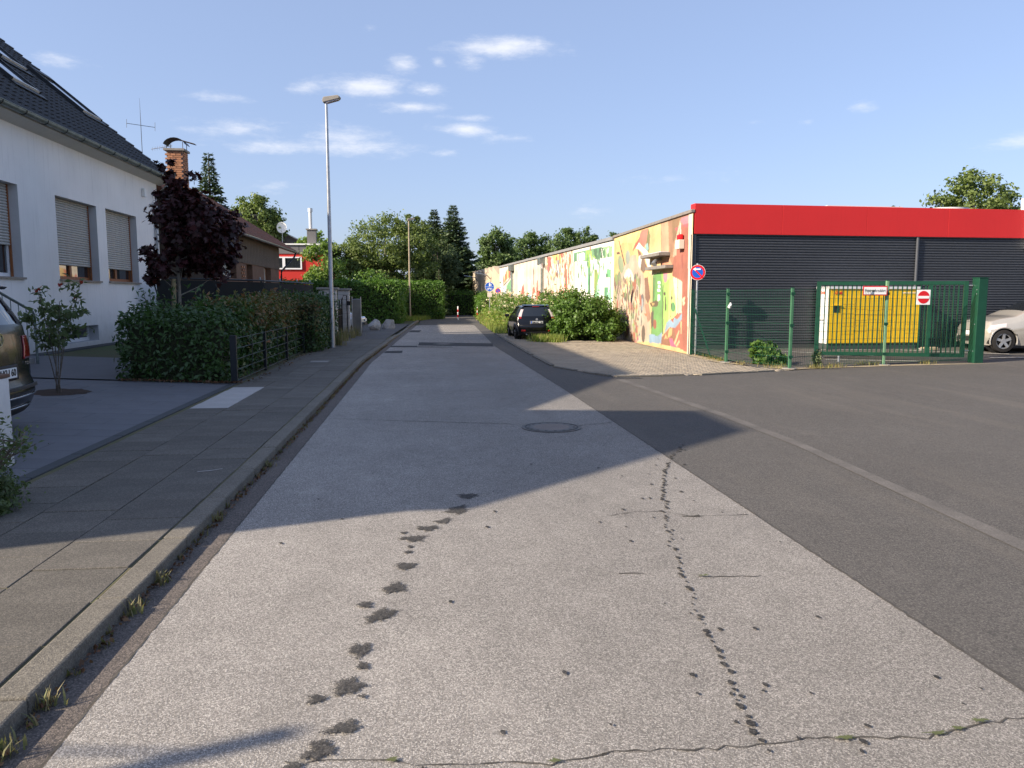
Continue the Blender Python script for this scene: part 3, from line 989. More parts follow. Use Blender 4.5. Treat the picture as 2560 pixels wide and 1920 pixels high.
mb = MB()
for (a, b, w) in [((9.6, 20.3), (11.6, 18.8), .1), ((9.9, 18.1), (12.5, 17.5), .08), ((13.2, 20.3), (15.6, 19.0), .1), ((14.4, 18.2), (19, 18.0), .1), ((11.0, 20.6), (13.2, 20.4), .1)]:
    a, b = Vector((*a, 0)), Vector((*b, 0))
    d = (b - a).normalized()
    nv = Vector((-d.y, d.x, 0)) * w / 2
    mb.add([(p.x, p.y, yz(p.y) + .006) for p in (a - nv, b - nv, b + nv, a + nv)], [(0, 1, 2, 3)])
M['worn_white'] = mat('worn_white_paint', (.62, .60, .55), .8, c2=(.25, .24, .22), vs_=9)
mb.build('parking_line', M['worn_white'], bpy.data.objects['yard'], recalc=False)
MUR1=[((236,190,112),[(9.29,4.11),(0.24,3.92),(-0.07,-0.02),(9.15,-0.38)]),((243,208,120),[(9.15,4.06),(5.64,3.99),(5.94,3.5),(8.84,3.42)]),((240,182,98),[(7.94,3.64),(5.72,3.49),(6.13,3.11),(7.89,2.81),(9.04,2.21),(9.11,3.43)]),((176,122,80),[(3.03,3.95),(0.24,3.9),(0.14,2.67),(1.94,2.76),(2.91,2.94)]),((206,160,118),[(2.99,3.93),(2.27,3.92),(2.11,2.97),(2.83,2.97)]),((150,108,62),[(1.9,3.92),(1.02,3.9),(1.21,3.48),(1.77,3.21)]),((176,84,58),[(1.64,2.99),(1.15,3.64),(0.29,3.66),(0.01,0.11),(0.36,0.05),(1.11,0.13),(1.92,0.38),(1.73,2.22)]),((226,120,140),[(1.02,3.89),(0.34,3.88),(0.33,3.69),(0.78,3.66),(1.12,3.78)]),((205,70,85),[(1.61,3.64),(1.15,3.67),(0.32,3.68),(0.35,3.55),(1.0,3.65),(1.44,3.53)]),((222,178,140),[(1.74,2.8),(1.61,3.16),(1.16,3.81),(1.05,3.8),(1.34,3.19),(1.39,2.83)]),((240,215,180),[(1.17,3.67),(1.05,3.75),(0.97,3.23),(1.07,3.24)]),((160,62,48),[(0.94,2.83),(0.79,2.83),(0.76,2.42),(0.89,2.43)]),((188,112,74),[(2.94,2.71),(1.62,2.79),(1.72,2.51),(2.92,2.5)]),((224,150,100),[(2.69,2.8),(2.1,2.82),(1.76,2.56),(2.58,2.49)]),((214,112,92),[(6.48,3.22),(5.22,3.9),(4.46,3.88),(4.35,3.74),(4.67,3.41),(4.97,3.27),(5.5,3.5)]),((190,70,50),[(6.48,3.22),(5.94,3.59),(5.46,3.64),(5.61,3.48)]),((244,226,96),[(6.1,3.51),(5.64,3.93),(5.52,3.7),(5.83,3.55)]),((120,120,60),[(4.46,3.91),(4.2,3.62),(4.3,3.07),(4.76,3.23),(4.59,3.6)]),((130,190,190),[(4.77,3.37),(4.47,3.4),(4.36,3.2),(4.65,3.06)]),((236,242,244),[(5.61,3.49),(4.45,3.1),(4.03,2.6),(4.32,2.55),(4.95,3.05),(5.6,3.28),(6.03,3.31)]),((140,84,54),[(5.81,3.31),(5.37,3.15),(4.41,2.56),(4.82,2.6),(5.58,3.0)]),((220,220,210),[(5.58,3.02),(5.26,3.06),(5.13,2.7),(5.44,2.54),(5.72,2.72)]),((120,90,70),[(5.16,3.03),(4.84,2.9),(4.61,2.56),(4.91,2.41),(5.33,2.56)]),((196,172,146),[(7.64,2.74),(6.58,3.11),(6.02,3.11),(5.55,2.66),(4.9,2.35),(4.56,1.85),(4.64,1.57),(4.11,1.03),(3.95,0.14),(7.57,-0.1),(8.9,0.09),(9.22,0.76),(9.13,1.57),(8.76,2.21)]),((214,190,150),[(5.47,1.43),(5.6,1.1),(6.03,0.85),(6.66,0.74),(7.32,0.81),(7.84,1.06),(8.05,1.42),(7.89,1.77),(7.4,2.03),(6.75,2.11),(6.11,2.01),(5.65,1.76)]),((252,248,200),[(6.21,2.19),(6.29,1.97),(6.54,1.81),(6.9,1.75),(7.28,1.82),(7.57,1.99),(7.69,2.22),(7.6,2.44),(7.33,2.6),(6.96,2.65),(6.59,2.58),(6.32,2.41)]),((250,236,160),[(6.39,1.98),(6.47,1.82),(6.72,1.71),(7.07,1.66),(7.44,1.71),(7.73,1.83),(7.84,2.0),(7.75,2.17),(7.48,2.29),(7.12,2.33),(6.76,2.27),(6.5,2.15)]),((140,160,120),[(7.72,2.84),(7.68,2.67),(7.77,2.55),(7.96,2.5),(8.2,2.55),(8.43,2.68),(8.59,2.85),(8.63,3.03),(8.54,3.16),(8.34,3.2),(8.1,3.15),(7.87,3.02)]),((150,165,150),[(6.78,3.04),(6.81,2.91),(6.93,2.82),(7.09,2.79),(7.26,2.83),(7.39,2.94),(7.45,3.08),(7.41,3.21),(7.29,3.3),(7.13,3.33),(6.96,3.28),(6.83,3.18)]),((120,150,70),[(8.58,2.27),(8.61,2.14),(8.71,2.05),(8.86,2.02),(9.01,2.06),(9.13,2.15),(9.18,2.28),(9.14,2.41),(9.04,2.5),(8.89,2.53),(8.74,2.49),(8.63,2.4)]),((110,130,90),[(8.11,2.32),(8.14,2.18),(8.23,2.08),(8.35,2.04),(8.49,2.08),(8.59,2.19),(8.64,2.33),(8.61,2.47),(8.52,2.58),(8.39,2.61),(8.26,2.57),(8.16,2.46)]),((130,170,80),[(8.61,0.93),(8.64,0.82),(8.74,0.74),(8.87,0.7),(9.01,0.73),(9.12,0.81),(9.16,0.92),(9.13,1.04),(9.03,1.12),(8.9,1.15),(8.76,1.12),(8.66,1.04)]),((90,90,80),[(8.62,0.65),(8.65,0.56),(8.74,0.5),(8.86,0.48),(8.98,0.49),(9.08,0.55),(9.11,0.63),(9.09,0.71),(9.0,0.77),(8.88,0.8),(8.75,0.78),(8.66,0.72)]),((70,52,40),[(8.57,3.78),(8.44,3.77),(7.45,2.79),(7.58,2.78)]),((90,60,45),[(8.28,3.27),(8.32,3.25),(8.42,3.24),(8.56,3.24),(8.71,3.25),(8.82,3.28),(8.86,3.31),(8.82,3.33),(8.72,3.34),(8.57,3.34),(8.42,3.33),(8.32,3.3)]),((72,64,60),[(8.07,1.67),(7.45,1.79),(6.78,1.69),(6.82,1.39),(7.3,1.45)]),((196,120,104),[(6.76,1.33),(6.54,1.54),(6.2,1.16),(6.86,1.12)]),((90,84,84),[(7.06,1.39),(6.76,1.33),(6.92,1.12),(7.17,1.27)]),((96,92,96),[(4.82,1.37),(4.9,1.21),(5.02,1.08),(5.17,1.04),(5.3,1.08),(5.37,1.21),(5.37,1.38),(5.29,1.55),(5.16,1.67),(5.02,1.71),(4.89,1.67),(4.82,1.54)]),((150,160,165),[(4.89,1.35),(4.9,1.24),(4.94,1.16),(5.0,1.13),(5.07,1.15),(5.12,1.24),(5.14,1.35),(5.13,1.46),(5.09,1.54),(5.03,1.57),(4.97,1.54),(4.92,1.46)]),((130,84,60),[(4.79,2.24),(4.4,2.28),(4.05,1.58),(4.33,1.36),(4.64,1.57)]),((170,120,90),[(4.73,1.35),(4.24,1.41),(3.91,0.9),(4.29,0.75)]),((210,110,60),[(4.81,1.04),(4.31,1.08),(4.5,0.94)]),((84,70,60),[(4.59,0.35),(4.61,0.2),(4.68,0.08),(4.79,0.04),(4.91,0.07),(5.0,0.18),(5.04,0.33),(5.02,0.49),(4.95,0.61),(4.83,0.65),(4.72,0.62),(4.63,0.51)]),((70,96,130),[(5.24,0.38),(5.27,0.25),(5.37,0.15),(5.51,0.11),(5.65,0.14),(5.76,0.23),(5.81,0.36),(5.78,0.49),(5.68,0.59),(5.54,0.63),(5.4,0.6),(5.29,0.51)]),((222,60,110),[(5.94,0.32),(5.32,0.15),(5.81,-0.01)]),((130,60,60),[(6.26,0.1),(5.88,0.29),(5.81,-0.01),(6.2,-0.05)]),((150,150,60),[(6.72,0.31),(6.75,0.21),(6.84,0.13),(6.97,0.09),(7.1,0.11),(7.21,0.18),(7.25,0.29),(7.22,0.4),(7.13,0.48),(7.0,0.51),(6.86,0.49),(6.76,0.42)]),((110,120,120),[(7.85,0.33),(7.88,0.2),(7.97,0.1),(8.1,0.06),(8.23,0.09),(8.33,0.18),(8.37,0.3),(8.35,0.43),(8.26,0.53),(8.13,0.57),(8.0,0.54),(7.9,0.45)]),((160,190,110),[(6.0,0.82),(6.01,0.68),(6.08,0.58),(6.18,0.55),(6.29,0.58),(6.37,0.67),(6.4,0.8),(6.39,0.94),(6.32,1.04),(6.22,1.07),(6.11,1.04),(6.03,0.95)]),((110,110,105),[(5.01,0.79),(5.02,0.69),(5.07,0.61),(5.14,0.58),(5.22,0.61),(5.28,0.68),(5.3,0.78),(5.29,0.88),(5.24,0.95),(5.17,0.98),(5.09,0.96),(5.04,0.88)]),((236,214,160),[(4.31,2.45),(3.28,2.46),(2.74,2.39),(2.91,2.3),(3.82,2.27)]),((92,168,72),[(3.82,2.32),(2.92,2.4),(2.54,2.01),(2.51,1.58),(2.51,0.45),(3.12,0.36),(3.87,0.38),(3.81,1.58)]),((150,214,74),[(2.92,2.4),(2.7,2.37),(2.55,2.06),(2.05,2.15),(1.73,2.22),(1.6,0.99),(1.96,0.93),(2.36,0.71),(2.6,0.47),(2.6,1.58)]),((196,232,110),[(2.05,2.15),(1.7,2.22),(1.34,2.16),(1.22,1.1),(1.64,0.96),(2.04,0.9)]),((238,232,180),[(1.69,2.21),(1.26,2.15),(1.15,1.15),(1.26,1.09),(1.41,1.58)]),((222,200,170),[(1.22,2.15),(0.8,2.05),(0.77,1.15),(1.11,1.12)]),((228,130,150),[(2.65,2.34),(2.23,2.35),(2.25,2.1),(2.46,2.03),(2.64,2.16)]),((60,150,80),[(1.38,1.31),(1.4,1.24),(1.47,1.18),(1.58,1.16),(1.68,1.18),(1.76,1.23),(1.79,1.31),(1.77,1.38),(1.7,1.43),(1.6,1.46),(1.49,1.44),(1.42,1.38)]),((70,120,60),[(3.77,2.22),(3.53,2.24),(3.58,1.58),(3.75,1.31)]),((236,246,230),[(3.25,2.1),(2.94,2.09),(2.93,2.02),(3.25,2.03)]),((236,246,230),[(3.22,1.97),(2.97,1.98),(2.92,1.89),(3.22,1.89)]),((236,246,230),[(3.27,1.85),(2.95,1.86),(2.94,1.78),(3.26,1.79)]),((236,246,230),[(3.22,1.67),(2.95,1.68),(2.94,1.5),(3.21,1.48)]),((90,70,40),[(4.09,1.41),(3.39,1.5),(3.11,1.45),(3.19,1.31),(3.93,1.28)]),((180,150,70),[(3.95,1.44),(3.47,1.39),(3.75,1.31)]),((150,70,40),[(3.27,0.73),(3.29,0.65),(3.36,0.59),(3.46,0.57),(3.56,0.59),(3.64,0.64),(3.68,0.72),(3.65,0.8),(3.58,0.86),(3.48,0.89),(3.38,0.87),(3.3,0.81)]),((70,60,50),[(3.92,1.09),(3.64,1.18),(3.65,0.67),(3.88,0.55)]),((120,164,196),[(4.11,0.35),(3.87,0.39),(3.12,0.36),(2.65,0.5),(2.66,0.14),(4.09,0.09)]),((132,172,200),[(2.35,0.56),(2.2,0.82),(1.88,0.93),(1.55,0.84),(1.48,0.99),(1.17,0.95),(0.77,1.13),(0.76,0.96),(1.31,0.7),(1.94,0.68),(2.43,0.46)]),((150,90,54),[(2.68,0.34),(2.43,0.46),(1.94,0.66),(1.46,0.65),(1.12,0.23),(1.9,0.11),(2.75,0.1)]),((232,170,90),[(2.42,0.3),(2.26,0.46),(2.08,0.32),(1.94,0.63),(1.62,0.69),(1.64,0.47),(1.92,0.38)]),((240,178,120),[(1.5,0.16),(1.03,0.63),(0.92,0.62),(1.27,0.22)]),((240,178,120),[(1.34,0.14),(0.94,0.36),(0.89,0.29),(1.18,0.11)]),((226,60,120),[(1.92,0.36),(1.6,0.37),(1.42,0.21),(1.03,0.1),(1.74,0.12)]),((236,180,120),[(0.86,0.89),(0.75,0.89),(0.76,0.54),(0.82,0.53)]),((240,200,150),[(0.77,1.55),(0.48,1.63),(0.58,1.48),(0.47,1.44),(0.68,1.34)]),((60,44,34),[(2.7,1.99),(2.63,1.98),(2.53,0.45),(2.6,0.45)]),((60,44,34),[(1.75,1.87),(1.69,1.87),(1.79,0.98),(1.83,0.98)]),((60,44,34),[(2.39,1.63),(2.33,1.63),(2.25,1.2),(2.4,1.17)]),((70,50,34),[(2.37,1.7),(2.38,1.67),(2.41,1.65),(2.46,1.64),(2.52,1.65),(2.55,1.67),(2.57,1.7),(2.56,1.74),(2.52,1.76),(2.47,1.77),(2.42,1.76),(2.38,1.74)]),((70,50,34),[(1.67,1.58),(1.68,1.55),(1.71,1.53),(1.75,1.52),(1.79,1.53),(1.82,1.55),(1.83,1.58),(1.82,1.61),(1.79,1.63),(1.75,1.64),(1.71,1.63),(1.68,1.61)]),((60,40,30),[(7.74,1.45),(7.65,1.45),(7.48,0.03),(7.58,0.03)]),((238,222,190),[(0.38,3.91),(0.07,3.9),(-0.24,-0.01),(0.21,-0.04)])]
MUR2=[((70,150,100),[(6.5,3.71),(5.84,3.71),(4.22,3.69),(3.08,3.71),(1.53,3.68),(0.26,3.64),(0.31,3.21),(1.67,3.22),(3.49,3.2),(6.23,3.27),(6.48,3.27)]),((250,248,236),[(5.89,3.64),(4.45,3.61),(4.39,3.26),(5.88,3.29)]),((110,170,130),[(5.64,3.62),(5.45,3.62),(5.45,3.27),(5.63,3.28)]),((30,110,70),[(2.99,3.68),(2.49,3.67),(2.31,3.26),(2.81,3.29)]),((30,90,66),[(2.17,3.65),(1.53,3.66),(1.67,3.23),(2.23,3.21)]),((140,200,130),[(1.49,3.67),(0.33,3.64),(0.39,3.21),(1.43,3.22)]),((250,248,236),[(1.53,3.59),(1.41,3.59),(1.4,3.24),(1.51,3.24)]),((250,248,236),[(0.88,3.6),(0.73,3.59),(0.9,3.21),(1.05,3.22)]),((150,210,60),[(4.32,3.69),(3.51,3.67),(2.64,3.28),(3.4,3.2),(4.34,3.26)]),((180,90,60),[(3.65,3.83),(3.43,3.81),(3.46,3.62),(3.64,3.63)]),((90,160,40),[(3.85,3.38),(3.32,3.31),(3.85,3.29)]),((60,140,90),[(6.51,3.27),(6.31,3.26),(6.3,1.99),(6.49,1.99)]),((150,210,60),[(3.93,3.21),(3.49,3.2),(3.48,2.88),(3.92,2.9)]),((60,170,110),[(3.92,2.9),(3.74,2.89),(3.69,1.79),(3.87,1.74)]),((20,110,70),[(3.74,2.89),(3.48,2.88),(3.44,1.72),(3.69,1.72)]),((130,160,60),[(2.87,2.79),(2.25,2.77),(2.35,1.51),(2.81,1.48)]),((80,180,120),[(2.27,2.45),(1.98,3.14),(2.03,2.45),(2.42,2.12),(2.48,1.44),(2.81,1.48)]),((150,220,180),[(2.42,2.1),(1.94,2.22),(1.94,1.44),(2.39,1.44)]),((30,130,90),[(2.15,3.21),(1.97,3.2),(2.01,2.78),(2.11,2.45)]),((90,190,120),[(1.33,2.74),(0.36,2.73),(0.42,2.41),(1.01,2.4)]),((250,248,236),[(1.18,2.75),(0.95,2.74),(1.02,2.57),(1.17,2.58)]),((40,120,80),[(1.1,2.55),(0.79,2.55),(0.86,2.4),(1.09,2.42)]),((50,150,100),[(1.3,2.02),(0.33,2.02),(0.3,1.47),(1.28,1.51)]),((250,248,236),[(0.77,2.03),(0.51,2.03),(0.61,1.81),(0.72,1.81)]),((130,210,170),[(0.91,1.79),(0.46,1.83),(0.52,1.51),(0.9,1.56)]),((60,140,90),[(0.49,3.05),(0.34,3.04),(0.34,2.91),(0.48,2.92)]),((130,200,150),[(0.49,2.41),(0.28,2.45),(0.29,1.22),(0.5,1.13)]),((70,80,70),[(5.66,2.71),(5.46,2.73),(5.5,2.49),(5.7,2.52)]),((90,110,80),[(5.04,3.11),(4.9,3.1),(4.88,2.76),(5.11,2.45),(4.86,2.08),(5.05,2.04)]),((170,130,110),[(4.37,2.67),(4.18,2.69),(4.17,2.46),(4.31,2.43)])]
MUR3=[((226,206,184),[(23.05,4.07),(13.26,4.04),(13.19,0.94),(23.05,0.79)]),((246,238,226),[(21.6,3.3),(19.65,3.71),(19.64,2.38),(21.59,1.88)]),((90,70,56),[(16.47,3.45),(16.22,3.22),(16.33,2.33),(16.49,2.34)]),((186,70,56),[(20.69,1.67),(20.21,2.29),(19.73,2.45),(19.45,2.11),(19.54,1.77)]),((150,50,50),[(19.91,1.7),(19.44,1.7),(19.25,1.19),(19.72,1.19)]),((240,240,240),[(18.17,2.59),(17.39,2.71),(17.38,1.86),(18.17,1.93)]),((90,140,190),[(18.16,1.77),(17.81,1.76),(17.72,1.14),(18.16,1.2)]),((150,200,230),[(17.64,1.73),(17.12,1.73),(17.19,1.01),(17.63,1.01)]),((196,84,56),[(16.95,1.4),(16.62,2.18),(16.13,2.24),(15.8,1.92),(16.45,1.76),(16.61,1.34)]),((206,64,44),[(15.33,2.6),(15.1,2.59),(15.01,2.0),(14.39,1.97),(14.23,1.6),(15.47,1.41),(15.48,2.1)]),((240,236,220),[(14.24,1.94),(13.5,1.99),(13.49,1.48),(14.23,1.48)]),((230,170,70),[(15.94,1.09),(15.47,1.44),(15.23,1.44),(15.54,1.03)]),((206,90,60),[(18.71,1.87),(18.17,1.9),(18.16,1.7),(18.7,1.73)])]
MUR4=[((238,226,208),[(29.98,4.05),(25.45,3.98),(23.0,3.91),(22.99,1.15),(30.01,1.09)]),((206,70,44),[(28.01,3.33),(27.51,2.81),(27.89,2.46),(28.14,2.9)]),((236,190,110),[(27.51,3.16),(26.89,3.38),(26.89,2.76),(27.51,2.61)]),((216,110,50),[(26.89,3.42),(26.35,3.55),(26.35,2.9),(26.89,2.76)]),((240,206,120),[(26.35,3.57),(25.68,3.65),(25.69,2.96),(26.35,2.9)]),((214,90,60),[(25.45,3.94),(24.65,3.68),(24.99,3.02),(25.69,2.96),(25.68,3.65)]),((100,70,64),[(24.99,3.66),(24.53,3.57),(24.76,2.94),(27.89,2.42),(28.02,2.5),(25.22,2.95)]),((90,170,110),[(26.53,2.44),(24.76,2.86),(23.97,2.55),(23.75,1.81),(24.53,1.96),(26.53,2.05)]),((150,210,140),[(24.76,2.86),(24.31,3.23),(23.86,2.55)]),((200,220,240),[(28.15,2.3),(26.77,2.44),(26.77,1.9),(28.15,1.83)]),((226,150,110),[(27.39,1.67),(25.69,1.97),(24.53,1.89),(24.09,1.59),(27.14,1.59)])]


def lin(c):
    c = np.asarray(c, float) / 255.
    return np.where(c <= .04045, c / 12.92, ((c + .055) / 1.055) ** 2.4)


M['paint'], _nt, _b = newmat('mural_paint')
_t = NT(_nt)
_at = _t.n('ShaderNodeAttribute', attribute_name='paint')
_co = _t.coord()
_f = _t.rng(_t.noise(_co, 5, 5, .65), .3, .7, .86, 1.06)
_c = _t.mix(1, _at.outputs['Color'], _f, 'MULTIPLY')
_st = _t.noise(_t.mapping(_co, (7, 7, .4)), 2.2, 4, .6)
_c = _t.mix(_t.rng(_st, .55, .8, 0, .25, True), _c, (.30, .26, .21))
_nt.links.new(_c, _b.inputs['Base Color'])
_b.inputs['Roughness'].default_value = .85
_nt.links.new(_t.bump(_t.noise(_co, 45, 4), .25, .004), _b.inputs['Normal'])


def pip(U, Vv, P):
    c = np.zeros(U.shape, bool)
    n = len(P)
    j = n - 1
    for i in range(n):
        xi, yi = P[i]
        xj, yj = P[j]
        cond = ((yi > Vv) != (yj > Vv))
        with np.errstate(divide='ignore', invalid='ignore'):
            c ^= cond & (U < (xj - xi) * (Vv - yi) / (yj - yi + 1e-9) + xi)
        j = i
    return c


def painted(name, parent, P, D, u0, u1, v0, v1, base, polys, du=.04, dv=.03, strokes=0, pal=None, seed=0, region=None, off=.0, k=.78):
    nu, nv = int((u1 - u0) / du) + 1, int((v1 - v0) / dv) + 1
    u = np.linspace(u0, u1, nu)
    v = np.linspace(v0, v1, nv)
    U, Vv = np.meshgrid(u, v)
    C = np.tile(lin(base), (nv, nu, 1))
    r = random.Random(seed)

    def stroke(u_, v_, lu, lv, ang, c):
        du_, dv_ = U - u_, Vv - v_
        a = du_ * math.cos(ang) + dv_ * math.sin(ang)
        b = -du_ * math.sin(ang) + dv_ * math.cos(ang)
        m = (a / lu) ** 2 + (b / lv) ** 2 < 1
        C[m] = lin(c) * r.uniform(.8, 1.1)
    for c, p in polys:
        m = pip(U, Vv, p)
        C[m] = lin(c)
        # painted modelling inside each shape: brush tone drifting across it
        cu, cv = np.mean([q[0] for q in p]), np.mean([q[1] for q in p])
        g = 1 + .10 * np.sin((U - cu) * 5 + cv) + .08 * np.sin((Vv - cv) * 7)
        C[m] *= g[m][:, None]
    for q in range(strokes):
        a0, a1, b0, b1 = region or (u0, u1, v0, v1)
        stroke(r.uniform(a0, a1), r.uniform(b0, b1), r.uniform(.03, .12), r.uniform(.05, .28), r.gauss(0, .4), r.choice(pal))
    Pn = np.array([P[0], P[1]])
    Dn = np.array(D)
    Nn = np.array([-Dn[1], Dn[0]])
    X = Pn[0] + U * Dn[0] + Nn[0] * off
    Y = Pn[1] + U * Dn[1] + Nn[1] * off
    co = np.stack([X, Y, Vv], -1).reshape(-1, 3)
    idx = np.arange(nu * nv).reshape(nv, nu)
    F = np.stack([idx[:-1, :-1], idx[1:, :-1], idx[1:, 1:], idx[:-1, 1:]], -1).reshape(-1, 4)
    o = npmesh(name, co, F, M['paint'], parent)
    at = o.data.color_attributes.new('paint', 'FLOAT_COLOR', 'POINT')
    C = C * .72 + C.mean(-1, keepdims=True) * .16 + np.array([.62, .52, .40]) * .12
    rgba = np.concatenate([np.clip(C * k, 0, .9), np.ones((nv, nu, 1))], -1).reshape(-1).astype(np.float32)
    at.data.foreach_set('color', rgba)
    return o


P0, P1, P2, P3 = Vector((7.42, 20.97)), Vector((7.5, 30.25)), Vector((5.83, 60.1)), Vector((4.12, 90.6))
D01 = (P1 - P0).normalized()
D12 = (P2 - P1).normalized()


def wallbox(mb, P, D, u0, u1, z0, z1, t0, t1):
    """box along a wall line; t outwards to the street (left of D)"""
    N = Vector((-D.y, D.x))
    c = [P + D * u + N * t for u, t in ((u0, t0), (u1, t0), (u1, t1), (u0, t1))]
    return mb.add([(q.x, q.y, z0) for q in c] + [(q.x, q.y, z1) for q in c], [(0, 3, 2, 1), (4, 5, 6, 7), (0, 1, 5, 4), (1, 2, 6, 5), (2, 3, 7, 6), (3, 0, 4, 7)])


# ---- building with the orange mural
t = thing('mural_building', 'end building with a colourful orange, brown and green graffiti mural beside the red fascia', 'building', (7.42, 21, 0))
painted('mural', t, P0, D01, .0, 9.3, -.02, 3.93, (236, 190, 112), MUR1, .035, .03, 260,
        [(120, 96, 80), (200, 190, 170), (150, 120, 96), (90, 90, 92), (140, 160, 90), (220, 190, 150), (176, 90, 60)], 3, (5.2, 9.2, .1, 2.3), off=.003)
wallbox(MB(), P0, D01, .4, 9.3, -.05, 3.93, -.6, -.005).build('wall', M['cream'], t)
wallbox(MB(), P0, D01, -.01, 9.32, 3.932, 4.02, -.045, .06).build('coping', M['coping'], t, bevel=.01)
wallbox(MB(), P0, D01, .45, 9.32, 3.935, 4.035, -.6, -.05).build('roof_felt', M['flash'], t)
for (u0, u1, z0, tt) in ((2.0, 4.1, 2.86, .36), (1.65, 3.85, 2.47, .26)):
    s_ = wallbox(MB(), P0, D01, u0, u1, z0, z0 + .1, .004, tt).build('canopy_slab', M['coping'], t, bevel=.01)
wallbox(MB(), P0, D01, 2.0, 4.1, 2.962, 2.985, .06, .3).build('canopy_flashing', M['lightgrey'], t)
MB().tube([(P0.x - .02, P0.y + 2.85, 2.80), (P0.x - .2, P0.y + 2.8, 2.72), (P0.x - .26, P0.y + 2.75, 2.62)], [.05, .07, .1], 10).build('wall_lamp', M['galv'], t, smooth=True)
al = thing('alarm_box', 'cream alarm box with red beacon on the brown part of the mural', 'alarm', (7.3, 21.8, 3.0))
wallbox(MB(), P0, D01, .66, 1.02, 2.98, 3.24, .01, .17).build('case', M['cream'], al, bevel=.01)
wallbox(MB(), P0, D01, .70, .98, 3.242, 3.40, .02, .15).build('beacon', M['signred'], al, bevel=.04)

# ---- the long warehouse with the other murals
t = thing('mural_warehouse', 'long low warehouse painted with white, green and beige murals under a grey roof edge', 'warehouse', (7.0, 40, 0))
Wt = (250, 248, 236)
painted('green_mural', t, P1, D12, .02, 6.6, -.05, 3.86, Wt, MUR2, .05, .035, 60, [(60, 140, 90), (250, 248, 236), (110, 170, 120)], 5, (.8, 6.0, 2.6, 3.5), off=.002)
painted('collage_mural', t, P1, D12, 6.6, 12.8, -.05, 3.86, (236, 216, 190), [((200, 70, 60), [(12.6, 3.8), (11.6, 3.8), (11.5, 3.0), (12.6, 2.6)]), ((240, 200, 90), [(11.3, 3.85), (9.0, 3.85), (9.2, 3.3), (11, 3.4)]), ((110, 130, 160), [(10.2, 3.5), (9.6, 3.5), (9.7, 2.8), (10.1, 2.7)]), ((190, 70, 44), [(8.3, 3.3), (7.9, 3.2), (7.7, 2.0), (8.7, 1.9)]), ((214, 30, 24), [(9.7, 1.3), (9.0, 1.2), (8.7, .7), (9.3, .3), (9.9, .5)])],
        .06, .04, 420, [(206, 120, 60), (236, 224, 200), (110, 140, 170), (190, 70, 50), (150, 110, 70), (240, 220, 140), (120, 150, 100), (246, 244, 238), (150, 80, 60)], 6, off=.002)
painted('beige_mural', t, P1, D12, 12.8, 23.4, -.05, 3.86, (228, 208, 186), MUR3, .08, .04, 0, None, 7, off=.002)
painted('banner_mural', t, P1, D12, 23.4, 29.9, -.05, 3.86, (240, 228, 210), MUR4, .08, .04, 20, [(206, 90, 60), (240, 236, 220)], 8, (24, 29, .3, 1.4), off=.002)
wallbox(MB(), P1, D12, .0, 29.9, -.05, 3.86, -.8, -.004).build('wall', M['cream'], t)
wallbox(MB(), P1, D12, .0, 29.9, 3.863, 3.99, -.8, .08).build('roof_edge', M['flash'], t)
N12 = Vector((-D12.y, D12.x))
for u in (13.4, 23.55):
    p = P1 + D12 * u + N12 * .12
    dp = MB().tube([(p.x, p.y, 0), (p.x, p.y, 3.45)], .07, 10).build('downpipe', M['zinc'], t, smooth=True)
    wallbox(MB(), P1, D12, u - .35, u + .35, 3.42, 3.82, .005, .32).build('hopper', M['zinc'], dp, bevel=.02)
p = P1 + D12 * 12.75 + N12 * .2
MB().tube([(p.x, p.y, 3.2), (p.x - .1, p.y, 3.45)], [.05, .12], 10).build('flood_lamp', M['lightgrey'], t)
# flat roof over both
MB().add([(7.6, 21.3, 3.9), (40, 22.8, 3.9), (40, 90, 3.9), (4.6, 90, 3.9), (6.2, 60, 3.9), (7.9, 30, 3.9)], [(0, 1, 2, 3, 4, 5)]).build('flat_roof', M['flash'], t)

M['tan'] = mat('tan_concrete_panel', (.44, .36, .26), .9, var=.1, streak=.2)
# ---- row with folded, pointed panels
t = thing('folded_hall', 'far hall with a row of pale panels with pointed tops', 'hall', (5, 75, 0))
NP = 13
Lz = 29.5
for k in range(NP):
    u = 30.0 + k * Lz / NP
    w = Lz / NP
    a = P1 + D12 * u
    b = P1 + D12 * (u + w - .14)
    m_ = P1 + D12 * (u + w / 2) + N12 * .38
    hs, hp = 3.30, 4.05
    # folded panel: two faces meeting in a ridge, pentagon silhouette
    V = [(a.x, a.y, 0), (m_.x, m_.y, 0), (b.x, b.y, 0), (b.x, b.y, hs), (m_.x, m_.y, hp), (a.x, a.y, hs)]
    back = [(x + .5, y, z) for x, y, z in V]
    MB().add(V + back, [(0, 1, 4, 5), (1, 2, 3, 4), (5, 4, 10, 11), (4, 3, 9, 10), (0, 5, 11, 6), (3, 2, 8, 9)]).build('panel', M['tan'], t)
    MB().add([(a.x + .1, a.y, hs - .4), (b.x + .1, b.y, hs - .4), (b.x + .4, b.y, 4.08), (a.x + .4, a.y, 4.0)], [(0, 1, 2, 3)]).build('slate_gusset', M['greyclad'], t)
wallbox(MB(), P1, D12, 30, 59.6, -.05, 3.3, -3, -.25).build('core_wall', M['greyclad'], t)
for u in (33, 41, 49):
    p = P1 + D12 * u + N12 * .3
    MB().tube([(p.x, p.y, 3.1), (p.x - .3, p.y - .2, 3.4), (p.x - 1.3, p.y - .4, 3.55)], .04, 6).build('lamp_arm', M['galv'], t)
t = thing('end_shed', 'low pale shed at the far end of the wall', 'shed', (3.6, 95, 0))
wallbox(MB(), P1, D12, 60, 74, -.05, 3.2, -6, .1).build('wall', M['cream'], t)
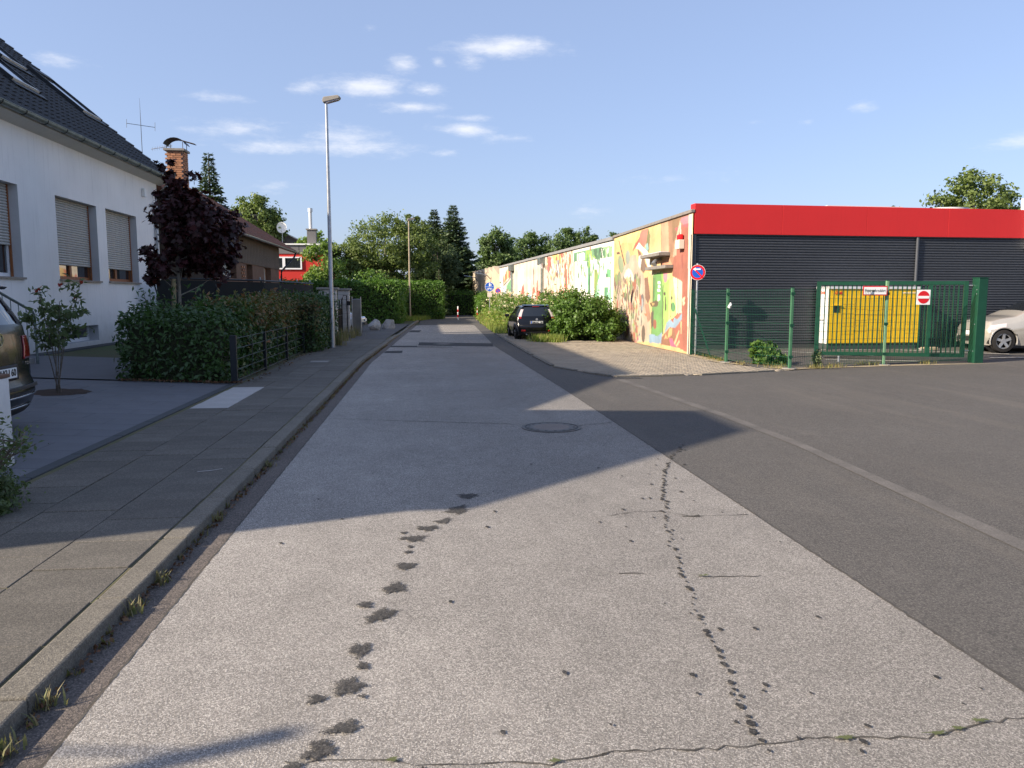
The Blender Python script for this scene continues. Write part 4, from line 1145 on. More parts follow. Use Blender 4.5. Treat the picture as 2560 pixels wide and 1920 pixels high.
wallbox(MB(), P1, D12, 60, 74, 3.203, 3.4, -6, .3).build('roof', M['flash'], t)
t = thing('advertising_sign', 'white and orange advertising board in front of the far pale panels', 'sign', (3.9, 80, 0))
box('board', M['signwhite'], t, 2.6, 4.0, 80, 80.1, 2.2, 2.9)
box('orange_panel', M['orange'], t, 2.7, 3.9, 79.98, 79.997, 2.2, 2.42)
for x in (2.75, 3.85):
    box('post', M['galv'], t, x - .04, x + .04, 80.02, 80.08, 0, 2.2)
t = thing('yellow_pillar', 'slim yellow pillar rising above the hedge by the far hall', 'pillar', (4.35, 78, 0))
box('shaft', M['yellow'], t, 4.3, 4.55, 78, 78.25, 0, 2.9, .02)
box('cap', M['yellow'], t, 4.27, 4.58, 77.97, 78.28, 2.901, 2.96)

# ---- shop building with red fascia: built in its own frame, then turned
shop = thing('shop_building', 'shop with a wide red fascia over dark corrugated metal walls', 'shop', (0, 0, 0))
LW = 22.0


def corrug(x0, x1, name):
    prof = []
    z = .25
    pitch = .0745
    while z < 3.36:
        prof += [(.0, z), (.0, z + .022), (-.028, z + .034), (-.028, z + .062)]
        z += pitch
    n = len(prof)
    V = [(x0, .09 + y, z) for y, z in prof] + [(x1, .09 + y, z) for y, z in prof]
    F = [(i, n + i, n + i + 1, i + 1) for i in range(n - 1)]
    return MB().add(V, F).build(name, M['corr'], shop, recalc=False)


corrug(.12, 6.92, 'cladding_sheet')
corrug(6.95, 14.0, 'cladding_sheet')
corrug(14.03, LW, 'cladding_sheet')
box('plinth', M['darkbase'], shop, .12, LW, .07, .6, -.1, .25)
box('wall', M['darkbase'], shop, .5, LW, .10, 3, -.1, 3.9)
f_ = MB()
for k in range(4):
    box('fascia_panel', M['fascia'], shop, .05 + k * 2.605, 2.650 + k * 2.605, .0 + rnd.uniform(0, .003), .32, 3.35, 4.18, .006)
box('fascia_end', M['lightgrey'], shop, 10.50, 10.72, -.12, .32, 3.05, 4.55, .01)
box('fascia_drip', M['darkbase'], shop, .1, 10.45, .02, .30, 3.325, 3.347)
box('fascia_panel', M['fascia'], shop, 10.75, LW, .0, .32, 3.35, 4.18, .006)
box('corner_trim', M['corr'], shop, .0, .115, .03, .13, -.1, 3.34)
MB().tube([(6.93, .03, .2), (6.93, .03, 3.33)], .045, 10).build('downpipe', M['corr'], shop, smooth=True)
v_ = MB().disc((9.6, 2.5, 3.9), (0, 0, 1), .75, .55, 30).build('roof_vent', M['lightgrey'], shop, smooth=True)
box('parapet_cap', M['lightgrey'], shop, 4.2, 6.6, .33, 1.0, 4.0, 4.24)
shop.location = (7.42, 20.97, 0)
shop.rotation_euler = (0, 0, math.atan(.045))


def shop_pt(x, y):
    a = math.atan(.045)
    return (7.42 + x * math.cos(a) - y * math.sin(a), 20.97 + x * math.sin(a) + y * math.cos(a))


# ---- parcel locker standing against the wall
lk = thing('parcel_locker', 'yellow parcel locker with light grey side behind the green gate', 'parcel locker', (0, 0, 0))
W_, H_, D_ = 2.80, 1.74, .62
box('body', M['yellow'], lk, .0, W_, .0, D_, .14, H_ - .07)
box('side_panel', M['lightgrey'], lk, -.012, -.002, .005, D_ - .005, .14, H_)
box('roof_trim', M['lightgrey'], lk, -.012, W_ + .01, -.03, D_ + .02, H_ - .068, H_)
box('base', M['darkbase'], lk, .02, W_ - .02, .03, D_ - .03, -.028, .138)
rows_ = {0: [1.0], 1: [.18, .18, .18, .1, .1, .1, .16], 2: [.25, .12, .12, .12, .12, .27], 3: [.3, .2, .1, .1, .3], 4: [.12, .12, .12, .12, .12, .12, .28], 5: [.3, .3, .2, .2], 6: [.2, .1, .1, .2, .2, .2]}
cw = W_ / 7
for c in range(7):
    z = .155
    tot = H_ - .075 - .155 - .22
    for h in rows_[c]:
        hh = h * tot / sum(rows_[c])
        d_ = MB().box(c * cw + .006, (c + 1) * cw - .006, -.014, -.001, z + .005, z + hh - .005).build('locker_door', M['yellow'], lk, bevel=.003)
        z += hh
box('display', M['ink'], lk, .14, .32, -.03, -.0145, 1.02, 1.20)
box('display_hood', M['yellow'], lk, .12, .34, -.06, -.0145, 1.205, 1.225)
text('lettering', 'DHL', .105, M['signred'], lk, (.28, -.016, 1.56), FACE_MY, .24, shear=.3, bold=.004)
text('lettering', 'DHL', .10, M['orange'], lk, (-.014, .30, 1.56), Euler((R(90), 0, R(-90))), .26, shear=.3, bold=.004)
text('lettering', 'PACKSTATION', .06, M['signwhite'], lk, (2.5, -.016, 1.56), FACE_MY, .5, shear=.15)
bx, by = shop_pt(3.78, -.66)
lk.location = (bx, by, .16)
lk.rotation_euler = (0, 0, math.atan(.045))
pl = thing('locker_plinth', 'pale concrete plinth under the yellow parcel locker', 'plinth', (12.7, 20.7, 0))
MB().box(11.05, 14.1, 20.35, 21.2, .0, .13).build('slab', M['strip'], pl, bevel=.01)
MB().box(11.03, 14.12, 20.30, 20.345, .0, .14).build('edge', M['kerb'], pl)
# ------------------------------------------------------------------ green mesh fence
M['greenpale'] = mat('bleached_green_post', (.16, .30, .17), .6, .0, var=.2, vs_=6)
fence = thing('mesh_fence', 'green wire mesh fence on slim green posts in front of the dark wall', 'fence', (9, 17, 0))
FP = [(7.33, 20.62), (7.33, 18.1), (8.08, 16.30), (10.73, 16.98), (13.12, 17.25)]


def fz(y):
    return max(.0, yz(y)) + .0


for i, (x, y) in enumerate(FP[:4]):
    m_ = M['greenpale'] if i == 3 else M['green'] if i == 0 else M['greenlt']
    po = MB().box(x - .03, x + .03, y - .03, y + .03, -.05, 1.80 if i < 3 else 1.98).build('post', m_, fence, bevel=.006)
    MB().box(x - .034, x + .034, y - .034, y + .034, 1.801 if i < 3 else 1.981, 1.815 if i < 3 else 1.995).build('post_cap', M['green'], po)
    for z in (.25, .95, 1.65):
        MB().box(x - .045, x + .045, y - .045, y - .031, z, z + .06).build('clamp', M['green'], po)
    if i:
        MB().disc((x, y, .0), (0, 0, 1), .16, .03, 9).build('footing', M['cap'], po)
for i in range(4):
    a, b = Vector((*FP[i], 0)), Vector((*FP[i + 1], 0))
    d = b - a
    L = d.length
    mb = MB()
    n = int(L / .05)
    for k in range(1, n):
        p = a + d * (k / n)
        mb.beam((p.x, p.y, .06), (p.x, p.y, 1.78), .0038)
    for k in range(10):
        z = .08 + k * .187
        for o_ in (-.006, .006):
            nv = Vector((-d.y, d.x, 0)).normalized() * o_
            mb.beam(a + nv + Vector((0, 0, z)), b + nv + Vector((0, 0, z)), .005)
    o = mb.build('wire_mesh', M['wire'], fence, recalc=False)
    o['kind'] = 'stuff'
# thin bar put in for the diagonal shadow line behind the first bay
MB().beam((7.36, 20.5, 1.3), (7.36, 19.2, .05), .025).build('shadow_bar', M['green'], fence)
MB().tube([(7.36, 18.06, 1.36), (7.36, 18.0, 1.42), (7.36, 18.0, 1.47)], [.045, .035, .02], 10).build('white_insulator', M['signwhite'], fence)

# ------------------------------------------------------------------ gate leaf standing open
gate = thing('swing_gate', 'dark green barred steel gate leaf standing half open in front of the yellow locker', 'gate', (0, 0, 0))
GLn = 3.45
G0, G1 = .14, 1.99
box('top_rail', M['green'], gate, .0, GLn, -.03, .03, G1 - .09, G1, .004)
box('bottom_rail', M['green'], gate, .0, GLn, -.03, .03, G0, G0 + .09, .004)
box('stile', M['green'], gate, .0, .1, -.031, .031, G0 - .002, G1 + .002, .004)
box('stile', M['green'], gate, .78, .88, -.031, .031, G0 + .091, G1 - .091, .004)
box('stile', M['green'], gate, GLn - .1, GLn, -.031, .031, G0 - .002, G1 + .002, .004)
br = None
for k in range(1, 31):
    x = .1 + k * (GLn - .2) / 31
    if abs(x - .83) < .07:
        continue
    if br is None:
        br = box('bar', M['green'], gate, -.0125, .0125, -.0125, .0125, G0 + .091, G1 - .091)
        o = br
    else:
        o = br.copy()
        col.objects.link(o)
    o.location = (x, 0, 0)
hp = box('lock_plate', M['galv'], gate, GLn - .07, GLn - .03, -.05, -.0315, .82, 1.15)
MB().tube([(GLn - .05, -.05, 1.02), (GLn - .05, -.10, 1.02), (GLn - .22, -.10, 1.02)], .012, 8).build('handle', M['galv'], hp)
MB().tube([(GLn - .22, -.06, .02), (GLn - .22, -.06, .42), (GLn - .16, -.06, .42)], .014, 8).build('drop_bolt', M['galv'], gate)
gate.location = (13.10, 17.42, 0)
gate.rotation_euler = (0, 0, math.atan2(18.55 - 17.42, 9.95 - 13.10))
gp = thing('gate_post', 'thick square dark green gate post at the end of the barred gate', 'post', (13.33, 17.32, 0))
MB().box(13.21, 13.45, 17.20, 17.44, -.05, 2.06).build('post', M['green'], gp, bevel=.012)
box('post_cap', M['green'], gp, 13.20, 13.46, 17.19, 17.45, 2.061, 2.075)
for z in (1.88, .30):
    MB().tube([(13.2, 17.40, z), (13.08, 17.42, z)], .02, 8).build('hinge', M['galv'], gp)
for z in (1.78, 1.68, .95, .3):
    MB().disc((13.208, 17.26, z), (-1, -.2, 0), .012, .006, 8).build('bolt', M['galv'], gp)
st = thing('gate_stop', 'small grey steel gate stop post in the sandy verge', 'post', (10.05, 17.75, 0))
MB().tube([(10.05, 17.75, -.02), (10.05, 17.75, .18)], .03, 10).build('stub', M['galv'], st)
MB().box(9.7, 10.15, 17.6, 17.9, -.02, .03).build('footing', M['cap'], st, bevel=.01)


def yaw_to(p):
    return 0


# Feuerwehrzufahrt board on the fence post
fs_ = thing('fire_access_sign', 'white board with red border reading Feuerwehrzufahrt clamped to the pale green fence post', 'sign', (10.45, 16.93, 1.7))
sx0, sx1, sz0, sz1, sy = 10.08, 10.68, 1.64, 1.86, 16.90
box('board', M['signred'], fs_, sx0, sx1, sy - .012, sy - .004, sz0, sz1)
box('face', M['signwhite'], fs_, sx0 + .025, sx1 - .025, sy - .016, sy - .0125, sz0 + .025, sz1 - .025)
text('lettering', 'Feuerwehrzufahrt', .10, M['ink'], fs_, ((sx0 + sx1) / 2, sy - .0165, (sz0 + sz1) / 2), FACE_MY, .50)
MB().tube([(10.66, 16.90, 1.75), (10.73, 16.94, 1.75)], .012, 6).build('bracket', M['galv'], fs_)
# no entry sign on the mesh
ne = thing('no_entry_sign', 'square white sign with red no entry disc fixed to the green mesh', 'sign', (11.65, 17.02, 1.6))
cx, cz, sy = 11.67, 1.60, 17.02
box('board', M['signwhite'], ne, cx - .17, cx + .17, sy - .012, sy - .004, cz - .175, cz + .175)
MB().disc((cx, sy - .0125, cz), (0, -1, 0), .148, .003, 40).build('red_disc', M['signred'], ne)
box('white_bar', M['signwhite'], ne, cx - .142, cx + .142, sy - .0185, sy - .016, cz - .03, cz + .03)

# ------------------------------------------------------------------ traffic signs


def face_vec(x, y):
    v = Vector((-x, -y, 0)).normalized()
    return v


def rot_about(v):
    """rotation that takes (0,-1,0) to v"""
    return Matrix.Rotation(math.atan2(v.y, v.x) + math.pi / 2, 4, 'Z')


def noparking(name, label, x, y, zc, r, ptop, arrow=True, group=None):
    t = thing(name, label, 'traffic sign', (0, 0, 0), group)
    MB().tube([(0, .04, -.05), (0, .04, ptop)], .03, 12).build('pole', M['galv'], t, smooth=True)
    s_ = MB().disc((0, .0, zc), (0, -1, 0), r, .006, 48).build('sign_plate', M['signwhite'], t)
    MB().disc((0, -.0065, zc), (0, -1, 0), r * .96, .002, 48, r * .70).build('red_ring', M['signred'], s_)
    MB().disc((0, -.0065, zc), (0, -1, 0), r * .699, .002, 48).build('blue_field', M['signblue'], s_)
    d = Vector((.70, 0, -.70)) * r * 1.0
    MB().beam((-d.x, -.0095, zc - d.z), (d.x, -.0095, zc + d.z), r * .2, .002, up=(0, 1, 0)).build('red_slash', M['signred'], s_)
    if arrow:
        a = MB()
        a.beam((-.06, -.013, zc + r * .42), (.08, -.013, zc + r * .42), .035, .002, up=(0, 1, 0))
        a.add([(-.13, -.0135, zc + r * .42), (-.055, -.0135, zc + r * .42 + .045), (-.055, -.0135, zc + r * .42 - .045)], [(0, 1, 2)])
        a.build('white_arrow', M['signwhite'], s_)
    for z in (zc + .08, zc - .08):
        MB().box(-.035, .035, .001, .075, z - .02, z + .02).build('clamp', M['galv'], t)
    t.location = (x, y, 0)
    return t


np1 = noparking('no_parking_sign', 'red and blue no parking sign with white arrow at the corner of the red shop', 7.40, 20.45, 2.27, .21, 2.52)
np1.rotation_euler = (0, 0, R(-12))
np2 = noparking('no_parking_sign', 'small far no parking sign on a grey pole among the blossoming bushes', 5.55, 58.5, 2.08, .21, 2.3, False)
np2.rotation_euler = (0, 0, R(-6))
t = thing('shared_path_sign', 'round blue shared path sign with white walkers and cyclist above a small plate', 'traffic sign', (0, 0, 0))
MB().tube([(0, .04, -.05), (0, .04, 2.55)], .03, 12).build('pole', M['galv'], t, smooth=True)
s_ = MB().disc((0, 0, 2.27), (0, -1, 0), .30, .006, 48).build('sign_plate', M['signwhite'], t)
MB().disc((0, -.0065, 2.27), (0, -1, 0), .285, .002, 48).build('blue_field', M['signblue'], s_)
w_ = MB().box(-.27, .27, -.0115, -.009, 2.262, 2.278)
w_.disc((0, -.009, 2.50), (0, -1, 0), .03, .002, 14)
w_.prism([(-.05, 2.47), (.05, 2.47), (.035, 2.30), (-.035, 2.30)], 'y', -.0115, -.009)
w_.disc((.09, -.009, 2.45), (0, -1, 0), .022, .002, 12)
w_.prism([(.06, 2.425), (.12, 2.425), (.11, 2.32), (.07, 2.32)], 'y', -.0115, -.009)
for x in (-.11, .11):
    w_.disc((x, -.009, 2.12), (0, -1, 0), .065, .0025, 20, .045)
w_.beam((-.11, -.010, 2.12), (-.02, -.010, 2.21), .022, .002, up=(0, 1, 0))
w_.beam((-.02, -.010, 2.21), (.11, -.010, 2.12), .022, .002, up=(0, 1, 0))
w_.beam((-.02, -.0125, 2.21), (.03, -.0125, 2.12), .022, .002, up=(0, 1, 0))
w_.build('pictogram', M['signwhite'], s_)
box('supplementary_plate', M['cream'], t, -.15, .15, -.012, -.004, 1.62, 1.90)
t.location = (4.2, 50.0, 0)
t.rotation_euler = (0, 0, R(-5))


def bollard(x, y, label):
    t = thing('bollard', label, 'bollard', (0, 0, 0), 'striped bollards closing the footpath')
    h = .93
    n = 5
    for k in range(n):
        MB().tube([(0, 0, k * h / n + (0 if k else -.05)), (0, 0, (k + 1) * h / n)], .045, 14).build('band', M['signwhite'] if k % 2 == 0 else M['signred'], t, smooth=True)
    MB().tube([(0, 0, h), (0, 0, h + .02), (0, 0, h + .04)], [.045, .035, .01], 14).build('cap', M['signwhite'], t, smooth=True)
    t.location = (x, y, 0)
    return t


bollard(2.34, 54.57, 'red and white bollard in the middle of the path beyond the road end')
b2 = bollard(4.15, 61.0, 'striped bollard at the foot of the bushes beside the path')

# ------------------------------------------------------------------ street lamps


def street_lamp(label, loc, H, m, rot):
    t = thing('street_lamp', label, 'street lamp', (0, 0, 0), 'street lamps along the pavement')
    MB().tube([(0, 0, -.05), (0, 0, .9)], .078, 16).build('base_sleeve', m, t, smooth=True)
    MB().tube([(0, 0, .9), (0, 0, .97), (0, 0, H * .5), (0, 0, H - .12)], [.078, .066, .056, .04], 16).build('pole', m, t, smooth=True)
    box('service_door', m, t, -.03, .03, -.083, -.075, .55, .85)
    hd = MB()
    # tilted lantern: wedge housing
    prof = [(-.08, H - .14), (.40, H - .03), (.42, H + .03), (.36, H + .07), (-.06, H + .02), (-.10, H - .06)]
    hd.prism(prof, 'y', -.11, .11)
    h_ = hd.build('lantern_housing', M['cap'], t, bevel=.015)
    MB().prism([(.0, H - .125), (.38, H - .038), (.37, H - .06), (.02, H - .15)], 'y', -.085, .085).build('lantern_glass', M['clearlight'], h_)
    t.location = loc
    t.rotation_euler = (0, 0, R(rot))
    return t


street_lamp('tall galvanised street lamp beside the dark clipped hedge', (-2.80, 23.9, .07), 7.35, M['galv'], -8)
street_lamp('slim brownish street lamp in front of the tall light hedge', (-1.02, 54.9, .03), 7.0, mat('weathered_lamp_pole', (.36, .30, .22), .6, .3, var=.25, vs_=4), 10)
# ------------------------------------------------------------------ white house with dark roof (left)


def tiled_roof(parent, x_e, z_e, slope, y0, y1, run, m, tw=.30, tl=.34, name='roof', cap=300, proud=.035):
    """street-facing roof slope: eave at x_e, rising towards -X. Lapped courses; the tiles seen from the street are parts"""
    nrow = int(run / math.cos(slope) / tl)
    ncol = int((y1 - y0) / tw)
    rf = MB()
    cs, sn = math.cos(slope), math.sin(slope)

    def P(s, y, h):
        return (x_e - s * cs + h * sn, y, z_e + s * sn + h * cs)
    L = nrow * tl
    rf.add([P(0, y0, 0), P(0, y1, 0), P(L, y1, 0), P(L, y0, 0), P(0, y0, -.12), P(0, y1, -.12), P(L, y1, -.12), P(L, y0, -.12)],
           [(0, 1, 2, 3), (7, 6, 5, 4), (0, 4, 5, 1), (1, 5, 6, 2), (2, 6, 7, 3), (3, 7, 4, 0)])
    ro = rf.build(name, m, parent)
    # one pantile, shared mesh
    nn = 6
    V = []
    for s in (-.03, tl):
        hh = proud if s < 0 else .012
        for k in range(nn + 1):
            q = k / nn
            V.append((s, (q - .5) * tw, hh + .022 * math.sin(q * math.pi * 2)))
    n1 = nn + 1
    F = [(k, k + 1, n1 + k + 1, n1 + k) for k in range(nn)]
    # front lip
    b0 = len(V)
    for k in range(n1):
        V.append((V[k][0], V[k][1], V[k][2] - .03))
    F += [(k, b0 + k, b0 + k + 1, k + 1) for k in range(nn)]
    V2 = [(-s * cs + h * sn, y, s * sn + h * cs) for s, y, h in V]
    proto = None
    cnt = 0
    rest = MB()
    for c in range(ncol - 1, -1, -1):
        for r0 in range(nrow):
            y = y0 + (c + .5) * tw
            ox, oz = x_e - r0 * tl * cs, z_e + r0 * tl * sn
            if cnt < cap:
                if proto is None:
                    proto = MB().add(V2, F).build('roof_tile', m, ro, recalc=False)
                    o = proto
                else:
                    o = proto.copy()
                    col.objects.link(o)
                o.location = (ox, y, oz)
                cnt += 1
            else:
                rest.add([(v[0] + ox, v[1] + y, v[2] + oz) for v in V2], F)
    if rest.v:
        q = rest.build('further_roof_tiles', m, ro, recalc=False)
        q['kind'] = 'stuff'
    return ro, P


def window(parent, X, y0, y1, z0, z1, shut, depth=.26, frame=None, sill=True, slats=True, mull=True):
    """window in a wall that faces +X; shut = height of the lower edge of the roller shutter"""
    frame = frame or M['oak']
    xi = X - depth
    w = MB()
    w.box(xi - .06, xi, y0, y0 + .07, z0, z1).box(xi - .06, xi, y1 - .07, y1, z0, z1).box(xi - .06, xi, y0 + .07, y1 - .07, z0, z0 + .09)
    if mull:
        ym = (y0 + y1) / 2
        w.box(xi - .055, xi + .01, ym - .06, ym + .06, z0 + .09, z1)
    wo_ = w.build('window', frame, parent)
    ym = (y0 + y1) / 2
    for a, b in (((y0 + .07, ym - .06), (ym + .06, y1 - .07)) if mull else ((y0 + .07, y1 - .07),)):
        box('pane', M['glass'], wo_, xi - .045, xi - .035, a, b, z0 + .09, z1)
    if sill:
        box('sill', M['stonesill'], wo_, xi + .002, X + .06, y0 - .03, y1 + .03, z0 - .05, z0 - .003)
    if shut < z1 and slats:
        n = int((z1 - shut) / .062)
        h = (z1 - shut) / n
        pr = None
        for k in range(n):
            z = z1 - (k + 1) * h
            if pr is None:
                pr = MB().prism([(0, .003), (.018, h * .35), (.018, h * .65), (0, h - .003)], 'y', y0 + .045, y1 - .045)
                # prism on y axis takes (x, z)
                o = pr.build('shutter_slat', M['shutter'], wo_)
                pr = o
            else:
                o = pr.copy()
                col.objects.link(o)
            o.location = (xi + .03, 0, z)
        for a in (y0, y1 - .045):
            box('shutter_guide', M['oak'], wo_, xi + .02, xi + .06, a + .002, a + .043, z0 + .002, z1)
    return wo_


def wall_px(parent, X, y0, y1, z0, z1, holes, m, depth=.26, mrev=None, name='wall'):
    """wall facing +X made as a solid with rectangular openings and reveals"""
    ysn = sorted({y0, y1, *[h[0] for h in holes], *[h[1] for h in holes]})
    zsn = sorted({z0, z1, *[h[2] for h in holes], *[h[3] for h in holes]})
    V = []
    F = []
    idx = {}

    def vid(x, y, z):
        k = (round(x, 4), round(y, 4), round(z, 4))
        if k not in idx:
            idx[k] = len(V)
            V.append(k)
        return idx[k]
    for i in range(len(ysn) - 1):
        for j in range(len(zsn) - 1):
            cy, cz = (ysn[i] + ysn[i + 1]) / 2, (zsn[j] + zsn[j + 1]) / 2
            if any(h[0] < cy < h[1] and h[2] < cz < h[3] for h in holes):
                continue
            F.append((vid(X, ysn[i], zsn[j]), vid(X, ysn[i + 1], zsn[j]), vid(X, ysn[i + 1], zsn[j + 1]), vid(X, ysn[i], zsn[j + 1])))
    w = MB().add(V, F).build(name, m, parent, recalc=False)
    for (a, b, c, d) in holes:
        xi = X - depth - .08
        MB().add([(X, a, c), (X, b, c), (X, b, d), (X, a, d), (xi, a, c), (xi, b, c), (xi, b, d), (xi, a, d)], [(0, 4, 5, 1), (1, 5, 6, 2), (2, 6, 7, 3), (3, 7, 4, 0), (4, 7, 6, 5)]).build('reveal', mrev or M['reveal'], w, recalc=False)
    return w


HX = -9.0
hA = thing('white_house', 'white rendered house with dark tiled roof, roller shutters and roof windows', 'house', (HX, 18, .2))
holes = [(15.9, 18.68, 2.05, 4.10), (20.45, 22.85, 2.05, 4.10), (23.48, 25.85, 2.06, 4.12), (20.35, 22.55, .42, .84)]
wall_px(hA, HX, 7.62, 27.9, -.1, 5.45, holes, M['white'])
MB().prism([(HX, -.1), (HX, 5.45), (HX - 5.1, 9.85), (HX - 10.2, 5.45), (HX - 10.2, -.1)], 'y', 27.88, 27.9).build('gable_wall', M['white'], hA)
MB().prism([(HX, -.1), (HX, 5.45), (HX - 10.2, 5.45), (HX - 10.2, -.1)], 'y', 7.62, 7.64).build('gable_wall', M['white'], hA)
box('rear_wall', M['white'], hA, HX - 10.2, HX - 10.0, 7.65, 27.87, -.1, 5.4)
window(hA, HX, 20.45, 22.85, 2.05, 4.10, 2.42)
window(hA, HX, 23.48, 25.85, 2.06, 4.12, 2.43)
window(hA, HX, 15.9, 18.68, 2.05, 4.10, 2.75, frame=M['pvc'])
window(hA, HX, 20.35, 22.55, .42, .84, 9, frame=M['pvc'], sill=False)
slope = math.atan(.84)
rf, RPf = tiled_roof(hA, -8.55, 5.62, slope, 9.2, 28.25, 5.75, M['rooftile'])
# rear slope and ridge
xr, zr = -8.55 - 5.70, 5.62 + 5.70 * .84
MB().add([(xr, 9.2, zr), (xr, 28.25, zr), (xr - 5.7, 28.25, 5.62), (xr - 5.7, 9.2, 5.62), (xr, 9.2, zr - .12), (xr, 28.25, zr - .12), (xr - 5.7, 28.25, 5.5), (xr - 5.7, 9.2, 5.5)],
         [(0, 1, 2, 3), (7, 6, 5, 4), (0, 3, 7, 4), (1, 5, 6, 2)]).build('rear_roof', M['rooftile'], hA)
MB().add([(-8.55, 7.2, 5.62), (-8.55, 9.2, 5.62), (xr, 9.2, zr), (xr - 5.7, 7.2, 5.62), (xr - 5.7, 9.2, 5.62)], [(0, 1, 2), (0, 2, 3), (3, 2, 4)]).build('hip_slope', M['rooftile'], rf, recalc=False)
MB().tube([(xr, 9.2, zr + .02), (xr, 28.27, zr + .02)], .12, 8).build('ridge_tile', M['rooftile'], rf)
# verge tiles step down along the far gable edge
vt = None
nrow = int(5.75 / math.cos(slope) / .34)
for k in range(nrow):
    cs, sn = math.cos(slope), math.sin(slope)
    if vt is None:
        V = []
        for s in (-.04, .34):
            for (dy, h) in ((-.12, .05 if s < 0 else .02), (.10, .075 if s < 0 else .03), (.10, -.12)):
                V.append((-s * cs + h * sn, dy, s * sn + h * cs))
        vt = MB().add(V, [(0, 1, 4, 3), (1, 2, 5, 4), (0, 2, 1), (3, 4, 5)]).build('verge_tile', M['rooftile'], rf)
        o = vt
    else:
        o = vt.copy()
        col.objects.link(o)
    o.location = (-8.55 - k * .34 * cs, 28.2, 5.62 + k * .34 * sn)
# soffit, gutter, downpipe
MB().add([(-8.62, 8.0, 5.50), (-8.62, 28.2, 5.50), (HX - .01, 28.2, 5.40), (HX - .01, 8.0, 5.40), (-8.62, 8.0, 5.62), (-8.62, 28.2, 5.62)], [(0, 1, 2, 3), (0, 4, 5, 1)]).build('soffit', M['soffit'], hA)
gp_ = []
GR = .085
nseg = 8
V = []
F = []
for y in (8.0, 28.25):
    for k in range(nseg + 1):
        a = math.pi + math.pi * k / nseg
        V.append((-8.50 + GR * math.cos(a), y, 5.58 + GR * math.sin(a)))
for k in range(nseg):
    F.append((k, nseg + 1 + k, nseg + 2 + k, k + 1))
gut = MB().add(V, F).build('gutter', M['zinc'], hA, recalc=False)
gut.modifiers.new('s', 'SOLIDIFY').thickness = .006
MB().tube([(-8.415, 8.0, 5.585), (-8.415, 28.25, 5.585)], .013, 8).build('gutter_bead', M['zinc'], gut)
bk = None
for k in range(21):
    y = 8.6 + k * .95
    pts = [(-8.50 + (GR + .008) * math.cos(math.pi + math.pi * q / 8), y, 5.58 + (GR + .008) * math.sin(math.pi + math.pi * q / 8)) for q in range(9)]
    if bk is None:
        bk = MB().tube(pts, .008, 5).build('gutter_bracket', M['blackmetal'], gut)
        y00 = y
    else:
        o = bk.copy()
        col.objects.link(o)
        o.location = (0, y - y00, 0)
MB().tube([(-8.5, 27.6, 5.5), (-8.55, 27.55, 5.3), (-8.9, 27.5, 4.95), (-8.92, 27.5, 4.7), (-8.92, 27.5, .2)], .05, 10).build('downpipe', M['galv'], hA, smooth=True)
box('wall_lamp', M['signwhite'], hA, HX + .003, HX + .1, 26.45, 26.62, 4.82, 5.08, .01)
box('plinth_strip', M['darkbase'], hA, HX + .002, HX + .35, 18.5, 27.9, .05, .30)


def roof_window(y0, y1, s0, s1, label=None):
    w = MB()
    cs, sn = math.cos(slope), math.sin(slope)

    def Q(s, y, h):
        return (-8.55 - s * cs + h * sn, y, 5.62 + s * sn + h * cs)

    def slab(ya, yb, sa, sb, h0, h1):
        c = [Q(sa, ya, h0), Q(sa, yb, h0), Q(sb, yb, h0), Q(sb, ya, h0), Q(sa, ya, h1), Q(sa, yb, h1), Q(sb, yb, h1), Q(sb, ya, h1)]
        return c, [(0, 3, 2, 1), (4, 5, 6, 7), (0, 1, 5, 4), (1, 2, 6, 5), (2, 3, 7, 6), (3, 0, 4, 7)]
    fm = MB()
    for a in (slab(y0, y0 + .09, s0, s1, .0, .14), slab(y1 - .09, y1, s0, s1, .0, .14), slab(y0 + .09, y1 - .09, s1 - .2, s1, .0, .15)):
        fm.add(*a)
    fo = fm.build('roof_window', M['anthr'], rf)
    MB().add(*slab(y0 + .09, y1 - .09, s0, s0 + .1, .0, .13)).build('lower_frame', M['shutter'], fo)
    MB().add(*slab(y0 + .09, y1 - .09, s0 + .1, s1 - .2, .07, .1)).build('pane', M['skyglass'], fo)
    MB().add(*slab(y0 - .06, y1 + .06, s0 - .22, s0 - .005, .05, .075)).build('lead_apron', M['anthr'], fo)


M['skyglass'] = glassmat('sky_reflecting_glass', (.10, .12, .15), .05, 1.0)
roof_window(20.7, 22.2, 1.9, 3.3)
roof_window(26.0, 27.5, 2.6, 4.6)
roof_window(23.4, 24.9, 3.9, 5.4)
# chimney-like clay pot and aerials stand behind: own things below
ca = thing('house_steps', 'entrance steps with grey tubular handrail against the white house', 'steps', (-8.4, 17.4, .3))
for k in range(5):
    MB().box(HX + .01, HX + 1.1, 12.6, 16.6 - k * .3, .2 + k * .17, .2 + (k + 1) * .17 - .002).build('step', M['cap'], ca)
hr = MB().tube([(-7.85, 16.62, .25), (-7.85, 16.62, 1.22), (-7.85, 16.54, 1.32), (-7.85, 13.6, 2.25)], .026, 8).build('handrail', M['zinc'], ca, smooth=True)
for k in range(9):
    y = 16.3 - k * .28
    MB().tube([(-7.85, y, .3 + (16.6 - y) * .5), (-7.85, y, 1.31 + (16.54 - y) * .316)], .009, 6).build('baluster', M['zinc'], hr)

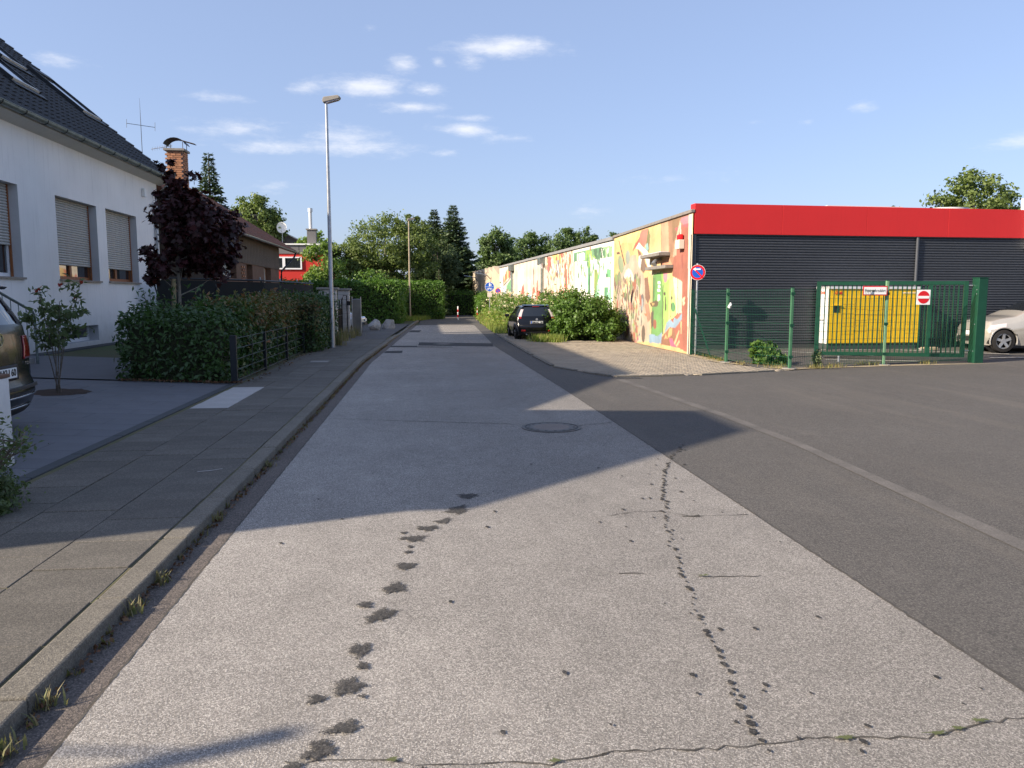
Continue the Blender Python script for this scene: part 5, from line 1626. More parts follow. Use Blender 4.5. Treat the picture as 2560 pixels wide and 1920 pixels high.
# neighbouring house nearer the camera, out of frame, whose shadow crosses the road
hB = thing('neighbour_house', 'white house with hipped dark roof standing before the shuttered house', 'house', (-9, 5, .2))
xr, zr = -14.2, 10.25
e0, e1 = 2.62, 7.85
wall_px(hB, HX, 2.65, 7.6, -.1, 5.0, [(4.4, 6.2, 2.0, 3.6)], M['white'])
window(hB, HX, 4.4, 6.2, 2.0, 3.6, 3.0)
MB().prism([(HX, -.1), (HX, 5.0), (xr, zr - .35), (2 * xr - HX, 5.0), (2 * xr - HX, -.1)], 'y', 2.65, 2.67).build('gable_wall', M['white'], hB)
box('far_wall', M['white'], hB, 2 * xr - HX, HX - .02, 7.58, 7.6, -.1, 4.95)
box('rear_wall', M['white'], hB, 2 * xr - HX, 2 * xr - HX + .2, 2.68, 7.57, -.1, 4.95)
MB().add([(-8.6, e0, 5.07), (-8.6, e1, 5.07), (xr, 4.25, zr), (xr, e0, zr), (2 * xr + 8.6, e0, 5.07), (2 * xr + 8.6, e1, 5.07)],
         [(0, 1, 2, 3), (3, 2, 5, 4), (1, 5, 2), (0, 3, 4), (0, 4, 5, 1)]).build('roof', M['rooftile'], hB)
# unseen posts and line, added to throw a shadow on the near road
ae = thing('shadow_post', 'unseen grey posts with a thin line, added for their shadow on the road', 'post', (-7.1, .5, 0))
MB().tube([(-7.13, .48, 0), (-7.13, .48, 3.75)], .05, 12).build('post', M['galv'], ae)
MB().tube([(-12.6, 1.25, 0), (-12.6, 1.25, 3.75)], .05, 12).build('post', M['galv'], ae)
MB().tube([(-7.13, .48, 3.6), (-9.9, .86, 3.55), (-12.6, 1.25, 3.6)], .014, 6).build('line', M['blackmetal'], ae)

# ------------------------------------------------------------------ chimney and aerials behind the house
ch = thing('chimney_stack', 'orange brick chimney with curved metal cowl above the purple maple', 'chimney', (-9.4, 31.6, 0))
cxm, cym = -9.35, 31.5
box('shaft', M['mortar'], ch, cxm - .29, cxm + .29, cym - .29, cym + .29, 5.0, 7.12)
bp = None
for k in range(26):
    z = 5.05 + k * .079
    for side in range(2):
        for q in range(3):
            if side == 0:
                a = (cxm - .3 + q * .2 + (.1 if k % 2 else 0) - .05, cym - .30, z)
                if bp is None:
                    bp = box('brick', M['brickface'], ch, -.09, .09, -.02, .02, 0, .066)
                    o = bp
                else:
                    o = bp.copy()
                    col.objects.link(o)
                o.location = (min(a[0] + .1, cxm + .21), a[1], z)
            else:
                o = bp.copy()
                col.objects.link(o)
                o.location = (cxm + .30, min(cym - .2 + q * .2 + (.1 if k % 2 else 0), cym + .21), z)
                o.rotation_euler = (0, 0, R(90))
box('cap_slab', M['cap'], ch, cxm - .38, cxm + .38, cym - .38, cym + .38, 7.121, 7.2)
V = []
for y in (-.3, .3):
    for k in range(9):
        a = R(20 + 140 * k / 8)
        V.append((cxm + .42 * math.cos(a), cym + y, 7.2 + .05 + .35 * math.sin(a)))
cw_ = MB().add(V, [(k, k + 1, 10 + k, 9 + k) for k in range(8)]).build('cowl', M['anthr'], ch, recalc=False)
cw_.modifiers.new('s', 'SOLIDIFY').thickness = .015
MB().beam((cxm + .30, cym - .2, 7.50), (cxm + .75, cym - .2, 7.38), .3, .02).build('cowl_flap', M['brownclad'], ch)
for dx in (-.3, .3):
    for dy in (-.25, .25):
        MB().tube([(cxm + dx, cym + dy, 7.2), (cxm + dx, cym + dy, 7.46)], .012, 6).build('cowl_leg', M['anthr'], ch)
an = thing('tv_aerial', 'thin rooftop aerial mast with crossbar above the dark roof', 'aerial', (-10.8, 32, 5))
ax_, ay_ = -10.78, 32.0
mt = MB().tube([(ax_, ay_, 6.5), (ax_, ay_, 8.25), (ax_, ay_, 9.2)], [.013, .011, .003], 8).build('mast', M['anthr'], an)
MB().tube([(ax_ - .52, ay_, 8.25), (ax_ + .52, ay_, 8.12)], .010, 6).build('crossbar', M['anthr'], an)
for s_ in (-.52, .52):
    MB().tube([(ax_ + s_, ay_ - .02, 8.03 - s_ * .1), (ax_ + s_, ay_ + .02, 8.36 - s_ * .1)], .007, 6).build('dipole', M['anthr'], an)
yb = MB().tube([(-10.55, 32.3, 7.35), (-9.75, 32.3, 7.5)], .012, 6).build('yagi_boom', M['galv'], an)
for k in range(9):
    x = -10.5 + k * .09
    MB().tube([(x, 32.3, 7.28 + k * .017), (x + .02, 32.3, 7.44 + k * .017)], .006, 5).build('yagi_element', M['galv'], yb)
# ------------------------------------------------------------------ brown house
BX = -7.5
hb = thing('brown_house', 'brown shingle clad house with brick base and red tiled roof', 'house', (BX, 36, .2))
bh = [(30.0, 32.3, 2.35, 3.0), (34.1, 35.25, 1.3, 3.0), (37.7, 39.35, 1.3, 3.0)]
wall_px(hb, BX, 29.0, 41.5, -.1, 3.05, bh, M['brownbrick'], .35, M['brownbrick'], 'brick_base')
# brick relief: courses as thin joints stay in the material, shingle cladding is geometry
sh = None
nx = 0
clad = MB().box(BX - .1, BX + .02, 29.0, 41.5, 3.05, 4.3).build('cladding', M['brownclad'], hb)
for k in range(41):
    y = 29.02 + k * .305
    if sh is None:
        sh = MB().box(0, .018, 0, .285, 3.02, 4.12).build('cladding_board', M['brownclad'], clad)
        y00 = y
        sh.location = (BX + .021, y, 0)
    else:
        o = sh.copy()
        col.objects.link(o)
        o.location = (BX + .021, y, 0)
MB().prism([(BX, -.1), (BX, 4.1), (BX - 5, 7.1), (BX - 10, 4.1), (BX - 10, -.1)], 'y', 41.48, 41.5).build('gable_wall', M['brownbrick'], hb)
MB().prism([(BX, -.1), (BX, 4.1), (BX - 5, 7.1), (BX - 10, 4.1), (BX - 10, -.1)], 'y', 29.0, 29.02).build('gable_wall', M['brownclad'], hb)
window(hb, BX, 34.1, 35.25, 1.3, 3.0, 1.31, .3, M['pvc'], False, True, False)
window(hb, BX, 37.7, 39.35, 1.3, 3.0, 1.31, .3, M['pvc'], False, True, False)
gbp = thing  # glass blocks
gw = box('glass_block_window', M['mortar'], hb, BX - .3, BX - .26, 30.02, 32.28, 2.36, 2.99)
g0 = None
for i in range(11):
    for j in range(3):
        if g0 is None:
            g0 = MB().box(0, .03, 0, .19, 0, .19).build('glass_block', M['glassblock'], gw, bevel=.02)
            o = g0
        else:
            o = g0.copy()
            col.objects.link(o)
        o.location = (BX - .259, 30.05 + i * .205, 2.37 + j * .205)
# openwork brick ornament
for j in range(5):
    for i in range(2):
        box('ornament_brick', M['brickface'], hb, BX + .002, BX + .05, 33.1 + i * .3 + (.1 if j % 2 else 0), 33.25 + i * .3 + (.1 if j % 2 else 0), 2.3 + j * .13, 2.37 + j * .13)
rb, RPb = tiled_roof(hb, -7.05, 4.12, R(32), 28.8, 44.6, 5.1, M['redtile'], .30, .36, 'roof')
MB().add([(-12.1, 28.8, 7.28), (-12.1, 44.6, 7.28), (-17.0, 44.6, 4.1), (-17.0, 28.8, 4.1)], [(0, 1, 2, 3)]).build('rear_roof', M['redtile'], hb)
V = []
for y in (28.8, 44.7):
    for k in range(9):
        a = math.pi + math.pi * k / 8
        V.append((-6.98 + .075 * math.cos(a), y, 4.08 + .075 * math.sin(a)))
gt = MB().add(V, [(k, 9 + k, 10 + k, k + 1) for k in range(8)]).build('gutter', M['galv'], hb, recalc=False)
gt.modifiers.new('s', 'SOLIDIFY').thickness = .008
MB().tube([(-7.0, 43.9, 4.0), (-7.05, 43.6, 3.75), (-7.42, 41.8, 2.95), (-7.42, 41.7, 2.7), (-7.42, 41.7, .1)], .05, 8).build('downpipe', M['blackmetal'], hb, smooth=True)
box('skylight', M['skyglass'], hb, -8.9, -8.0, 35.0, 36.2, 5.2, 5.24)
bpy.data.objects['skylight'].rotation_euler = (0, 0, 0)
bpy.data.objects.remove(bpy.data.objects['skylight'])
# carport side wing joined to the gable: low wall running on behind the garden
box('garden_wing', M['brownbrick'], hb, BX - 4, BX - .6, 41.51, 44.3, -.1, 2.6)

# ------------------------------------------------------------------ red flat roofed house
hr_ = thing('red_house', 'red rendered flat roofed house with grey parapet band and white framed window', 'house', (-10, 60, 0))
box('wall', M['redrender'], hr_, -16, -7.6, 60, 68, -.1, 4.84)
box('parapet', M['greyclad'], hr_, -16.05, -7.55, 59.95, 68.05, 4.841, 5.5)
box('roof_edge', M['signwhite'], hr_, -16.15, -7.45, 59.85, 68.1, 5.501, 5.60)
box('parapet_joint', M['ink'], hr_, -9.34, -9.30, 59.945, 59.949, 4.85, 5.49)
wf = MB().box(-12.6, -9.13, 59.9, 59.99, 3.68, 3.78).box(-12.6, -9.13, 59.9, 59.99, 4.52, 4.62).box(-9.23, -9.13, 59.9, 59.99, 3.78, 4.52).box(-10.55, -10.35, 59.9, 59.99, 3.78, 4.52).build('window', M['pvc'], hr_)
box('pane', M['glass'], wf, -12.6, -10.55, 59.95, 59.97, 3.78, 4.52)
box('pane', M['glass'], wf, -10.35, -9.23, 59.95, 59.97, 3.78, 4.52)
cc = box('chimney', M['greyclad'], hr_, -8.75, -8.1, 60.3, 60.9, 5.6, 6.65)
box('chimney_cap', M['cap'], cc, -8.82, -8.03, 60.23, 60.97, 6.651, 6.74)
MB().tube([(-8.5, 60.6, 6.74), (-8.5, 60.6, 7.9), (-8.5, 60.6, 8.2)], [.12, .12, .10], 12).build('flue', M['lightgrey'], cc, smooth=True)
MB().tube([(-8.5, 60.6, 8.0), (-8.5, 60.6, 8.28)], .17, 12).build('flue_cowl', M['lightgrey'], cc, smooth=True)
# ------------------------------------------------------------------ grey gabled house behind it
hg = thing('grey_roofed_house', 'house with grey tiled roofs and satellite dish behind the red house', 'house', (-13, 72, 0))
box('wall', M['greyclad'], hg, -22, -10.2, 72, 84, -.1, 5.8)
MB().prism([(-22.6, 5.6), (-16.4, 9.2), (-9.4, 5.75), (-9.4, 5.6)], 'y', 71.6, 84.4).build('gable_roof', M['greyclad'], hg)
MB().add([(-16.4, 71.4, 9.28), (-16.4, 84.6, 9.28), (-9.2, 84.6, 5.78), (-9.2, 71.4, 5.78)], [(0, 1, 2, 3)]).build('roof_slope', M['greytile'], hg)
MB().beam((-16.4, 71.5, 9.2), (-9.2, 71.5, 5.72), .08, .22).build('bargeboard', M['greytile'], hg)
MB().beam((-13.2, 71.4, 7.72), (-9.9, 71.4, 6.13), .06, .06).build('white_flashing', M['signwhite'], hg)
box('chimney', M['greyclad'], hg, -14.6, -13.7, 70.2, 71.0, 5.6, 8.6)
box('chimney_cap', M['cap'], hg, -14.9, -13.4, 69.9, 71.3, 8.601, 8.75)
di = thing('satellite_dish', 'pale round satellite dish above the grey roof', 'satellite dish', (-11.9, 69, 7))
V = [(0, 0, 0)]
F = []
for r0 in (1, 2, 3):
    for k in range(20):
        a = k * math.pi / 10
        V.append((.42 * r0 / 3 * math.cos(a), -.10 * (r0 / 3) ** 2, .48 * r0 / 3 * math.sin(a)))
for k in range(20):
    F.append((0, 1 + k, 1 + (k + 1) % 20))
    for r0 in (0, 1):
        F.append((1 + r0 * 20 + k, 21 + r0 * 20 + k, 21 + r0 * 20 + (k + 1) % 20, 1 + r0 * 20 + (k + 1) % 20))
d_ = MB().add([(x - 12.1, y + 69, z + 7.55) for x, y, z in V], F).build('reflector', M['lightgrey'], di, recalc=False, smooth=True)
MB().tube([(-12.1, 69.1, 5.6), (-12.1, 69.1, 7.5)], .03, 8).build('mast', M['galv'], di)
MB().tube([(-12.1, 69, 7.1), (-12.1, 68.5, 7.3)], .02, 6).build('feed_arm', M['galv'], di)

# ------------------------------------------------------------------ trampoline-like black garden net screen
sc_ = thing('garden_net_screen', 'black netting enclosure with slanting poles behind the reddish hedge', 'net screen', (-5.5, 27, .2))
SX = [(-8.4, 25.6), (-6.9, 27.0), (-5.7, 28.6), (-5.3, 30.2), (-4.9, 31.6), (-4.6, 33)]
for i in range(len(SX) - 1):
    a, b = SX[i], SX[i + 1]
    z1 = 2.2 - .01 * i
    MB().add([(a[0], a[1], .25), (b[0], b[1], .25), (b[0], b[1], z1 - .06), (a[0], a[1], z1 - .06)], [(0, 1, 2, 3)]).build('net_panel', M['net'], sc_, recalc=False)
    MB().tube([(a[0], a[1], z1), (b[0], b[1], z1)], .028, 8).build('top_rail', M['anthr'], sc_)
for i, (x, y) in enumerate(SX):
    MB().tube([(x + .02, y - .03, .1), (x + .01, y - .03, 1.7), (x - .12, y - .03, 2.27)], .025, 8).build('pole', M['anthr'], sc_)
    MB().tube([(x - .12, y - .03, 2.22), (x - .135, y - .03, 2.29)], .032, 8).build('pole_cap', M['galv'], sc_)

# ------------------------------------------------------------------ steel panel fence in front of the hedge
M['railgrey'] = mat('dark_grey_wire', (.055, .06, .065), .5, .4)
pf = thing('panel_fence', 'low anthracite wire panel fence along the pavement in front of the clipped hedge', 'fence', (-3.36, 18, .1))
px_ = -3.36
PY = [14.12, 16.7, 19.3, 21.9]
for i, y in enumerate(PY):
    box('post', M['anthr'], pf, px_ - .03 - (.05 if i == 0 else 0), px_ + .03, y - .03, y + .03, .03, .93 if i == 0 else .88, .004)
for i in range(3):
    y0, y1 = PY[i] + .035, PY[i + 1] - .035
    for z in (.12, .31, .50, .69, .87):
        MB().tube([(px_ + .01, y0, z), (px_ + .01, y1, z)], .006, 6).build('rail_wire', M['railgrey'], pf)
    for k in range(3):
        y = y0 + (y1 - y0) * k / 2
        MB().tube([(px_ + .022, y, .1), (px_ + .022, y, .88)], .006, 6).build('upright_wire', M['railgrey'], pf)

# ------------------------------------------------------------------ gate pillars of split blocks


def pillar(label, x0, x1, y0, y1, n, hb_=.185):
    t = thing('gate_pillar', label, 'pillar', ((x0 + x1) / 2, y0, .07), 'block pillars of the iron gate')
    for k in range(n):
        MB().box(x0 + rnd.uniform(0, .008), x1 - rnd.uniform(0, .008), y0 + rnd.uniform(0, .008), y1, .03 + k * hb_, .03 + (k + 1) * hb_ - .012).build('block', M['block'], t, bevel=.008)
    box('mortar_core', M['cap'], t, x0 + .02, x1 - .02, y0 + .02, y1 - .02, .03, .03 + n * hb_ - .012)
    z = .03 + n * hb_ - .010
    MB().box(x0 - .07, x1 + .07, y0 - .07, y1 + .07, z, z + .075).build('cap', M['cap'], t, bevel=.012)
    return t


pillar('wide pale block gate pillar partly hidden by the tall galvanised lamp', -3.72, -3.12, 28.0, 28.5, 10)
pillar('slim pale block gate pillar beside the glazed notice panel', -3.42, -2.98, 31.3, 31.74, 10)
ig = thing('iron_gate', 'black wrought iron gate between the two pale block pillars', 'gate', (-3.3, 29.9, .07))
for y in (28.62, 29.5, 30.3, 31.18):
    MB().tube([(-3.25, y, .1), (-3.25, y, 1.5)], .025, 8).build('stile', M['blackmetal'], ig)
for z in (.25, .9, 1.25):
    MB().tube([(-3.25, 28.6, z), (-3.25, 31.2, z + (0 if z < 1 else -.1))], .018, 8).build('rail', M['blackmetal'], ig)
for k in range(20):
    y = 28.75 + k * .12
    MB().tube([(-3.25, y, .2), (-3.25, y, 1.15)], .009, 6).build('bar', M['blackmetal'], ig)
MB().tube([(-3.25, 31.0, 1.25), (-3.22, 31.02, 1.55), (-3.16, 31.05, 1.68), (-3.05, 31.08, 1.66), (-3.03, 31.08, .2)], .022, 8).build('scroll', M['blackmetal'], ig)
box('lock_box', M['blackmetal'], ig, -3.06, -2.9, 31.05, 31.15, 1.28, 1.45)
M['notice'] = mat('dusty_acrylic_sheet', (.17, .165, .15), .35, var=.3, vs_=3)
npn = thing('notice_panel', 'galvanised framed glass panel standing beside the slim pillar', 'panel', (-2.85, 32.2, .07))
box('sheet', M['notice'], npn, -2.93, -2.62, 32.2, 32.22, .15, 1.52)
for x in (-2.95, -2.60):
    MB().tube([(x, 32.2, .02), (x, 32.2, 1.62)], .02, 8).build('post', M['galv'], npn)
for z in (.15, 1.52):
    MB().tube([(-2.95, 32.2, z), (-2.6, 32.2, z)], .012, 6).build('rail', M['galv'], npn)


def boulder(label, x, y, r, seed):
    import bmesh
    bm = bmesh.new()
    bmesh.ops.create_icosphere(bm, subdivisions=3, radius=r)
    r_ = random.Random(seed)
    pl_ = [(Vector((r_.gauss(0, 1), r_.gauss(0, 1), r_.gauss(0, .7))).normalized(), r * r_.uniform(.62, .9)) for _ in range(14)]
    for v in bm.verts:
        for n_, d in pl_:
            q = v.co.dot(n_)
            if q > d:
                v.co -= n_ * (q - d)
        v.co *= 1 + r_.uniform(-.02, .02)
        v.co.z = max(v.co.z * 1.1, -r * .5)
        v.co += Vector((x, y, .074 + r * .48))
    me = bpy.data.meshes.new('boulder')
    bm.to_mesh(me)
    bm.free()
    me.materials.append(M['stone'])
    o = link('boulder', me)
    return tag(o, label, 'boulder', 'pale boulders on the forecourt')


boulder('low broken pale boulder on the forecourt beside the parked car', -2.35, 36.6, .34, 4)
boulder('upright pale boulder nearer the road, in front of the tall hedge', -1.75, 38.2, .36, 9)
pw = thing('garden_wall_pier', 'white rendered wall pier at the edge of the driveway by the black car', 'pier', (-4.2, 7.2, .08))
MB().box(-4.9, -3.74, 7.06, 7.38, -.02, .88).build('pier', M['white'], pw, bevel=.01)
MB().box(-4.92, -3.73, 7.05, 7.39, .881, .915).build('cap', M['brownbrick'], pw, bevel=.008)
# ------------------------------------------------------------------ cars


def cr(p, t):
    """piecewise smooth interpolation through (x, y) pairs"""
    xs = [q[0] for q in p]
    ys_ = [q[1] for q in p]
    return float(np.interp(t, xs, ys_))


def smooth_interp(p, n=240):
    xs = np.array([q[0] for q in p], float)
    yv = np.array([q[1] for q in p], float)
    x = np.linspace(xs[0], xs[-1], n)
    y = np.interp(x, xs, yv)
    k = np.array([1, 3, 5, 6, 5, 3, 1.])
    k /= k.sum()
    yp = np.concatenate([[y[0]] * 3, y, [y[-1]] * 3])
    return x, np.convolve(yp, k, 'valid')


def make_car(name, label, spec, paint, loc, rotz):
    """length along +x (rear at 0, front at L); built as lofted shell split into parts"""
    t = thing(name, label, 'car', (0, 0, 0))
    L, Wd, Hh = spec['L'], spec['W'] / 2, spec['H']
    tx, tz = smooth_interp(spec['top'])          # roof / bonnet height along x
    bx_, bz = smooth_interp(spec['belt'])        # belt line height along x
    wx, wv = smooth_interp(spec['plan'])         # half width factor along x
    rear = spec['rear']                          # (z, x) of the tail
    front = spec['front']

    def top(x):
        return float(np.interp(x, tx, tz))

    def belt(x):
        return float(np.interp(x, bx_, bz))

    def wid(x):
        return Wd * float(np.interp(x, wx, wv))

    def rx(z):
        return float(np.interp(z, [q[0] for q in rear], [q[1] for q in rear]))

    def fx(z):
        return float(np.interp(z, [q[0] for q in front], [q[1] for q in front]))
    zb = spec.get('zb', .2)
    # half section: list of (v) -> (y factor, z) for given x
    NV = 30
    ROOFV = 22

    def section(x, j):
        w = wid(x)
        tp, be = top(x), min(belt(x), top(x) - .015)
        v = j / NV
        cab = max(0., min(1., (tp - be) / .4))
        if v < .4:                               # sill to belt
            q = v / .4
            z = zb + (be - zb) * q
            y = w * (.90 + .10 * math.sin(min(1, q * 1.25) * math.pi / 2) - .05 * max(0, q - .75) / .25 - .012 * math.exp(-((q - .62) / .06) ** 2))
        elif v < .74:                            # belt to roof edge (glass house)
            q = (v - .4) / .34
            z = be + (tp - .075 * cab - .01 - be) * q
            y = w * (.95 - (.24 * cab + .04 * (1 - cab)) * q ** 1.25)
        else:                                    # across the roof
            q = (v - .74) / .26
            a = q * math.pi / 2
            ye = w * (.95 - (.24 * cab + .04 * (1 - cab)))
            z = tp - .075 * cab - .01 + (.075 * cab + .01) * math.sin(a)
            y = ye * math.cos(a) ** .8 if q < 1 else 0
        return y, z
    NS = 84
    grid = np.zeros((2, NS + 1, NV + 1, 3))
    for j in range(NV + 1):
        # find own ends by fixed point
        xr0, xf0 = .1, L - .1
        for _ in range(12):
            xr0 = .5 * xr0 + .5 * rx(section(max(xr0, .0), j)[1])
            xf0 = .5 * xf0 + .5 * fx(section(min(xf0, L), j)[1])
        for i in range(NS + 1):
            s = i / NS
            x = xr0 + (xf0 - xr0) * s
            y, z = section(x, j)
            # round the plan corners at the ends
            for sd, sg in ((0, 1), (1, -1)):
                grid[sd, i, j] = (x, sg * y, z)
    WC = spec['wheels']
    wr = spec['wr']
    body = MB()
    glass = {}
    for sd in (0, 1):
        for i in range(NS):
            for j in range(NV):
                q = [grid[sd, i, j], grid[sd, i + 1, j], grid[sd, i + 1, j + 1], grid[sd, i, j + 1]]
                c = sum(q) / 4
                # wheel arch
                if any((c[0] - wc) ** 2 + (c[2] - wr) ** 2 < (wr + .055) ** 2 for wc in WC) and j / NV < .42:
                    continue
                x = c[0]
                v = (j + .5) / NV
                part = None
                for (nm, x0, x1, v0, v1) in spec['glass']:
                    lean = spec.get('lean', 0)
                    if v0 < v < v1 and x0(v) < x < x1(v):
                        part = nm if nm == 'windscreen' else nm
                if part:
                    glass.setdefault((part, sd if part != 'windscreen' else 0), MB()).add(q, [(0, 1, 2, 3) if sd == 0 else (3, 2, 1, 0)])
                else:
                    body.add(q, [(0, 1, 2, 3) if sd == 0 else (3, 2, 1, 0)])
    # tail and nose surfaces
    NT_ = 22

    def endface(i, j, tt, sign, bul):
        y0 = grid[0, i, j, 1]
        x0 = grid[0, i, j, 0]
        return (x0 + sign * bul * (1 - tt * tt), y0 * tt, grid[0, i, j, 2])
    for (i, sign, bul, kind) in ((0, -1, spec.get('rbul', .10), 'rear'), (NS, 1, .14, 'front')):
        for j in range(NV):
            for k in range(NT_):
                t0, t1 = -1 + 2 * k / NT_, -1 + 2 * (k + 1) / NT_
                q = [endface(i, j, t0, sign, bul), endface(i, j, t1, sign, bul), endface(i, j + 1, t1, sign, bul), endface(i, j + 1, t0, sign, bul)]
                v = (j + .5) / NV
                zc_ = (q[0][2] + q[2][2]) / 2
                tm = (t0 + t1) / 2
                if kind == 'rear' and spec['rg'][0] < zc_ < spec['rg'][1] and abs(tm) < spec['rg'][2]:
                    glass.setdefault(('rear_window', 0), MB()).add(q, [(0, 1, 2, 3)])
                else:
                    body.add(q, [(0, 1, 2, 3)])
    bo = body.build('body', paint, t, weld=.002)
    bo.data.polygons.foreach_set('use_smooth', [True] * len(bo.data.polygons))
    for (nm, sd), mb in glass.items():
        g = mb.build(nm, M['carglass'], t, weld=.002)
        g.data.polygons.foreach_set('use_smooth', [True] * len(g.data.polygons))
    box('underbody', M['plastic'], t, .25, L - .3, -Wd * .86, Wd * .86, zb - .02, zb + .28)
    # wheels
    for wc in WC:
        for sg in (-1, 1):
            w = thing if False else None
            yo = sg * (Wd - .02)
            yi = sg * (Wd - .24)
            ty = MB()
            pr = [(wr - .10, 0), (wr - .015, .015), (wr, .05), (wr, .17), (wr - .015, .205), (wr - .10, .22)]
            n = 28
            V = []
            F = []
            for r0, d in pr:
                for k in range(n):
                    a = 2 * math.pi * k / n
                    V.append((wc + r0 * math.cos(a), yo - sg * d, wr + r0 * math.sin(a)))
            for p in range(len(pr) - 1):
                for k in range(n):
                    F.append((p * n + k, p * n + (k + 1) % n, (p + 1) * n + (k + 1) % n, (p + 1) * n + k))
            wo_ = ty.add(V, F).build('wheel', M['tyre'], t, smooth=True)
            rim = MB().disc((wc, yo - sg * .045, wr), (0, sg, 0), wr - .09, .004, 28, wr - .13)
            for k in range(5):
                a = 2 * math.pi * k / 5 + .3
                ca_, sa_ = math.cos(a), math.sin(a)
                rim.beam((wc + .03 * ca_, yo - sg * .04, wr + .03 * sa_), (wc + (wr - .10) * ca_, yo - sg * .035, wr + (wr - .10) * sa_), .07, .03, up=(0, 1, 0))
            rim.disc((wc, yo - sg * .04, wr), (0, sg, 0), .06, .02, 16)
            rim.build('rim', M['alloy'], wo_)
            MB().disc((wc, yo - sg * .16, wr), (0, sg, 0), wr - .09, .01, 24).build('brake_disc', M['plastic'], wo_)
            # dark wheel housing and arch lip
            MB().disc((wc, sg * (Wd - .30), wr + .02), (0, sg, 0), wr + .07, .03, 28).build('wheel_housing', M['plastic'], t)
            arc = [(wc + (wr + .055) * math.cos(a), sg * (wid(wc) * .985 - .005), wr + (wr + .055) * math.sin(a)) for a in np.linspace(-.25, math.pi + .25, 22)]
            MB().tube(arc, .022, 6).build('arch_lip', spec.get('lip') or paint, t, smooth=True)
            # liner
            V = []
            for q in (.0, .32):
                for a in np.linspace(-.2, math.pi + .2, 22):
                    V.append((wc + (wr + .06) * math.cos(a), sg * (Wd * .975 - q), wr + (wr + .06) * math.sin(a)))
            MB().add(V, [(k, k + 1, 23 + k, 22 + k) for k in range(21)]).build('arch_liner', M['plastic'], t, recalc=False)
    for sg in (-1, 1):
        mx = spec['mirror']
        MB().box(mx - .06, mx + .06, sg * (Wd - .03) - .0, sg * (Wd + .17), belt(mx) + .0, belt(mx) + .13).build('wing_mirror', paint, t, bevel=.03)
    for nm, fn in spec['extras']:
        fn(t, dict(rx=rx, wid=wid, Wd=Wd, grid=grid, NS=NS, NV=NV, endface=endface, belt=belt, top=top, bul=spec.get('rbul', .10)))
    t.location = loc
    t.rotation_euler = (0, 0, rotz)
    return t


def rear_patch(t, K, name, m, zlo, zhi, tlo, thi, out=.006, n=8, wrap=0, tfun=None):
    """patch lying on the tail surface between two heights and two lateral factors (mirrored when tlo>0)"""
    g = K['grid']
    zs_ = g[0, 0, :, 2]
    for sg in ((1, -1) if tlo > 0 else (1,)):
        V = []
        F = []
        rows = 8
        for r0 in range(rows + 1):
            z = zlo + (zhi - zlo) * r0 / rows
            x0 = float(np.interp(z, zs_, g[0, 0, :, 0]))
            y0 = float(np.interp(z, zs_, g[0, 0, :, 1]))
            a, b = (tlo, thi) if tfun is None else tfun(r0 / rows)
            for k in range(n + 1):
                tt = a + (b - a) * k / n
                V.append((x0 - K['bul'] * (1 - tt * tt) - out, sg * y0 * tt, z))
            if wrap and tlo > 0:
                for q in (1, 2, 3):
                    xw = x0 + wrap * q / 3
                    V.append((xw, sg * (float(np.interp(z, zs_, g[0, 4, :, 1])) + out if q > 1 else sg * 0 + y0 + out * .7), z)) if False else V.append((xw, sg * (y0 + out), z))
        m_ = n + 1 + (3 if wrap and tlo > 0 else 0)
        for r0 in range(rows):
            for k in range(m_ - 1):
                F.append((r0 * m_ + k, r0 * m_ + k + 1, (r0 + 1) * m_ + k + 1, (r0 + 1) * m_ + k))
        o = MB().add(V, F).build(name, m, t)
        o.data.polygons.foreach_set('use_smooth', [True] * len(o.data.polygons))
        s = o.modifiers.new('s', 'SOLIDIFY')
        s.thickness = .012
        s.offset = 0


def plate(t, K, z, txt, letters=True, w=.52):
    g = K['grid']
    x = float(np.interp(z, g[0, 0, :, 2], g[0, 0, :, 0])) - K['bul'] - .012
    p = box('licence_plate', M['signwhite'], t, x - .006, x + .012, -w / 2, w / 2, z - .055, z + .055)
    box('euro_band', M['signblue'], p, x - .008, x - .0062, w / 2 - .045, w / 2 - .002, z - .053, z + .053)
    # read from behind (camera looks along +x): lettering faces -x
    text('plate_lettering', txt, .105, M['ink'], p, (x - .0075, -.02, z), FACE_MX, w * .84, bold=.003)
    return p


# --- black hatchback parked against the bush
def ex_focus(t, K):
    rear_patch(t, K, 'tail_light', M['clearlight'], .98, 1.30, .80, .97, .008)
    rear_patch(t, K, 'tail_light', M['taillight'], .90, .975, .80, .98, .009)
    rear_patch(t, K, 'bumper_reflector', M['taillight'], .36, .43, .62, .86, .006)
    rear_patch(t, K, 'bumper_crease', M['plastic'], .615, .63, -.95, .95, .006)
    rear_patch(t, K, 'lower_valance', M['plastic'], .22, .34, -.8, .8, .006)
    rear_patch(t, K, 'plate_recess', M['plastic'], .67, .81, -.36, .36, .006)
    plate(t, K, .745, 'BM:HC 28')
    x = K['rx'](.9)
    MB().disc((x - K['bul'] - .008, 0, .875), (-1, 0, 0), .05, .008, 20).build('badge', M['chrome'], t)
    rear_patch(t, K, 'high_brake_light', M['taillight'], 1.405, 1.425, -.28, .28, .03)
    # roof spoiler
    MB().prism([(.36, 1.465), (.62, 1.50), (.62, 1.47), (.40, 1.43)], 'y', -.58, .58).build('roof_spoiler', M['carblack'], t, bevel=.01)
    MB().beam((.24, -.06, 1.03), (.33, -.36, 1.10), .02, .02).build('rear_wiper', M['plastic'], t)
    MB().tube([(.06, .45, .24), (-.02, .45, .24)], .03, 8).build('exhaust', M['galv'], t)


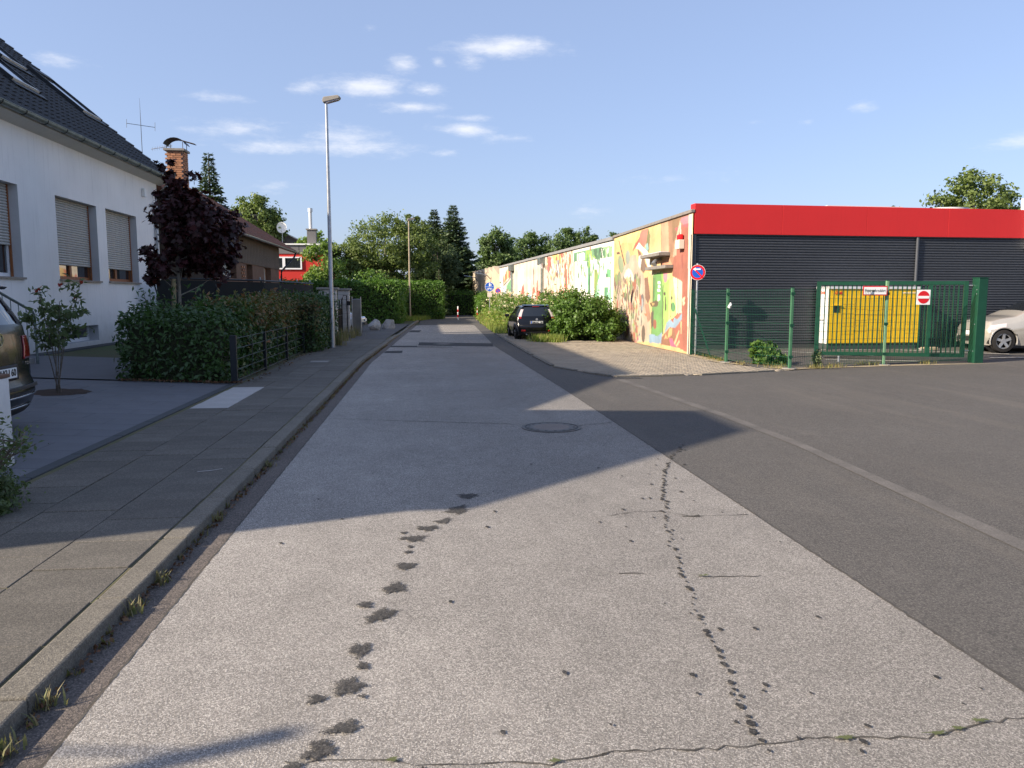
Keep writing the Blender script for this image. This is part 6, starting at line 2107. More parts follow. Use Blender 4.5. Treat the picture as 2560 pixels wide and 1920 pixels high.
focus = dict(L=4.35, W=1.80, H=1.49, zb=.19, wr=.315, wheels=(.78, 3.42), mirror=2.95,
             top=[(0, 1.42), (.4, 1.455), (.9, 1.485), (1.6, 1.495), (2.3, 1.46), (2.7, 1.38), (3.25, 1.03), (3.6, .97), (4.1, .84), (4.35, .68)],
             belt=[(0, .97), (1, .98), (2.5, .93), (3.2, .92), (4.35, .66)],
             plan=[(0, .90), (.3, .97), (1, 1.), (3, 1.), (3.9, .94), (4.2, .84), (4.35, .72)],
             rear=[(.2, .14), (.35, .06), (.62, .04), (.68, .12), (.95, .17), (1.2, .30), (1.42, .44), (1.5, .46)],
             front=[(.2, 4.2), (.4, 4.33), (.6, 4.35), (.8, 4.2), (1.0, 3.9)], rg=(1.02, 1.38, .78), rbul=.09,
             glass=[('side_window', lambda v: .85 + (v - .4) * .3, lambda v: 2.1, .43, .72), ('side_window', lambda v: 2.16, lambda v: 3.1 - (v - .4) * 1.9, .43, .72),
                    ('windscreen', lambda v: 2.55, lambda v: 3.12, .75, 1.01)],
             extras=[('e', ex_focus)])
make_car('parked_hatchback', 'black hatchback parked with its tail to the road beside the big round bush', focus, M['carblack'], (4.20, 28.75, 0), R(90)).scale = (.88, .88, .88)


# --- dark people carrier on the drive
def ex_vw(t, K):
    rear_patch(t, K, 'tail_light', M['taillight'], .79, 1.05, .70, .99, .008, wrap=.22, tfun=lambda q: (.68 + .10 * q, .99))
    rear_patch(t, K, 'bumper_step', M['plastic'], .47, .51, -.97, .97, .03)
    rear_patch(t, K, 'chrome_trim', M['chrome'], .385, .40, -.96, .96, .012, wrap=.0)
    rear_patch(t, K, 'chrome_trim', M['chrome'], .27, .282, -.90, .90, .012)
    rear_patch(t, K, 'lower_valance', M['plastic'], .19, .26, -.88, .88, .006)
    rear_patch(t, K, 'plate_recess', M['plastic'], .58, .75, -.42, .42, .005)
    plate(t, K, .665, 'BM:KU 60')
    x = K['rx'](1.02) - K['bul'] - .012
    bd = MB().disc((x, 0, 1.03), (-1, 0, 0), .075, .012, 36, .062).build('badge', M['chrome'], t)
    lt = MB()
    P = lambda y, z: (x - .006, -y, 1.03 + z)
    for a, b in ((P(-.028, .055), P(0, .008)), (P(.028, .055), P(0, .008)), (P(-.055, .028), P(-.028, -.055)), (P(-.028, -.055), P(0, -.005)), (P(0, -.005), P(.028, -.055)), (P(.028, -.055), P(.055, .028))):
        lt.beam(a, b, .013, .008, up=(1, 0, 0))
    lt.build('emblem', M['chrome'], bd)
    text('model_lettering', 'TDI', .05, M['chrome'], t, (x + .025, -.63, .74), FACE_MX, .11)
    MB().beam((x + .10, .05, 1.20), (x + .13, -.42, 1.235), .03, .03).build('rear_wiper', M['plastic'], t)
    MB().prism([(.16, 1.60), (.42, 1.645), (.42, 1.61), (.2, 1.57)], 'y', -.62, .62).build('roof_spoiler', M['carblue'], t, bevel=.01)


vw = dict(L=4.4, W=1.80, H=1.64, zb=.17, wr=.32, wheels=(.82, 3.5), mirror=3.0,
          top=[(0, 1.58), (.4, 1.62), (1.2, 1.645), (2.2, 1.61), (2.7, 1.50), (3.4, 1.10), (3.7, 1.03), (4.15, .9), (4.4, .7)],
          belt=[(0, 1.16), (1, 1.10), (2.5, 1.02), (3.4, .98), (4.4, .68)],
          plan=[(0, .91), (.25, .975), (1, 1.), (3, 1.), (3.9, .95), (4.25, .84), (4.4, .72)],
          rear=[(.17, .16), (.27, .06), (.48, .0), (.52, .07), (.9, .09), (1.15, .12), (1.35, .20), (1.58, .30), (1.65, .32)],
          front=[(.2, 4.25), (.4, 4.38), (.6, 4.4), (.85, 4.2), (1.1, 3.9)], rg=(1.17, 1.53, .82), rbul=.10, lip=None,
          glass=[('side_window', lambda v: .45 + (v - .4) * .3, lambda v: 1.15, .43, .72), ('side_window', lambda v: 1.22, lambda v: 2.15, .43, .72), ('side_window', lambda v: 2.21, lambda v: 3.2 - (v - .4) * 1.9, .43, .72),
                 ('windscreen', lambda v: 2.65, lambda v: 3.3, .75, 1.01)],
          extras=[('e', ex_vw)])
make_car('parked_people_carrier', 'dark people carrier parked nose in on the slate driveway, licence plate behind the white pier', vw, M['carblue'], (-4.50, 8.72, .115), R(180 + 1))


# --- silver car behind the gate and pale car behind the pillars
def ex_front(t, K):
    g = K['grid']
    NS = K['NS']
    for sg in (1, -1):
        V = []
        F = []
        zs_ = g[0, NS, :, 2]
        for r0 in range(5):
            z = .60 + .13 * r0 / 4
            for k in range(7):
                # runs along the wing corner
                i = NS - int(k * 1.6)
                zz = g[0, i, :, 2]
                x = float(np.interp(z + .012 * k, zz, g[0, i, :, 0]))
                y = float(np.interp(z + .012 * k, zz, g[0, i, :, 1]))
                V.append((x + .006, sg * (y + .006), z + .012 * k))
        for r0 in range(4):
            for k in range(6):
                F.append((r0 * 7 + k, r0 * 7 + k + 1, (r0 + 1) * 7 + k + 1, (r0 + 1) * 7 + k))
        MB().add(V, F).build('headlight', M['clearlight'], t)
    x = float(np.interp(.45, g[0, NS, :, 2], g[0, NS, :, 0])) + .15
    box('grille', M['plastic'], t, x - .03, x + .0, -.5, .5, .30, .42)
    box('licence_plate', M['signwhite'], t, x + .001, x + .012, -.26, .26, .46, .57)
    for sg in (1, -1):
        for xx in (1.35, 2.3):
            MB().box(xx, xx + .16, sg * (K['Wd'] - .004), sg * (K['Wd'] + .022), K['belt'](xx) - .13, K['belt'](xx) - .095).build('door_handle', M['chrome'], t, bevel=.006)


silver = dict(L=4.25, W=1.76, H=1.47, zb=.19, wr=.31, wheels=(.75, 3.38), mirror=2.85,
              top=[(0, 1.36), (.5, 1.42), (1.2, 1.46), (1.9, 1.455), (2.4, 1.37), (3.15, .99), (3.5, .93), (4.0, .8), (4.25, .64)],
              belt=[(0, .98), (1, .97), (2.5, .90), (3.1, .87), (4.25, .62)],
              plan=[(0, .88), (.3, .96), (1, 1.), (3, 1.), (3.8, .94), (4.1, .82), (4.25, .66)],
              rear=[(.2, .12), (.5, .02), (.9, .10), (1.2, .25), (1.4, .4)],
              front=[(.2, 4.1), (.4, 4.24), (.6, 4.25), (.8, 4.1), (1.0, 3.8)], rg=(1.0, 1.3, .8),
              glass=[('side_window', lambda v: .7 + (v - .4) * .4, lambda v: 1.85, .43, .72), ('side_window', lambda v: 1.91, lambda v: 3.05 - (v - .4) * 2.1, .43, .72),
                     ('windscreen', lambda v: 2.35, lambda v: 3.05, .75, 1.01)],
              extras=[('e', ex_front)])
small = dict(silver)
small.update(wheels=(.75, 3.72), front=[(.2, 4.04), (.4, 4.10), (.6, 4.10), (.8, 4.02), (1.0, 3.85)], plan=[(0, .88), (.3, .96), (1, 1.), (3.3, 1.), (4.0, .95), (4.2, .86), (4.25, .76)],
             top=[(0, 1.36), (.5, 1.42), (1.2, 1.46), (2.1, 1.455), (2.6, 1.38), (3.35, 1.0), (3.7, .95), (4.1, .84), (4.25, .70)])
make_car('parked_silver_car', 'silver car behind the green gate post in the yard', small, M['carsilver'], (19.45, 19.6, .10), R(172))
make_car('parked_pale_car', 'pale grey blue car nosing out from behind the block pillar', dict(silver), M['carwhite'], (-7.0, 35.2, .08), R(-3))
kb = thing('concrete_block', 'small yellowish wheel stop on the ground before the silver car', 'wheel stop', (14.2, 20.3, .12))
MB().box(13.95, 14.4, 20.2, 20.35, .11, .20).build('block', M['sand'], kb, bevel=.02)
MB().box(13.90, 13.948, 20.19, 20.36, .11, .17).build('end_cap', M['cap'], kb, bevel=.01)
# ------------------------------------------------------------------ vegetation
M['l_dead2'] = leafmat('withered_weed', [(.16, .13, .06), (.10, .11, .04), (.20, .15, .07)], .3)
M['l_straw'] = leafmat('pale_straw', [(.16, .14, .08), (.22, .19, .11), (.12, .14, .06)], .3)
def frames(N, nrm, spread):
    """random leaf frames whose normals lean to nrm (n,3)"""
    n = nrm + rs.normal(size=(N, 3)) * spread
    n /= np.linalg.norm(n, axis=1)[:, None] + 1e-9
    a = rs.normal(size=(N, 3))
    a -= (a * n).sum(1)[:, None] * n
    a /= np.linalg.norm(a, axis=1)[:, None] + 1e-9
    return n, a, np.cross(n, a)


MAPLE = [(0, -.5), (.10, -.22), (.42, -.30), (.30, -.06), (.55, .12), (.26, .14), (.0, .58), (-.26, .14), (-.55, .12), (-.30, -.06), (-.42, -.30), (-.10, -.22)]


def leaves(name, P, size, m, parent=None, nrm=None, spread=1.0, ratio=.5, shape='leaf', hang=None, fold=.12):
    P = np.asarray(P, float)
    N = len(P)
    if nrm is None:
        nrm = np.zeros((N, 3))
        nrm[:, 2] = .6
    n, a, b = frames(N, nrm, spread)
    if hang is not None:                         # long axis direction
        a = np.asarray(hang, float) + rs.normal(size=(N, 3)) * .25
        a /= np.linalg.norm(a, axis=1)[:, None]
        n = n - (n * a).sum(1)[:, None] * a
        n /= np.linalg.norm(n, axis=1)[:, None] + 1e-9
        b = np.cross(n, a)
    s = size * rs.uniform(.65, 1.25, size=(N, 1))
    if shape == 'leaf':
        q = [P - a * s * .5, P + b * s * ratio * .5 + n * s * fold, P + a * s * .5, P - b * s * ratio * .5 + n * s * fold]
    else:
        q = [P + b * s * x + a * s * y for x, y in MAPLE]
    k = len(q)
    V = np.stack(q, 1).reshape(-1, 3)
    F = np.arange(N * k).reshape(N, k)
    return npmesh(name, V, F, m, parent)


def crown_points(ells, n, clump=.35, nclump=60, shell=.55, drop=.25):
    """leaf positions gathered in clumps through a union of ellipsoids, with gaps between the clumps"""
    vol = np.array([e[3] * e[4] * e[5] for e in ells]) ** .7
    out = []
    nr = []
    cents = []
    for e, w in zip(ells, vol / vol.sum()):
        m = max(4, int(nclump * w))
        d = rs.normal(size=(m, 3))
        d /= np.linalg.norm(d, axis=1)[:, None]
        r = rs.uniform(shell, 1.0, size=(m, 1)) ** .7
        c = np.array(e[:3]) + d * r * np.array(e[3:6])
        per = max(6, int(n * w / m))
        for k in range(m):
            rad = clump * rs.uniform(.6, 1.35) * (e[3] + e[4] + e[5]) / 3
            dd = rs.normal(size=(per, 3)) * rad * .5 * np.array([1, 1, .72])
            out.append(c[k] + dd)
            nn = d[k] * .5 + np.array([0, 0, .5]) + dd / (rad + 1e-6) * .5
            nr.append(nn)
        cents += list(c)
    return np.concatenate(out), np.concatenate(nr), np.array(cents)


def tree(name, label, base, th, tr, ells, n, size, m, group=None, clump=.3, nclump=70, bark='trunk', ratio=.6, spread=.8, shape='leaf', limbs=10, parts=('trunk', 'crown')):
    t = thing(name, label, 'tree', base, group)
    x, y, z = base
    top_ = Vector((ells[0][0], ells[0][1], ells[0][2]))
    mid = Vector((x, y, z + th))
    tb = MB()
    pts = [Vector((x, y, z - .1)), Vector((x + tr * .3, y, z + th * .5)), mid, mid.lerp(top_, .55), mid.lerp(top_, 1.0) + Vector((0, 0, ells[0][5] * .3))]
    tb.tube(pts, [tr * 1.25, tr, tr * .85, tr * .5, tr * .15], 9)
    P, Nn, C = crown_points(ells, int(n * 1.75), clump * 1.08, int(nclump * 1.35), .42)
    for k in range(min(limbs, len(C))):
        c = Vector(C[rs.randint(len(C))])
        a = mid.lerp(top_, rs.uniform(-.1, .6))
        tb.tube([a, a.lerp(c, .5) + Vector((0, 0, .08 * (c - a).length)), c], [tr * .4, tr * .22, tr * .07], 6)
    tb.build('trunk', M[bark], t, recalc=False)
    leaves('crown', P, size * 1.12, m, t, Nn, spread, ratio, shape)
    return t


def conifer(name, label, base, H, Rr, m, group=None, n_lvl=30, droop=.35, needle=.42, br=9, start=.08, tip=1.0):
    t = thing(name, label, 'tree', base, group)
    x, y, z = base
    MB().tube([(x, y, z - .1), (x, y, z + H * .6), (x, y, z + H * .985)], [H * .018, H * .011, .02], 8).build('trunk', M['trunk'], t, recalc=False)
    P = []
    A = []
    S = []
    for i in range(n_lvl):
        f = start + (1 - start) * (i + rs.uniform(-.5, .5)) / n_lvl
        zz = z + H * f
        r = Rr * (1 - f) ** .85 * rs.uniform(.6, 1.2) + .05
        nb = max(5, int(1.5 * br * (.5 + .5 * (1 - f))))
        for k in range(nb):
            a = 2 * math.pi * (k + rs.uniform(-.35, .35)) / nb + i * 1.9
            rr = r * rs.uniform(.7, 1.15)
            d = np.array([math.cos(a), math.sin(a), 0])
            nn = max(3, int(rr / (needle * .33)))
            for s in range(nn):
                q = (s + .6) / nn
                h = -droop * rr * q + .22 * rr * q * q
                p0 = np.array([x, y, zz]) + d * rr * q + np.array([0, 0, h])
                side = np.array([-d[1], d[0], 0])
                for sg in (-1, 0, 1):
                    ax = d * .7 + side * sg * .8 + np.array([0, 0, -.25 if sg else .1])
                    ax /= np.linalg.norm(ax)
                    P.append(p0 + ax * needle * .4 + rs.normal(size=3) * .03)
                    A.append(ax)
                    S.append(needle * (.4 + .75 * min(1, (1 - f) * 2.2)))
    P = np.array(P)
    nr = np.zeros_like(P)
    nr[:, 2] = 1
    leaves('crown', P, np.array(S)[:, None], m, t, nr, .45, .42, 'leaf', np.array(A), .05)
    return t


def box_points(x0, x1, y0, y1, z0, z1, dens, rough=.06, faces='xXyYZ', seed=0, lump=.05):
    P = []
    Nn = []
    for f in faces:
        ax, sg = {'x': (0, -1), 'X': (0, 1), 'y': (1, -1), 'Y': (1, 1), 'Z': (2, 1)}[f]
        lo, hi = [x0, y0, z0], [x1, y1, z1]
        o = [i for i in range(3) if i != ax]
        area = (hi[o[0]] - lo[o[0]]) * (hi[o[1]] - lo[o[1]])
        n = int(area * dens)
        p = rs.uniform(size=(n, 3)) * (np.array(hi) - np.array(lo)) + np.array(lo)
        lum = lump * (np.sin(p[:, o[0]] * 4.1 + 1) * np.sin(p[:, o[1]] * 3.7 + 2) + .7 * np.sin(p[:, o[0]] * 9.3) * np.sin(p[:, o[1]] * 8.1 + 1))
        p[:, ax] = (hi[ax] if sg > 0 else lo[ax]) + sg * (lum + rs.normal(size=n) * rough)
        nn = np.zeros((n, 3))
        nn[:, ax] = sg
        nn[:, 2] += .35
        P.append(p)
        Nn.append(nn)
    return np.concatenate(P), np.concatenate(Nn)


def hedge(name, label, boxes, size, dens, m, rough=.06, ratio=.5, group=None, lump=.05, spread=.7, shoots=0, m2=None, core=.12, extra=None):
    x0, x1, y0, y1, z0, z1 = boxes[0]
    t = thing(name, label, 'hedge', ((x0 + x1) / 2, (y0 + y1) / 2, z0), group)
    cb = MB()
    Ps = []
    Ns = []
    for b in boxes:
        cb.box(b[0] + core, b[1] - core, b[2] + core, b[3] - core, b[4] - .02, b[5] - core)
        p, n = box_points(*b, dens, rough, lump=lump)
        Ps.append(p)
        Ns.append(n)
    cb.build('inner_branches', M['inner'], t, recalc=False)
    P, Nn = np.concatenate(Ps), np.concatenate(Ns)
    if shoots:
        for b in boxes:
            for k in range(int(shoots * (b[1] - b[0]) * (b[3] - b[2]))):
                bx0 = np.array([rs.uniform(b[0], b[1]), rs.uniform(b[2], b[3]), b[5]])
                h = rs.uniform(.08, .35)
                q = rs.uniform(size=(9, 1))
                pp = bx0 + q * np.array([rs.normal() * .06, rs.normal() * .06, h]) + rs.normal(size=(9, 3)) * .035
                P = np.concatenate([P, pp])
                Nn = np.concatenate([Nn, np.tile([0, 0, .3], (9, 1))])
    if m2 is not None:
        pick = extra(P)
        leaves('foliage', P[~pick], size, m, t, Nn[~pick], spread, ratio)
        leaves('reddish_foliage', P[pick], size, m2, t, Nn[pick], spread, ratio)
    else:
        leaves('foliage', P, size, m, t, Nn, spread, ratio)
    return t


# --- clipped hedge by the drive: dark laurel in front, reddish photinia behind


def redpick(P):
    f = np.clip((P[:, 1] - 15.2) / 2.0, 0, 1) * np.clip((P[:, 2] - .55) / .6, 0, 1)
    f *= 1 - np.clip((P[:, 1] - 21.8) / .8, 0, 1)
    return rs.uniform(size=len(P)) < f * .85


hedge('garden_hedge', 'dark laurel hedge turning reddish, beside the slate driveway', [(-5.35, -3.58, 14.25, 16.2, .1, 1.22), (-4.7, -3.56, 15.8, 19.4, .1, 1.40), (-4.6, -3.54, 19.0, 22.0, .1, 1.46), (-4.5, -2.98, 21.9, 26.2, .1, 1.52)],
      .115, 430, M['l_hedge'], .07, .42, lump=.06, shoots=9, m2=M['l_red'], extra=redpick)
# tall shoots at the corner
t = thing('laurel_bush', 'taller loose laurel bush rising behind the dark driveway hedge', 'bush', (-5.1, 15.8, .15))
P = []
stm = MB()
for k in range(34):
    x, y = rs.uniform(-5.75, -4.2), rs.uniform(15.4, 16.8)
    h = rs.uniform(1.1, 1.85) if x < -4.6 else rs.uniform(1.1, 1.55)
    lx, ly = rs.normal() * .12, rs.normal() * .12
    stm.tube([(x, y, .1), (x + lx, y + ly, h)], [.012, .005], 5)
    n = 60
    q = rs.uniform(.25, 1.03, size=(n, 1))
    P.append(np.array([x, y, .1]) + q * np.array([lx, ly, h - .1]) + rs.normal(size=(n, 3)) * np.array([.09, .09, .05]))
stm.build('stems', M['trunk'], t, recalc=False)
leaves('foliage', np.concatenate(P), .13, M['l_hedge'], t, None, .9, .36)

# --- tall hedges down the road
hedge('clipped_hedge', 'tall light green clipped hedge behind the two pale boulders', [(-9.5, -1.5, 45.6, 47.2, .05, 2.46), (-3.1, -1.42, 47.0, 56.6, .05, 2.5)], .14, 290, M['l_beech'], .07, .6, lump=.06, core=.18)
hedge('clipped_hedge', 'tall clipped hedge behind the slim brownish lamp at the road end', [(-1.6, 1.35, 57.0, 58.8, .0, 2.68)], .14, 290, M['l_beech'], .07, .6, lump=.06, core=.18)
hedge('path_hedge', 'shaded hedge closing the view beyond the bollards', [(1.6, 6.0, 70, 72, 0, 2.0)], .16, 120, M['l_beech'], .12, .6, lump=.15, core=.2)
hedge('path_hedge', 'dark hedge left of the footpath behind the bollards', [(-1.5, 1.5, 66, 68, 0, 2.4)], .16, 120, M['l_beech'], .12, .6, lump=.15, core=.2)
hedge('path_hedge', 'sunlit bushy hedge on the right of the footpath in front of the folded hall', [(4.35, 6.0, 59.5, 66, 0, 1.75)], .14, 170, M['l_beech'], .12, .6, lump=.12, core=.2)
tree('garden_bush', 'round dark green bush above the tall clipped hedge', (-3.6, 50.5, .05), .4, .06, [(-3.6, 50.5, 2.3, 1.6, 1.4, 1.0)], 2600, .16, M['l_bush'], clump=.3, nclump=50)

# --- big bush and scrub along the mural wall
t = thing('round_bush', 'large round sunlit green bush in front of the mural wall', 'bush', (5.4, 28.4, 0))
P, Nn, C = crown_points([(5.75, 28.6, .88, 1.1, 1.1, 1.02), (6.35, 28.3, .65, .95, 1.0, .75), (5.1, 27.9, .40, .5, .6, .42), (6.6, 27.3, .3, .55, .5, .35)], 26000, .30, 210, .4)
ok = P[:, 2] > .02
leaves('foliage', P[ok], .115, M['l_bush'], t, Nn[ok], .8, .6)
bt = MB()
for k in range(14):
    c = C[rs.randint(len(C))]
    bt.tube([(5.4, 28.4, 0), (5.4 + (c[0] - 5.4) * .5, 28.4 + (c[1] - 28.4) * .5, max(.3, c[2] * .6)), tuple(c)], [.03, .02, .008], 5)
bt.build('stems', M['trunk'], t, recalc=False)
import bmesh
bm = bmesh.new()
bmesh.ops.create_icosphere(bm, subdivisions=3, radius=1)
for v in bm.verts:
    v.co = Vector((5.95 + v.co.x * .72 * (1 + .08 * math.sin(v.co.y * 9)), 28.7 + v.co.y * .7, max(-.02, .6 + v.co.z * .75)))
me = bpy.data.meshes.new('inner_branches')
bm.to_mesh(me)
bm.free()
me.materials.append(M['inner'])
link('inner_branches', me, t)


def scrub(name, label, ells, n, size, m, flowers=0, cat='bush', ratio=.5, group=None, fm=None):
    e = ells[0]
    t = thing(name, label, cat, (e[0], e[1], 0), group)
    P, Nn, C = crown_points(ells, n, .3, 70, .35)
    ok = P[:, 2] > .01
    leaves('foliage', P[ok], size, m, t, Nn[ok], .85, ratio)
    sm_ = MB()
    for k in range(8):
        c = C[rs.randint(len(C))]
        sm_.tube([(e[0], e[1], -.02), ((e[0] + c[0]) / 2, (e[1] + c[1]) / 2, max(.05, c[2] * .6)), tuple(c)], [.02, .014, .006], 5)
    sm_.build('stems', M['trunk'], t, recalc=False)
    if flowers:
        hi = P[(P[:, 2] > np.percentile(P[:, 2], 55))]
        c = hi[rs.randint(len(hi), size=flowers)]
        pp = (c[:, None, :] + rs.normal(size=(flowers, 9, 3)) * np.array([.07, .07, .03])).reshape(-1, 3)
        leaves('blossom', pp, size * .6, fm or M['l_flower'], t, None, .4, .9)
    return t


scrub('elder_bush', 'elder bush with cream blossom beyond the black hatchback', [(5.6, 38.5, .9, 1.4, 2.2, 1.0), (4.9, 42, .8, 1.1, 2.4, .95), (6.2, 35.5, .7, .9, 1.4, .75)], 7000, .15, M['l_bush'], 150)
scrub('bramble_bush', 'pale flowering scrub between the signs and the mural wall', [(5.0, 47, .8, 1.1, 3.0, 1.0), (4.9, 53, .7, .8, 3.0, .9)], 5000, .17, M['l_fresh'], 90)
scrub('red_shrub', 'small reddish shrub against the mural wall by the downpipe', [(6.9, 37.6, 1.1, .45, .9, .9), (6.7, 35.0, .9, .4, .6, .6)], 1200, .13, M['l_rose'])
scrub('dark_shrub', 'dark shrub beside the far bollard at the path mouth', [(5.0, 60.5, .7, .7, .9, .75)], 2200, .15, M['l_hedge'])

# --- verge of tall grass and weeds along the road to the path (uncountable)


def grass(name, pts, n, h, m, lean=.35, w=.012, label=None, parent=None, clumps=None):
    """blades as tapering strips"""
    if clumps is None:
        P = np.stack([np.interp(rs.uniform(size=n), [0, 1], [0, 1])] * 3, 1)
        out = []
        xs = [p[0] for p in pts]
        ysn = [p[1] for p in pts]
        while len(out) < n:
            x, y = rs.uniform(min(xs), max(xs)), rs.uniform(min(ysn), max(ysn))
            if inpoly(x, y, pts):
                out.append((x, y))
        B = np.array(out)
    else:
        B = np.concatenate([np.array(c[:2]) + rs.normal(size=(n, 2)) * c[2] for c in clumps])
    N = len(B)
    z0 = 0. if clumps is None or len(clumps[0]) < 4 else None
    Z = np.zeros(N) if z0 == 0. else np.repeat([c[3] for c in clumps], n)
    a = rs.uniform(0, 2 * math.pi, N)
    hh = h * rs.uniform(.4, 1.25, N)
    d = np.stack([np.cos(a), np.sin(a)], 1)
    sd = np.stack([-d[:, 1], d[:, 0]], 1) * w * rs.uniform(.6, 1.4, (N, 1))
    ln = lean * rs.uniform(.1, 1.4, N) * hh
    V = np.zeros((N, 5, 3))
    V[:, 0, :2] = B - sd
    V[:, 1, :2] = B + sd
    V[:, 2, :2] = B + d * (ln * .35)[:, None] + sd * .7
    V[:, 3, :2] = B + d * (ln * .35)[:, None] - sd * .7
    V[:, 4, :2] = B + d * ln[:, None]
    V[:, 2, 2] = V[:, 3, 2] = hh * .6
    V[:, 4, 2] = hh
    V[:, :, 2] += Z[:, None]
    Fq = np.arange(N)[:, None] * 5
    F = np.concatenate([Fq + np.array([[0, 1, 2, 3]]), Fq + np.array([[3, 2, 4, 4]])])
    # second group are triangles: build as separate face list
    me = bpy.data.meshes.new(name)
    quads = (Fq + np.array([[0, 1, 2, 3]])).tolist()
    tris = (Fq + np.array([[3, 2, 4]])).tolist()
    me.from_pydata(V.reshape(-1, 3).tolist(), [], quads + tris)
    me.materials.append(m)
    o = link(name, me, parent)
    if parent is None:
        o['kind'] = 'stuff'
        if label:
            tag(o, label, 'grass')
    return o


VG = [(3.06, 33.5), (4.2, 33.6), (6.6, 34), (6.4, 46), (5.4, 58), (4.0, 60), (3.55, 50), (3.2, 40)]
sheet('grass_verge', VG, .015, M['earth'])
grass('verge_grass', VG, 9000, .34, M['l_grass'], label='tall sunlit grass along the verge by the black hatchback')
P = np.array([(rs.uniform(3.2, 4.6), rs.uniform(33.5, 57), rs.uniform(.05, .8)) for _ in range(5200)])
P[:, 0] += np.maximum(0, P[:, 1] - 45) * .03 + P[:, 2] * .9
o = leaves('verge_weeds', P, .14, M['l_grass'], None, None, .8, .5)
tag(o, 'leafy sunlit weeds along the verge between path and hatchback', 'weeds', kind='stuff')
grass('bush_grass', None, 110, .26, M['l_grass'], clumps=[(rs.uniform(4.0, 5.2), rs.uniform(26.9, 28.0), rs.uniform(.08, .2), 0) for _ in range(11)], lean=.6, label='rough grass at the foot of the round bush')
grass('hedge_grass', [(-1.5, 51), (-.6, 51.5), (.5, 57), (1.3, 57), (.9, 58), (-1.6, 57)], 2400, .32, M['l_grass'], label='rough grass below the slim brownish lamp')
grass('dry_grass', None, 60, .11, M['l_dry'], label='dry grass tufts in the sand below the mesh fence',
      clumps=[(7.55, 20.1, .12, .01), (7.35, 19.1, .10, .01), (7.5, 17.5, .12, .01), (7.9, 16.6, .14, .01), (8.7, 16.42, .10, .01), (9.0, 16.5, .14, .01), (9.4, 16.62, .12, .01), (10.2, 17.0, .12, .01), (10.55, 17.1, .14, .01), (11.9, 17.12, .08, .01), (7.38, 18.5, .08, .01)], w=.005, lean=.8)
grass('lamp_weeds', None, 90, .42, M['l_straw'], label='pale dry weeds at the foot of the block pillars', clumps=[(-2.95, 27.6, .16, .07), (-2.85, 29.5, .16, .07), (-2.8, 31.0, .16, .07), (-2.75, 25.0, .10, .07)], w=.01, lean=.25)
# gutter weeds along the kerb (uncountable small tufts)
gc = []
for k in range(90):
    y = 1.8 + 24 * (k / 90) ** 1.2 + rs.normal() * .06
    gc.append((-1.515 + bend(y) + rs.uniform(-.01, .03), y, .018, -.003))
grass('gutter_weeds', None, 12, .04, M['l_dead2'], label='small dry weeds in the gutter below the kerb', clumps=gc, w=.004, lean=.9)
gc = [(-1.50 + bend(y) + rs.uniform(0, .02), y, .022, -.003) for y in (2.75, 3.05, 3.95, 4.4, 5.6, 7.4)]
grass('gutter_weeds', None, 22, .07, M['l_straw'], label='green tufts in the gutter below the kerb', clumps=gc, w=.005, lean=.9)
gm = np.array([(-1.525 + bend(y) + rs.uniform(0, .06), y, rs.uniform(0, .02)) for y in rs.uniform(2, 26, 1500)])
o = leaves('gutter_litter', gm, .028, M['l_dead'], None, None, .5, .7)
tag(o, 'brown leaf litter and moss in the gutter', 'litter', kind='stuff')
fl = np.array([(rs.uniform(-5.3, -3.2) if k % 3 else rs.uniform(-3.4, -3.0), 14.1 + (rs.uniform(-.2, .05) if k % 3 else rs.uniform(0, 9)), .14) for k in range(420)])
fl[:, 2] = np.where(fl[:, 0] < -3.4, .10 + (-3.45 - fl[:, 0]) * .0405, .103)
o = leaves('fallen_leaves', fl, .06, M['l_dead'], None, None, .3, .6)
tag(o, 'fallen brown leaves below the driveway hedge', 'leaves', kind='stuff')

# --- shrub with red tips by the driveway, weed at the pier, plants by the fence


def twiggy(name, label, base, H, spread, nst, nl, size, m, cat='shrub', m2=None, ratio=.42):
    t = thing(name, label, cat, base)
    x, y, z = base
    sm_ = MB()
    P = []
    T = []
    for k in range(nst):
        a = 2 * math.pi * k / nst + rs.uniform(-.5, .5)
        h = H * rs.uniform(.6, 1.0)
        r = spread * rs.uniform(.4, 1.0)
        p1 = Vector((x + r * .3 * math.cos(a), y + r * .3 * math.sin(a), z + h * .45))
        p2 = Vector((x + r * math.cos(a), y + r * math.sin(a), z + h))
        sm_.tube([(x + rs.normal() * .03, y + rs.normal() * .03, z - .03), p1, p2], [.009, .007, .004], 6)
        for b in range(4):
            q = p1.lerp(p2, .15 + .22 * b)
            e = q + Vector((rs.normal() * .2, rs.normal() * .2, rs.uniform(.05, .28))) * spread * 1.6
            sm_.tube([q, e], [.006, .003], 5)
            for _ in range(nl):
                f = rs.uniform(.2, 1.05)
                P.append(np.array(q.lerp(e, f)) + rs.normal(size=3) * .05)
            T.append(np.array(e))
        for _ in range(nl):
            P.append(np.array(p1.lerp(p2, rs.uniform(.3, 1.05))) + rs.normal(size=3) * .05)
        T.append(np.array(p2))
    sm_.build('stems', M['trunk'], t, recalc=False)
    leaves('foliage', np.array(P), size, m, t, None, .9, ratio)
    if m2:
        T = sorted(T, key=lambda q: -q[2])[:5]
        for q in T:
            leaves('red_tip', q + rs.normal(size=(3, 3)) * .02, size * .8, m2, t, None, .6, ratio)['kind'] = 'stuff'
    return t


